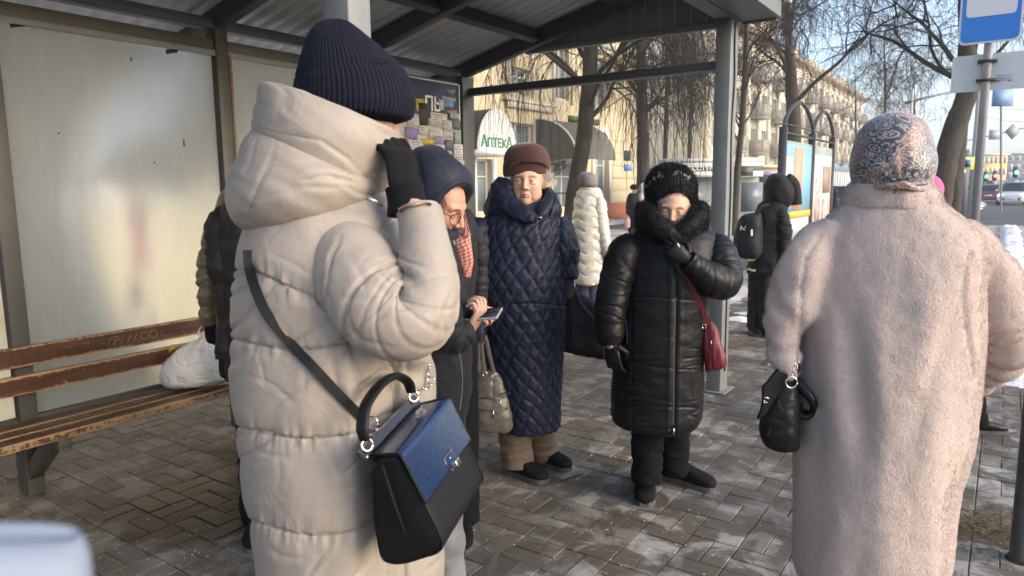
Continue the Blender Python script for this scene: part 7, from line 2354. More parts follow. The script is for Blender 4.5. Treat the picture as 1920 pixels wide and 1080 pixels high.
# stand collar turned over
P = loft([(1604, 398, 1740, 398, 0, 0.06), (1586, 392, 1764, 392, 0, 0.085), (1577, 383, 1770, 384, 0, 0.092), (1582, 360, 1762, 361, 0, 0.088), (1592, 346, 1752, 347, 0, 0.082), (1600, 340, 1745, 341, 0, 0.075), (1612, 346, 1730, 347, 0, 0.066), (1622, 380, 1720, 380, 0, 0.05)], 120, 60, 2.1, D6)
P, N = outward(P)
P = P + N * (0.004 * fbm(P * 20, 3))[..., None]
VFc = grid_mesh(P)
mk("collar", *VFc, M_teddy, coat6, smooth=True)
def facing(c, n):
    v = nrm(CAM - c)
    g = (n * v).sum(1)
    return np.where(g > 0.42, 0.16, np.where(g > -0.25, 1.0, 0.05))
fur(Vt, Ft, 110000, 0.0046, 0.00048, M_strand, "coat_pile", coat6, dr=1.1, jit=0.45, seed=6, only=facing, clump=0.25, fl0=0.35)
fur(*VFc, 16000, 0.0052, 0.00042, M_strand, "collar_pile", coat6, dr=1.0, jit=0.6, seed=7, only=facing, clump=0.25, fl0=0.35)
# headscarf tied tight over the head
def paisley():
    m, nt, b = new_mat("paisley_silk")
    tc = nt.nodes.new("ShaderNodeTexCoord")
    obj = tc.outputs["Object"]
    def warp(vec, scale, amt):
        nz = nt.nodes.new("ShaderNodeTexNoise")
        nz.inputs["Scale"].default_value = scale
        nz.inputs["Detail"].default_value = 2
        nt.links.new(vec, nz.inputs["Vector"])
        mx = nt.nodes.new("ShaderNodeMixRGB")
        mx.blend_type = 'ADD'
        mx.inputs[0].default_value = amt
        nt.links.new(vec, mx.inputs[1])
        nt.links.new(nz.outputs["Color"], mx.inputs[2])
        return mx.outputs[0]
    def voro(vec, scale, feat='F1'):
        v = nt.nodes.new("ShaderNodeTexVoronoi")
        v.feature = feat
        v.inputs["Scale"].default_value = scale
        nt.links.new(vec, v.inputs["Vector"])
        return v
    w1 = warp(obj, 9, 0.10)
    big = voro(w1, 17)
    rings = math_n(nt, 'SINE', math_n(nt, 'MULTIPLY', big.outputs["Distance"], 36))
    small = voro(warp(obj, 22, 0.05), 58)
    dots = math_n(nt, 'SINE', math_n(nt, 'MULTIPLY', small.outputs["Distance"], 17))
    sel = ramp(nt, big.outputs["Distance"], [(0.34, 1.0), (0.40, 0.0)])
    line = math_n(nt, 'ADD', math_n(nt, 'MULTIPLY', rings, sel), math_n(nt, 'MULTIPLY', dots, math_n(nt, 'SUBTRACT', 1.0, sel)))
    swirl = tex_noise(nt, obj, 30, 3, 0.6, 3.5)
    sw = math_n(nt, 'SINE', math_n(nt, 'MULTIPLY', swirl, 60))
    line = math_n(nt, 'ADD', math_n(nt, 'MULTIPLY', line, 0.65), math_n(nt, 'MULTIPLY', sw, 0.5))
    ink = ramp(nt, line, [(0.12, 1.0), (0.36, 0.0)])
    ground_c = ramp(nt, tex_noise(nt, obj, 12, 2), [(0.42, (0.36, 0.34, 0.36)), (0.58, (0.50, 0.46, 0.44))])
    brown = ramp(nt, tex_noise(nt, warp(obj, 8, 0.2), 9, 2, 0.5, 1.5), [(0.50, 0.0), (0.56, 1.0)])
    inkc = mixc(nt, brown, (0.028, 0.028, 0.055), (0.20, 0.085, 0.055))
    c = mixc(nt, math_n(nt, 'MULTIPLY', ink, 0.93), ground_c, inkc)
    nt.links.new(c, b.inputs["Base Color"])
    b.inputs["Roughness"].default_value = 0.42
    b.inputs["Sheen Weight"].default_value = 0.2
    bpn = nt.nodes.new("ShaderNodeBump")
    bpn.inputs["Strength"].default_value = 0.25
    bpn.inputs["Distance"].default_value = 0.003
    nt.links.new(tex_noise(nt, obj, 40, 3), bpn.inputs["Height"])
    nt.links.new(bpn.outputs[0], b.inputs["Normal"])
    return m
P = loft([(1625, 372, 1722, 372, -0.01, 0.05), (1606, 362, 1742, 360, -0.01, 0.075), (1596, 345, 1750, 345, 0.0, 0.09), (1593, 315, 1757, 318, 0.0, 0.105), (1596, 285, 1758, 290, 0.01, 0.115), (1606, 255, 1752, 262, 0.01, 0.113), (1624, 230, 1738, 236, 0.01, 0.098), (1648, 215, 1716, 219, 0.01, 0.068), (1670, 210, 1696, 212, 0.01, 0.03), (1680, 209.5, 1688, 210, 0.01, 0.008)], 160, 130, 2.0, D6)
P, N = outward(P)
px, py = pview(P)
kx, ky = 1690, 345                                            # knot of cloth pulled in at the nape
rr = np.hypot((px - kx) / 70, (py - ky) / 45)
ang = np.arctan2(py - ky, px - kx)
z = 0.0045 * np.sin(ang * 9 + 2 * noise(P * 10)) * np.exp(-rr ** 1.2) * ((N @ FW) < 0.3) + 0.003 * noise(P * 14)
z = z - 0.006 * np.exp(-((py - 352) / 4) ** 2) * ((N @ FW) < 0.3)
P = P + N * z[..., None]
VFs = grid_mesh(P)
scarf = mk("headscarf", *VFs, paisley(), W6, smooth=True)
# little gathered tail at the nape
SF = Surf(VFs)
c_ = SF.hit(1688, 348, 0.0)
P = tube_grid([SF.hit(1640, 352, 0.002), SF.hit(1668, 347, 0.007), SF.hit(1690, 345, 0.010), SF.hit(1715, 350, 0.007), SF.hit(1738, 358, 0.001)], np.array([[0.004, 0.004], [0.007, 0.006], [0.010, 0.008], [0.007, 0.006], [0.003, 0.003]]), 20, M=40)
P, N = outward(P)
mk("scarf_fold", *grid_mesh(P + N * (0.002 * noise(P * 60))[..., None]), paisley(), scarf, smooth=True)
# body inside
hd6 = head_mesh(res=0.4)
f6 = nrm(FW * 0.88 + RT * 0.47)
g6 = p_6 * np.array([1, 1, 0])
tor = ([at(1676, 345, D6), at(1672, 420, D6), at(1665, 600, D6), at(1660, 820, D6)], [0.05, 0.10, 0.11, 0.14])
arms = [([at(1585, 455, D6), at(1500, 540, D6), at(1476, 620, D6 - 0.01), at(1476, 660, D6 - 0.02)], [0.03, 0.035, 0.025, 0.012]), ([at(1770, 455, D6), at(1860, 560, D6), at(1885, 640, D6 + 0.05), at(1825, 715, D6 + 0.27)], [0.03, 0.04, 0.03, 0.02])]
feet6 = [g6 - RT * 0.07, g6 + RT * 0.12 + FW * 0.03]
legs = [([at(1625, 820, D6), feet6[0] + UP * 0.1], [0.1, 0.05]), ([at(1720, 820, D6), feet6[1] + UP * 0.1], [0.1, 0.05])]
body_of(W6, hd6, at(1676, 295, D6 + 0.005), f6, UP, 0.82, tor, arms, legs, np.array([0.52, 0.31, 0.23]))
M_tight = mat("brown_boot", (0.10, 0.055, 0.035), 0.5)
for f in feet6:
    leg(W6, f + UP * 0.72, f + UP * 0.10, 0.075, 0.055, M_tight, wr=0.003)
    shoe(W6, f - FW * 0.08, f + FW * 0.17, boot=0.25, m=M_leather)
add_hand("glove", W6, M_leather, at(1484, 700, D6 - 0.02), -UP + FW * 0.1, -RT, 1, curl=0.9, s=0.9, thumb=0.8, voxel=0.004)
add_hand("glove", W6, M_leather, at(1822, 716, D6 + 0.28), -RT * 0.8 + FW * 0.5, -FW, -1, curl=0.6, s=0.9, thumb=0.6, voxel=0.004)

# ---- her black handbag
KB = empty("handbag", at(1462, 770, D6 - 0.03), "black handbag with ring and chain hanging from the teddy coat sleeve", "handbag")
dK = D6 - 0.03
P = loft([(1466, 706, 1492, 716, 0, 0.02), (1455, 712, 1497, 722, 0, 0.035), (1440, 728, 1499, 736, 0, 0.045), (1430, 755, 1500, 760, 0, 0.052), (1424, 785, 1500, 785, 0, 0.056), (1425, 810, 1500, 812, 0, 0.056), (1434, 828, 1498, 834, 0, 0.05), (1452, 836, 1496, 841, 0, 0.035), (1470, 840, 1490, 843, 0, 0.012)], 90, 90, 2.6, dK)
P, N = outward(P)
P = P + N * (0.003 * fbm(P * np.array([20, 20, 30]), 3))[..., None]
VFk = grid_mesh(P)
mk("bag_body", *VFk, M_leather, KB, smooth=True)
SK = Surf(VFk)
# flap over the front, hanging to a point at the left
fp = [(1460, 692), (1430, 728), (1431, 750), (1428, 770), (1420, 788), (1436, 778), (1452, 752), (1466, 730), (1478, 715), (1478, 700)]
Pf = np.array([at(x, y, dK - 0.064) for x, y in fp])
Vf = np.vstack([Pf, Pf + FW * 0.012])
n = len(fp)
mk("flap", Vf, [list(range(n)), list(range(n, 2 * n))[::-1]] + [[i, n + i, n + (i + 1) % n, (i + 1) % n] for i in range(n)], M_leather, KB, bevel=0.003)
mk("ring", *ring_mesh(at(1484, 717, dK - 0.075), FW, 0.0125, 0.002), M_silver, KB, smooth=True)
lk_ = None
for i in range(6):
    c = at(1487 + i * 1.5, 706 - i * 5.5, dK - 0.07)
    mk("chain_link", *ring_mesh(c, (RT + FW) if i % 2 else (FW - RT * 0.4), 0.0042, 0.0012, 10), M_silver, KB, smooth=True)
for i in range(7):
    c = at(1431 + rng.uniform(0, 10), 744 + rng.uniform(0, 16), dK - 0.066)
    mk("stud", *sphere(c, 0.0022, 6, 4), M_silver, KB)
for pts in (((1464, 730), (1460, 755), (1470, 772)), ((1446, 800), (1440, 818)), ((1491, 748), (1494, 775))):
    mk("stitch_line", *strap_on(SK, pts, 0.003, 0.0015, 0.001, 14, d=dK), mat("strap_greyblack", (0, 0, 0)), KB)
mk("carry_strap", *tube([at(1490, 720, dK), at(1487, 700, dK), at(1480, 690, dK), at(1470, 700, dK), at(1468, 715, dK)], [0.006] * 5, 8, M=24), M_strap, KB, smooth=True)

# ================================================================== young woman with glasses and phone
D2 = 2.42
M_coat2 = cloth("navy_parka", (0.012, 0.016, 0.030), 0.55, sheen=0.08)
M_coat2b = cloth("black_parka", (0.013, 0.013, 0.016), 0.6, sheen=0.05)
p_2 = at(835, 700, D2)
W2 = person("young person in dark hooded parka and glasses looking down at a phone", p_2)
P = loft(rows_h([(408, 795, 836, 0, 0.06), (425, 785, 846, 0, 0.10), (450, 772, 852, 0, 0.13), (500, 765, 862, 0, 0.15), (560, 765, 878, 0, 0.155), (640, 762, 884, 0, 0.16), (720, 756, 884, 0, 0.165), (800, 750, 872, 0, 0.17), (880, 748, 862, 0, 0.165), (890, 760, 850, 0, 0.15)]), 160, 170, 2.2, D2)
P, N = outward(P)
px, py = pview(P)
P = P + N * (0.005 * fbm(np.stack([px * 0.02, py * 0.025, N @ FW], -1), 3))[..., None]
VF2 = grid_mesh(P)
coat2 = mk("coat", *VF2, M_coat2b, W2, smooth=True)
S2 = Surf(VF2)
mk("zip", *strap_on(S2, [(860, 655), (865, 690), (866, 730), (861, 770)], 0.004, 0.002, 0.002, 30), M_silver, coat2)
mk("zip", *strap_on(S2, [(848, 440), (856, 480), (862, 520)], 0.003, 0.002, 0.002, 20), M_silver, coat2)
# near arm: down the side, forearm forward to the phone
slv([(818, 440, -0.08, 26), (822, 490, -0.12, 40), (826, 560, -0.14, 42), (832, 610, -0.15, 40), (848, 630, -0.14, 36), (864, 628, -0.12, 30), (878, 616, -0.10, 24)], D2, M_coat2b, W2, 0.006, seed=2.0)
slv([(826, 440, 0.08, 16), (834, 500, 0.10, 26), (842, 560, 0.10, 28), (856, 592, 0.05, 26), (872, 592, 0.0, 19)], D2, M_coat2, W2, 0.006, seed=8.0)
# hood with a deep rim, opening to the right and down
parts = []
P = loft([(778, 432, 850, 452, 0.0, 0.07), (764, 412, 858, 440, 0.0, 0.105), (758, 385, 862, 415, 0.0, 0.125), (757, 350, 874, 385, 0.0, 0.132), (759, 320, 886, 355, 0.0, 0.128), (766, 295, 884, 330, 0.0, 0.115), (780, 278, 866, 305, 0.0, 0.09), (797, 271, 842, 285, 0.0, 0.055), (810, 270, 826, 274, 0.0, 0.015)], 150, 110, 2.05, D2)
P, N = outward(P)
px, py = pview(P)
fdir = nrm(RT * 0.78 - FW * 0.62)
cen = at(815, 375, D2)
q = (P - cen)
fw_ = q @ fdir
side = q @ nrm(np.cross(fdir, UP))
up_ = q[..., 2]
# push in the face opening: an oval on the forward side
op = np.sqrt((side / 0.085) ** 2 + ((up_ + 0.035) / 0.085) ** 2)
m_ = smooth01((1.0 - op) / 0.25) * (fw_ > 0)
P = P - fdir * (m_ * np.maximum(fw_ - 0.01, 0) * 0.95)[..., None]
P = P + N * (0.004 * fbm(P * np.array([12, 12, 12]), 2) * (1 - m_) + 0.007 * np.exp(-((op - 1.12) / 0.10) ** 2) * (fw_ > 0))[..., None]
P = P + N * (crease(px, py, [(((783, 282), (790, 330), (800, 380)), 0.004, 3), (((812, 278), (838, 305), (852, 335)), 0.004, 3), (((800, 400), (830, 380), (855, 370)), 0.003, 5)]))[..., None]
mk("hood", *grid_mesh(P), M_coat2, coat2, smooth=True)
# head: three-quarter profile, bent down over the phone
f2 = nrm(RT * 0.82 - FW * 0.34 - UP * 0.46)
u2 = nrm(UP * 0.85 + RT * 0.45 - FW * 0.25)
hc2 = at(822, 384, D2 - 0.012)
hd2 = head_mesh(eye_open=0.25, res=1.1, skin=(0.50, 0.27, 0.19), lip=(0.42, 0.13, 0.11), brow=(0.07, 0.045, 0.03))
tor = ([at(822, 430, D2), at(818, 480, D2), at(822, 640, D2), at(808, 800, D2)], [0.045, 0.06, 0.08, 0.08])
g2_ = p_2 * np.array([1, 1, 0])
arms = [([at(815, 460, D2 - 0.08), at(826, 600, D2 - 0.14), at(884, 612, D2 - 0.09)], [0.045, 0.038, 0.026]), ([at(822, 465, D2 + 0.06), at(842, 575, D2 + 0.08), at(878, 590, D2 - 0.0)], [0.03, 0.03, 0.02])]
legs = [([at(795, 820, D2), g2_ - RT * 0.16 + UP * 0.1], [0.09, 0.05]), ([at(820, 820, D2), g2_ - RT * 0.02 + UP * 0.1], [0.09, 0.05])]
SK2 = np.array([0.50, 0.27, 0.19])
bd2 = body_of(W2, hd2, hc2, f2, u2, 1.0, tor, arms, legs, SK2)
eyes(bd2, hc2, f2, u2, 1.0, look=(0, -0.4))
# glasses: two thin rims, bridge, temple
gl = mk("glasses", *tube(orient(np.array([(-0.008, 0.098, 0.004), (0, 0.101, 0.006), (0.008, 0.098, 0.004)]), hc2, f2, u2), [0.0012] * 3, 6), M_silver, W2, smooth=True)
for sx in (-1, 1):
    a = np.linspace(0, 2 * np.pi, 25)
    ring = np.stack([sx * 0.033 + 0.025 * np.cos(a), 0.097 - 0.012 * np.abs(np.cos(a) * (np.sign(np.cos(a)) == sx)), -0.002 + 0.022 * np.sin(a)], 1)
    mk("rim", *tube(orient(ring, hc2, f2, u2), [0.0014] * 25, 6), mat("rim_dark", (0.03, 0.028, 0.03), 0.3, metal=0.7), gl, smooth=True)
    mk("temple", *tube(orient(np.array([(sx * 0.058, 0.085, 0.006), (sx * 0.073, 0.04, 0.008), (sx * 0.077, -0.01, 0.006)]), hc2, f2, u2), [0.0014] * 3, 6), mat("rim_dark", (0, 0, 0)), gl, smooth=True)
n = 50                                                        # dark strands at the temple inside the hood
S_ = orient(np.stack([rng.choice([-1, 1], n) * 0.068, rng.uniform(0.01, 0.045, n), rng.uniform(0.03, 0.06, n)], 1), hc2, f2, u2)
mk("hair", *many_tubes(grow(S_, -UP + 0.2 * RT + 0 * S_, rng.uniform(0.02, 0.04, n), 6, 0.4, 0.08, rng), np.full((n, 6), 0.0009), 3), mat("dark_hair", (0.02, 0.014, 0.01), 0.45), W2, kind="stuff")
# scarf or snood edge below the chin
P = tube_grid([at(812, 446, D2 - 0.09), at(830, 446, D2 - 0.08), at(846, 440, D2 - 0.04), at(852, 430, D2 + 0.02)], [0.016, 0.02, 0.02, 0.014], 20, M=24)
mk("collar", *grid_mesh(outward(P)[0]), M_coat2, coat2, smooth=True)
# hands and phone
skc = SK2 * np.array([1.12, 1.25, 1.3])
ph_c = at(898, 590, D2 - 0.09)
add_hand("hand", bd2, M_skin, at(882, 618, D2 - 0.095), RT * 0.45 + UP * 0.80 - FW * 0.12, RT * 0.70 - UP * 0.35 - FW * 0.4, -1, curl=0.75, s=0.9, thumb=0.7, voxel=0.0025, col=skc)
add_hand("hand", bd2, M_skin, at(873, 588, D2 + 0.0), RT * 0.85 + UP * 0.1 - FW * 0.35, -FW * 0.5 + UP * 0.7, 1, curl=0.8, s=0.85, thumb=0.9, voxel=0.0025, col=skc)
for f in (g2_ - RT * 0.16, g2_ - RT * 0.02):
    leg(W2, f + UP * 0.75, f + UP * 0.1, 0.085, 0.06, M_trouser)
    shoe(W2, f - RT * 0.06, f + RT * 0.2, boot=0.15)
PH = empty("phone", ph_c, "smartphone in a pale case held by the person with glasses", "phone")
pa = nrm(RT * 0.94 + UP * 0.10 - FW * 0.3)
pn = nrm(np.cross(pa, nrm(FW * 0.9 + UP * 0.25)))
pb_ = np.cross(pn, pa)
mk("case", *obox(ph_c, pa * 0.15, pb_ * 0.072, pn * 0.009), mat("case_grey", (0.32, 0.33, 0.32), 0.35), PH, bevel=0.003)
mk("screen", *obox(ph_c + pn * 0.005 * (1 if pn[2] > 0 else -1), pa * 0.142, pb_ * 0.066, pn * 0.0012), mat("screen_dark", (0.01, 0.01, 0.012), 0.1), PH)
mk("camera_lens", *sphere(ph_c + pa * 0.07 - pb_ * 0.02, 0.003, 8, 6), mat("screen_dark", (0, 0, 0)), PH)

# ================================================================== person with red checked scarf, mostly hidden
D3 = 3.0
def simple_person(label, base, d0, rows, coat, sleeves, head_c, head_f, hs, group=None, feet=None, shoes=M_suede, trousers=M_trouser, skin=(0.5, 0.3, 0.22), amp=0.006, res=0.45, hn=90, hM=110, puffs=0, seed=0.0, puffcfg=None, bootw=0.12):
    root = person(label, base, group)
    P = loft(rows, hn, hM, 2.2, d0)
    P, N = outward(P)
    u, v = arc_coords(P)
    z = amp * fbm(P * np.array([9, 9, 12]) + seed, 3)
    if puffcfg: z = z + puffcfg(P, N, u, v)
    VF = grid_mesh(P + N * z[..., None])
    ct = mk("coat", *VF, coat, root, smooth=True)
    for i, sl in enumerate(sleeves):
        slv(sl, d0, coat, root, amp, seed=seed + i, n=40, M=60, puffs=puffs)
    hd = head_mesh(res=res, skin=skin)
    b0 = np.asarray(base) * np.array([1, 1, 0])
    feet = feet or [(b0 - RT * 0.08, b0 - RT * 0.08 - FW * 0.2), (b0 + RT * 0.08, b0 + RT * 0.08 - FW * 0.2)]
    mid = rows[len(rows) // 2]
    xm, ym = (mid[0] + mid[2]) / 2, mid[1]
    last = rows[-2]
    cx0 = lambda r: at((r[0] + r[2]) / 2, r[1], d0)
    tor_ = ([cx0(rows[0]) - UP * 0.03, cx0(rows[1]) - UP * 0.06, at(xm, ym, d0), at((last[0] + last[2]) / 2, last[1], d0) + UP * 0.1], [0.035, 0.06, 0.08, 0.08])
    arms_ = [([at(x, y, d0 + dd) for x, y, dd, r in sl], [r * 0.5 * d0 / FPX for x, y, dd, r in sl]) for sl in sleeves]
    top = at((last[0] + last[2]) / 2, last[1], d0)
    legs_ = [([top + UP * 0.15 + (h_ - b0) * 0.6, h_ + UP * 0.1], [0.085, 0.05]) for h_, t_ in feet]
    bd = body_of(root, hd, head_c, head_f, UP, hs, tor_, arms_, legs_, np.array(skin))
    for h_, t_ in feet:
        leg(root, (top + UP * 0.12) * np.array([1, 1, 1]) + (h_ - b0) * 0.7, h_ + nrm(t_ - h_) * 0.07 + UP * 0.06, 0.085, 0.065, trousers)
        shoe(root, h_, h_ + nrm(t_ - h_) * 0.26, boot=bootw, m=shoes)
    return root, ct, VF
c3 = at(832, 700, D3)
R3, ct3, VF3 = simple_person("person in dark jacket with red checked scarf hidden behind the phone user", c3, D3,
    rows_h([(392, 850, 880, 0, 0.05), (410, 838, 890, 0, 0.09), (440, 828, 897, 0, 0.12), (520, 820, 895, 0, 0.14), (600, 808, 880, 0, 0.14), (680, 800, 868, 0, 0.14), (690, 806, 860, 0, 0.12)]), M_coat2b,
    [[(890, 425, 0.0, 12), (896, 460, 0.0, 18), (898, 540, 0, 18), (895, 600, 0, 15)]], at(826, 345, D3), FW, 0.85)
def check_mat():
    m, nt, b = new_mat("red_check")
    tc = nt.nodes.new("ShaderNodeTexCoord")
    ck = nt.nodes.new("ShaderNodeTexChecker")
    mp = nt.nodes.new("ShaderNodeMapping")
    mp.inputs["Rotation"].default_value = (0, 0, 0.5)
    nt.links.new(tc.outputs["UV"], mp.inputs[0])
    nt.links.new(mp.outputs[0], ck.inputs[0])
    ck.inputs["Scale"].default_value = 1.0
    ck.inputs["Color1"].default_value = (0.46, 0.09, 0.06, 1)
    ck.inputs["Color2"].default_value = (0.55, 0.36, 0.32, 1)
    nt.links.new(ck.outputs[0], b.inputs["Base Color"])
    b.inputs["Roughness"].default_value = 0.9
    return m
P = tube_grid([at(850, 400, D3 - 0.12), at(860, 425, D3 - 0.15), at(868, 455, D3 - 0.16), at(874, 490, D3 - 0.16), at(876, 520, D3 - 0.15)], np.array([[0.028, 0.012], [0.034, 0.013], [0.034, 0.013], [0.028, 0.01], [0.016, 0.008]]), 30, ref=-FW, M=50)
P, N = outward(P)
P = P + N * (0.003 * noise(P * 30))[..., None]
u, v = arc_coords(P)
V, F = grid_mesh(P)
uv = np.vstack([np.stack([u.ravel() * 95, v.ravel() * 95], 1), [[0, 0], [0, 0]]])
mk("scarf", V, F, check_mat(), R3, smooth=True, uv=uv)
n = 60
S_ = np.array([at(866 + rng.uniform(-6, 6), 396 + rng.uniform(0, 6), D3 - 0.17) for _ in range(n)])
mk("scarf_fringe", *many_tubes(grow(S_, -UP + 0.15 * RT + 0 * S_, rng.uniform(0.06, 0.11, n), 6, 0.3, 0.06, rng), np.full((n, 6), 0.0024), 4), mat("fringe_pink", (0.42, 0.20, 0.19), 0.9), R3, kind="stuff", smooth=True)

# ================================================================== pair behind the cream coat
D8 = 2.75
M_dbrown = cloth("dark_brown_puffer", (0.016, 0.012, 0.011), 0.5)
R8, _, _ = simple_person("person in black-brown padded jacket half hidden behind the cream coat", at(455, 800, D8), D8,
    rows_h([(345, 440, 480, 0, 0.05), (368, 425, 500, 0, 0.10), (395, 410, 515, 0, 0.13), (450, 402, 525, 0, 0.15), (540, 408, 522, 0, 0.15), (650, 415, 520, 0, 0.15), (700, 418, 518, 0, 0.15), (712, 430, 508, 0, 0.13)]), M_dbrown,
    [[(425, 390, -0.02, 18), (415, 430, -0.05, 30), (416, 490, -0.07, 28), (424, 560, -0.08, 20), (424, 630, -0.09, 17), (420, 672, -0.09, 17)]], at(520, 300, D8), nrm(RT + FW * 0.2), 0.9,
    feet=[(ground(486, 985), ground(476, 1030)), (ground(520, 960), ground(540, 1000))], bootw=0.22, puffs=4)
M_bronze = cloth("bronze_puffer", (0.15, 0.095, 0.05), 0.30, spec=0.6, c2=(0.19, 0.125, 0.07))
D9 = 3.15
R9, _, _ = simple_person("person in shiny bronze padded jacket with hand on the white bag", at(432, 800, D9), D9,
    rows_h([(352, 420, 462, 0, 0.05), (372, 408, 480, 0, 0.09), (400, 402, 492, 0, 0.12), (460, 399, 495, 0, 0.13), (560, 402, 492, 0, 0.13), (660, 404, 490, 0, 0.13), (672, 412, 482, 0, 0.11)]), M_bronze,
    [[(415, 400, 0.0, 14), (400, 440, 0.0, 19), (391, 490, -0.02, 19), (389, 540, -0.03, 18.5), (391, 585, -0.04, 17), (392, 612, -0.045, 15)]], at(520, 312, D9), nrm(RT - FW * 0.2), 0.85, puffs=6, feet=[(ground(500, 870), ground(520, 890)), (ground(540, 865), ground(560, 890))])
for R_, c_, d_ in ((R8, (520, 292), D8), (R9, (520, 305), D9), (R3, (826, 338), D3)):
    mk("hat", *sphere(at(c_[0], c_[1], d_), (0.095, 0.105, 0.10), 18, 12), M_knit, R_, smooth=True)
add_hand("glove", R9, M_knit, at(392, 606, D9 - 0.045), -UP + RT * 0.05, -RT * 0.6 - FW * 0.8, 1, curl=0.8, s=0.95, thumb=0.7, voxel=0.004)
add_hand("glove", R8, M_knit, at(420, 668, D8 - 0.09), -UP, -RT * 0.6 - FW * 0.8, 1, curl=0.6, s=0.9, thumb=0.7, voxel=0.004)
# ---- white plastic carrier on the bench
CBG = empty("carrier_bag", (-3.62, 2.25, SEATZ), "crumpled white plastic carrier bag standing on the bench", "bag")
M_plast = mat("white_plastic", (0.62, 0.58, 0.53), 0.32, c2=(0.72, 0.69, 0.64), nscale=10, bump=0.3, bscale=40, bdist=0.004, sss=0.1)
Dc = float(np.array([-3.63, 2.2, 0.5]) @ FW)
P = loft([(312, 726, 412, 716, 0, 0.08), (302, 718, 425, 706, 0, 0.115), (299, 702, 430, 690, 0, 0.12), (305, 684, 428, 675, 0, 0.105), (322, 665, 418, 660, 0, 0.08), (345, 650, 408, 648, 0, 0.055), (366, 640, 400, 638, 0, 0.03), (376, 630, 396, 630, 0, 0.014), (380, 622, 392, 622, 0, 0.006)], 130, 120, 2.3, Dc)
P, N = outward(P)
px, py = pview(P)
a_ = np.arctan2(py - 622, px - 386)
r_ = noise(P * np.array([16, 16, 16]))
z = 0.006 * fbm(P * 9, 2) - 0.006 * np.exp(-(r_ / 0.07) ** 2) + 0.005 * np.sin(a_ * 16 + 3 * noise(P * 12)) * smooth01((690 - py) / 40)
P = P + N * z[..., None]
P[..., 2] = np.maximum(P[..., 2], SEATZ + 0.002)
mk("bag_body", *grid_mesh(P), M_plast, CBG, smooth=True)
mk("bag_print", *obox(at(322, 652, Dc - 0.03), RT * 0.035 + UP * 0.02, FW * 0.01, UP * 0.03), mat("print_orange", (0.55, 0.28, 0.03), 0.5), CBG, bevel=0.004)
mk("handle_loop", *tube([at(377, 634, Dc - 0.02), at(372, 622, Dc - 0.03), at(380, 612, Dc - 0.04), at(392, 616, Dc - 0.04), at(396, 630, Dc - 0.02)], np.array([[0.006, 0.002]] * 5), 8, M=24), M_plast, CBG, smooth=True)

# ================================================================== people farther off
D10 = 8.6
M_silverp = cloth("silver_puffer", (0.50, 0.48, 0.43), 0.36, spec=0.6, c2=(0.60, 0.58, 0.53))
def wavy(P, N, u, v):
    t = v + 0.018 * np.sin(u * 2 * np.pi / 0.16)
    h, e = puff(t, 0.105, 0, 0.011, 2.0)
    return h - 0.004 * np.exp(-(e / 0.006) ** 2)
R10, _, _ = simple_person("person in wavy silver quilted coat and grey knitted hat beyond the shelter", at(1105, 560, 6.9), 6.9,
    rows_h([(352, 1092, 1122, 0, 0.06), (362, 1083, 1128, 0, 0.10), (380, 1078, 1131, 0, 0.13), (410, 1075, 1133, 0, 0.16), (450, 1074, 1134, 0, 0.17), (490, 1075, 1134, 0, 0.18), (520, 1077, 1132, 0, 0.18), (529, 1079, 1130, 0, 0.18), (531, 1086, 1122, 0, 0.15)]), M_silverp,
    [[(1120, 368, -0.05, 9), (1124, 385, -0.08, 14), (1128, 420, -0.10, 13.5), (1134, 450, -0.12, 12), (1140, 475, -0.14, 10), (1142, 486, -0.15, 8)]], at(1104, 345, 6.9), nrm(RT * 0.6 + FW * 0.8), 0.8,
    feet=[(at(1090, 640, 6.9) * np.array([1, 1, 0]), at(1090, 640, 6.9) * np.array([1, 1, 0]) + RT * 0.1 + FW * 0.2), (at(1112, 640, 6.9) * np.array([1, 1, 0]), at(1112, 640, 6.9) * np.array([1, 1, 0]) + RT * 0.1 + FW * 0.2)], trousers=mat("navy_trouser", (0.03, 0.04, 0.075), 0.8), puffcfg=wavy, hn=110, hM=200, puffs=0)
beanie([(1092, 350, 1116, 350, 0, 0.07), (1085, 347, 1120, 348, 0, 0.105), (1084, 336, 1121, 340, 0, 0.115), (1086, 327, 1117, 330, 0, 0.105), (1092, 323, 1110, 325, 0, 0.06), (1099, 322, 1104, 323, 0, 0.015)], 6.9, 30, 0.006, mat("grey_knit", (0.17, 0.17, 0.185), 0.9, c2=(0.22, 0.22, 0.235), nscale=40), R10, "hat", n=120, M=40)
P = loft([(1090, 368, 1126, 372, 0, 0.08), (1086, 358, 1128, 364, 0, 0.1), (1090, 350, 1122, 354, 0, 0.09), (1096, 350, 1116, 353, 0, 0.06)], 40, 20, 2, 6.9)
mk("collar", *grid_mesh(outward(P)[0]), M_silverp, R10, smooth=True)

D11 = 7.02
b11 = ground(1432, 632)
M_blkcl = cloth("black_cloth", (0.010, 0.011, 0.014), 0.7, sheen=0.05)
h11 = at(1455, 355, D11)
R11, _, VF11 = simple_person("person in black hooded jacket carrying a dark backpack beyond the shelter", b11, D11,
    rows_h([(372, 1440, 1478, 0, 0.08), (382, 1425, 1478, 0, 0.12), (400, 1415, 1476, 0, 0.15), (440, 1408, 1474, 0, 0.16), (480, 1403, 1474, 0, 0.165), (508, 1400, 1474, 0, 0.16), (514, 1405, 1468, 0, 0.14)]), M_blkcl,
    [[(1462, 390, -0.10, 10), (1468, 420, -0.13, 16), (1468, 460, -0.14, 15), (1470, 490, -0.15, 12)]], h11, nrm(RT * 0.8 + FW * 0.5), 0.95,
    feet=[(ground(1408, 622), ground(1418, 628)), (ground(1428, 626), ground(1444, 632))], amp=0.01, bootw=0.1, trousers=M_blkcl)
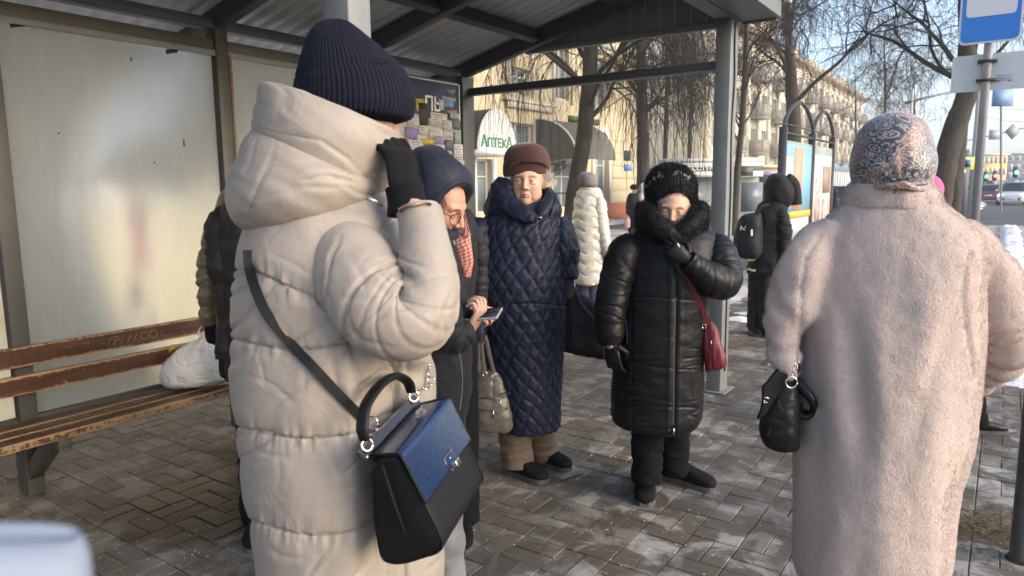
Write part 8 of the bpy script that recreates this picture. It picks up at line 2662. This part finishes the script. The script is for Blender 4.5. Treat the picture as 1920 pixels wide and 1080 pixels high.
P = loft([(1440, 388, 1478, 388, 0, 0.10), (1434, 378, 1484, 384, 0, 0.13), (1432, 360, 1489, 372, 0, 0.145), (1433, 345, 1488, 350, 0, 0.145), (1440, 331, 1480, 335, 0, 0.12), (1450, 325, 1468, 327, 0, 0.06), (1456, 324, 1462, 325, 0, 0.015)], 80, 50, 2.05, D11)
P, N = outward(P)
mk("hood", *grid_mesh(P + N * (0.008 * fbm(P * 9, 2))[..., None]), M_blkcl, R11, smooth=True)
rim = [at(x, y, D11 - 0.02) for x, y in ((1474, 334), (1487, 345), (1491, 366), (1492, 384))]
mk("hood_rim", *tube(rim, np.array([[0.05, 0.06]] * 4), 14, M=20), M_blkcl, R11, smooth=True)
BP = empty("backpack", at(1402, 440, D11 - 0.05), "dark navy backpack with small white emblem worn over the black jacket", "backpack")
M_pack = cloth("pack_navy", (0.012, 0.014, 0.022), 0.6)
P = loft([(1395, 402, 1422, 398, 0, 0.06), (1386, 410, 1428, 404, 0, 0.11), (1378, 432, 1430, 428, 0, 0.14), (1374, 455, 1430, 452, 0, 0.15), (1376, 474, 1428, 474, 0, 0.14), (1386, 483, 1420, 484, 0, 0.09)], 70, 60, 2.5, D11 - 0.08)
P, N = outward(P)
VFp = grid_mesh(P + N * (0.008 * fbm(P * 8, 2))[..., None])
mk("pack_body", *VFp, M_pack, BP, smooth=True)
SP = Surf(VFp)
pc = SP.hit(1394, 428, 0.004, D11)
em = [pc - RT * 0.025 - UP * 0.02, pc - RT * 0.025 + UP * 0.02, pc + RT * 0.01 - UP * 0.02, pc + RT * 0.02 + UP * 0.02]
mk("emblem", *tube(em, [0.004] * 4, 5), M_wh, BP)
pc = SP.hit(1409, 436, 0.006, D11)
mk("zip_tag", *tube([pc + UP * 0.03, pc - UP * 0.03], [0.008, 0.012], 6), M_wh, BP)
S11 = Surf(VF11)
for pts in (((1404, 487), (1410, 488), (1417, 487)), ((1403, 504), (1410, 506), (1417, 507))):
    mk("reflective_strip", *strap_on(S11, pts, 0.02, 0.004, 0.006, 10, d=D11 - 0.15), mat("reflective", (0.75, 0.72, 0.5), 0.4), R11)
mk("shoulder_strap", *tube([at(1418, 400, D11 - 0.13), at(1428, 388, D11 - 0.14), at(1440, 386, D11 - 0.1)], np.array([[0.03, 0.01]] * 3), 8, M=14), M_pack, BP, smooth=True)

# two people by the yellow corner
DA = 20.5
RA, _, _ = simple_person("person in black jacket walking by the yellow corner with a patterned bag", at(1187, 440, DA), DA,
    rows_h([(362, 1181, 1192, 0, 0.08), (367, 1177, 1196, 0, 0.15), (380, 1176, 1198, 0, 0.18), (400, 1177, 1197, 0, 0.18), (406, 1180, 1194, 0, 0.14)]), M_blkcl, [[(1178, 370, 0, 3), (1177, 385, 0, 4), (1177, 402, 0, 3)]], at(1190, 354.5, DA), nrm(RT * 0.8 + FW * 0.6), 1.0, hn=30, hM=30, amp=0.01, res=0.25)
mk("cap", *sphere(at(1189, 351, DA), (0.12, 0.12, 0.09), 14, 8), M_knit, RA, smooth=True)
mk("patterned_bag", *tube([at(1180, 405, DA), at(1179, 414, DA), at(1178, 426, DA)], np.array([[0.09, 0.05], [0.19, 0.09], [0.17, 0.1]]), 14, M=12), mat("floral_bag", (0.45, 0.38, 0.36), 0.7, c2=(0.4, 0.16, 0.17), nscale=16), label="floral shopping bag carried past the yellow corner", category="bag")
RB_, _, _ = simple_person("person in white and red jacket by the yellow corner", at(1206, 440, DA), DA,
    rows_h([(360, 1201, 1212, 0, 0.08), (366, 1197, 1216, 0, 0.15), (380, 1195, 1218, 0, 0.18), (402, 1196, 1217, 0, 0.18), (408, 1199, 1212, 0, 0.14)]), mat("white_jacket", (0.62, 0.62, 0.63), 0.6), [[(1199, 368, 0, 3), (1197, 384, 0, 4), (1197, 400, 0, 3)]], at(1207, 354, DA), FW, 1.0, hn=30, hM=30, amp=0.01, res=0.25)
mk("hood", *sphere(at(1207, 353.5, DA), (0.14, 0.14, 0.16), 14, 8), mat("white_jacket", (0, 0, 0)), RB_, smooth=True)
mk("red_panel", *tube([at(1201, 377, DA - 0.17), at(1203, 386, DA - 0.2), at(1201, 400, DA - 0.19)], np.array([[0.07, 0.03], [0.11, 0.03], [0.06, 0.02]]), 10, M=10), mat("red_cloth", (0.5, 0.03, 0.03), 0.6), RB_, smooth=True)
DB_ = 26.0
RC, _, _ = simple_person("small dark figure walking beyond the poster stand", at(1563, 400, DB_), DB_,
    rows_h([(366, 1559, 1567, 0, 0.08), (370, 1555, 1571, 0, 0.16), (380, 1554, 1573, 0, 0.18), (394, 1555, 1572, 0, 0.18), (398, 1558, 1569, 0, 0.12)]), M_blkcl, [], at(1564, 360.5, DB_), FW, 1.0, hn=26, hM=24, amp=0.01, res=0.22)
mk("hood", *sphere(at(1564, 360.5, DB_), (0.13, 0.13, 0.15), 12, 8), M_blkcl, RC, smooth=True)
# passer-by hidden behind the teddy coat: pink hat, green shoulder, one boot
DD = 3.85
fd = ground(1806, 812)
RD, _, _ = simple_person("passer-by in green jacket and pink hat almost hidden behind the teddy coat", at(1790, 700, DD), DD,
    rows_h([(398, 1752, 1796, 0, 0.06), (415, 1735, 1822, 0, 0.11), (432, 1722, 1845, 0, 0.14), (470, 1716, 1850, 0, 0.16), (560, 1718, 1836, 0, 0.16), (640, 1720, 1815, 0, 0.16), (655, 1730, 1800, 0, 0.13)]), mat("lime_jacket", (0.25, 0.42, 0.05), 0.6, c2=(0.3, 0.48, 0.08), nscale=6), [], at(1738, 372, DD), nrm(RT * 0.6 + FW * 0.8), 0.9,
    feet=[(fd, fd + RT * 0.25), (fd - RT * 0.3 + FW * 0.1, fd - RT * 0.1 + FW * 0.1)], shoes=M_leather)
mk("hat", *sphere(at(1740, 357, DD), (0.075, 0.08, 0.085), 20, 14), mat("pink_knit", (0.6, 0.12, 0.28), 0.8, bump=0.5, bscale=120), RD, smooth=True)

# ================================================================== pale thing close to the lens, bottom left
c_ = at(60, 1085, 0.2)
P = loft([(-95, 1010, 150, 1008, 0, 0.004), (-100, 1002, 150, 1000, 0, 0.009), (-105, 1025, 166, 1025, 0, 0.016), (-108, 1080, 172, 1080, 0, 0.02), (-110, 1150, 174, 1150, 0, 0.02), (-110, 1250, 170, 1250, 0, 0.015)], 50, 40, 2.6, 0.2)
mk("blurred_object", *grid_mesh(outward(P)[0]), mat("pale_blue_cloth", (0.22, 0.26, 0.33), 0.8), smooth=True, loc=c_, label="pale bluish rounded object blurred in the bottom left corner", category="object")

# ================================================================== thin winter haze
hm = bpy.data.materials.new("haze_air")
hm.use_nodes = True
hn_ = hm.node_tree.nodes
hn_.remove(hn_["Principled BSDF"])
pv = hn_.new("ShaderNodeVolumePrincipled")
pv.inputs["Color"].default_value = (0.86, 0.92, 1.0, 1)
pv.inputs["Density"].default_value = 0.0011
pv.inputs["Anisotropy"].default_value = 0.2
hm.node_tree.links.new(pv.outputs[0], hn_["Material Output"].inputs["Volume"])
mk("haze", *box(-410, 410, -130, 810, -1.7, 40.0), hm, kind="stuff", label="thin pale winter haze over the street", category="haze")
scene.cycles.volume_bounces = 1
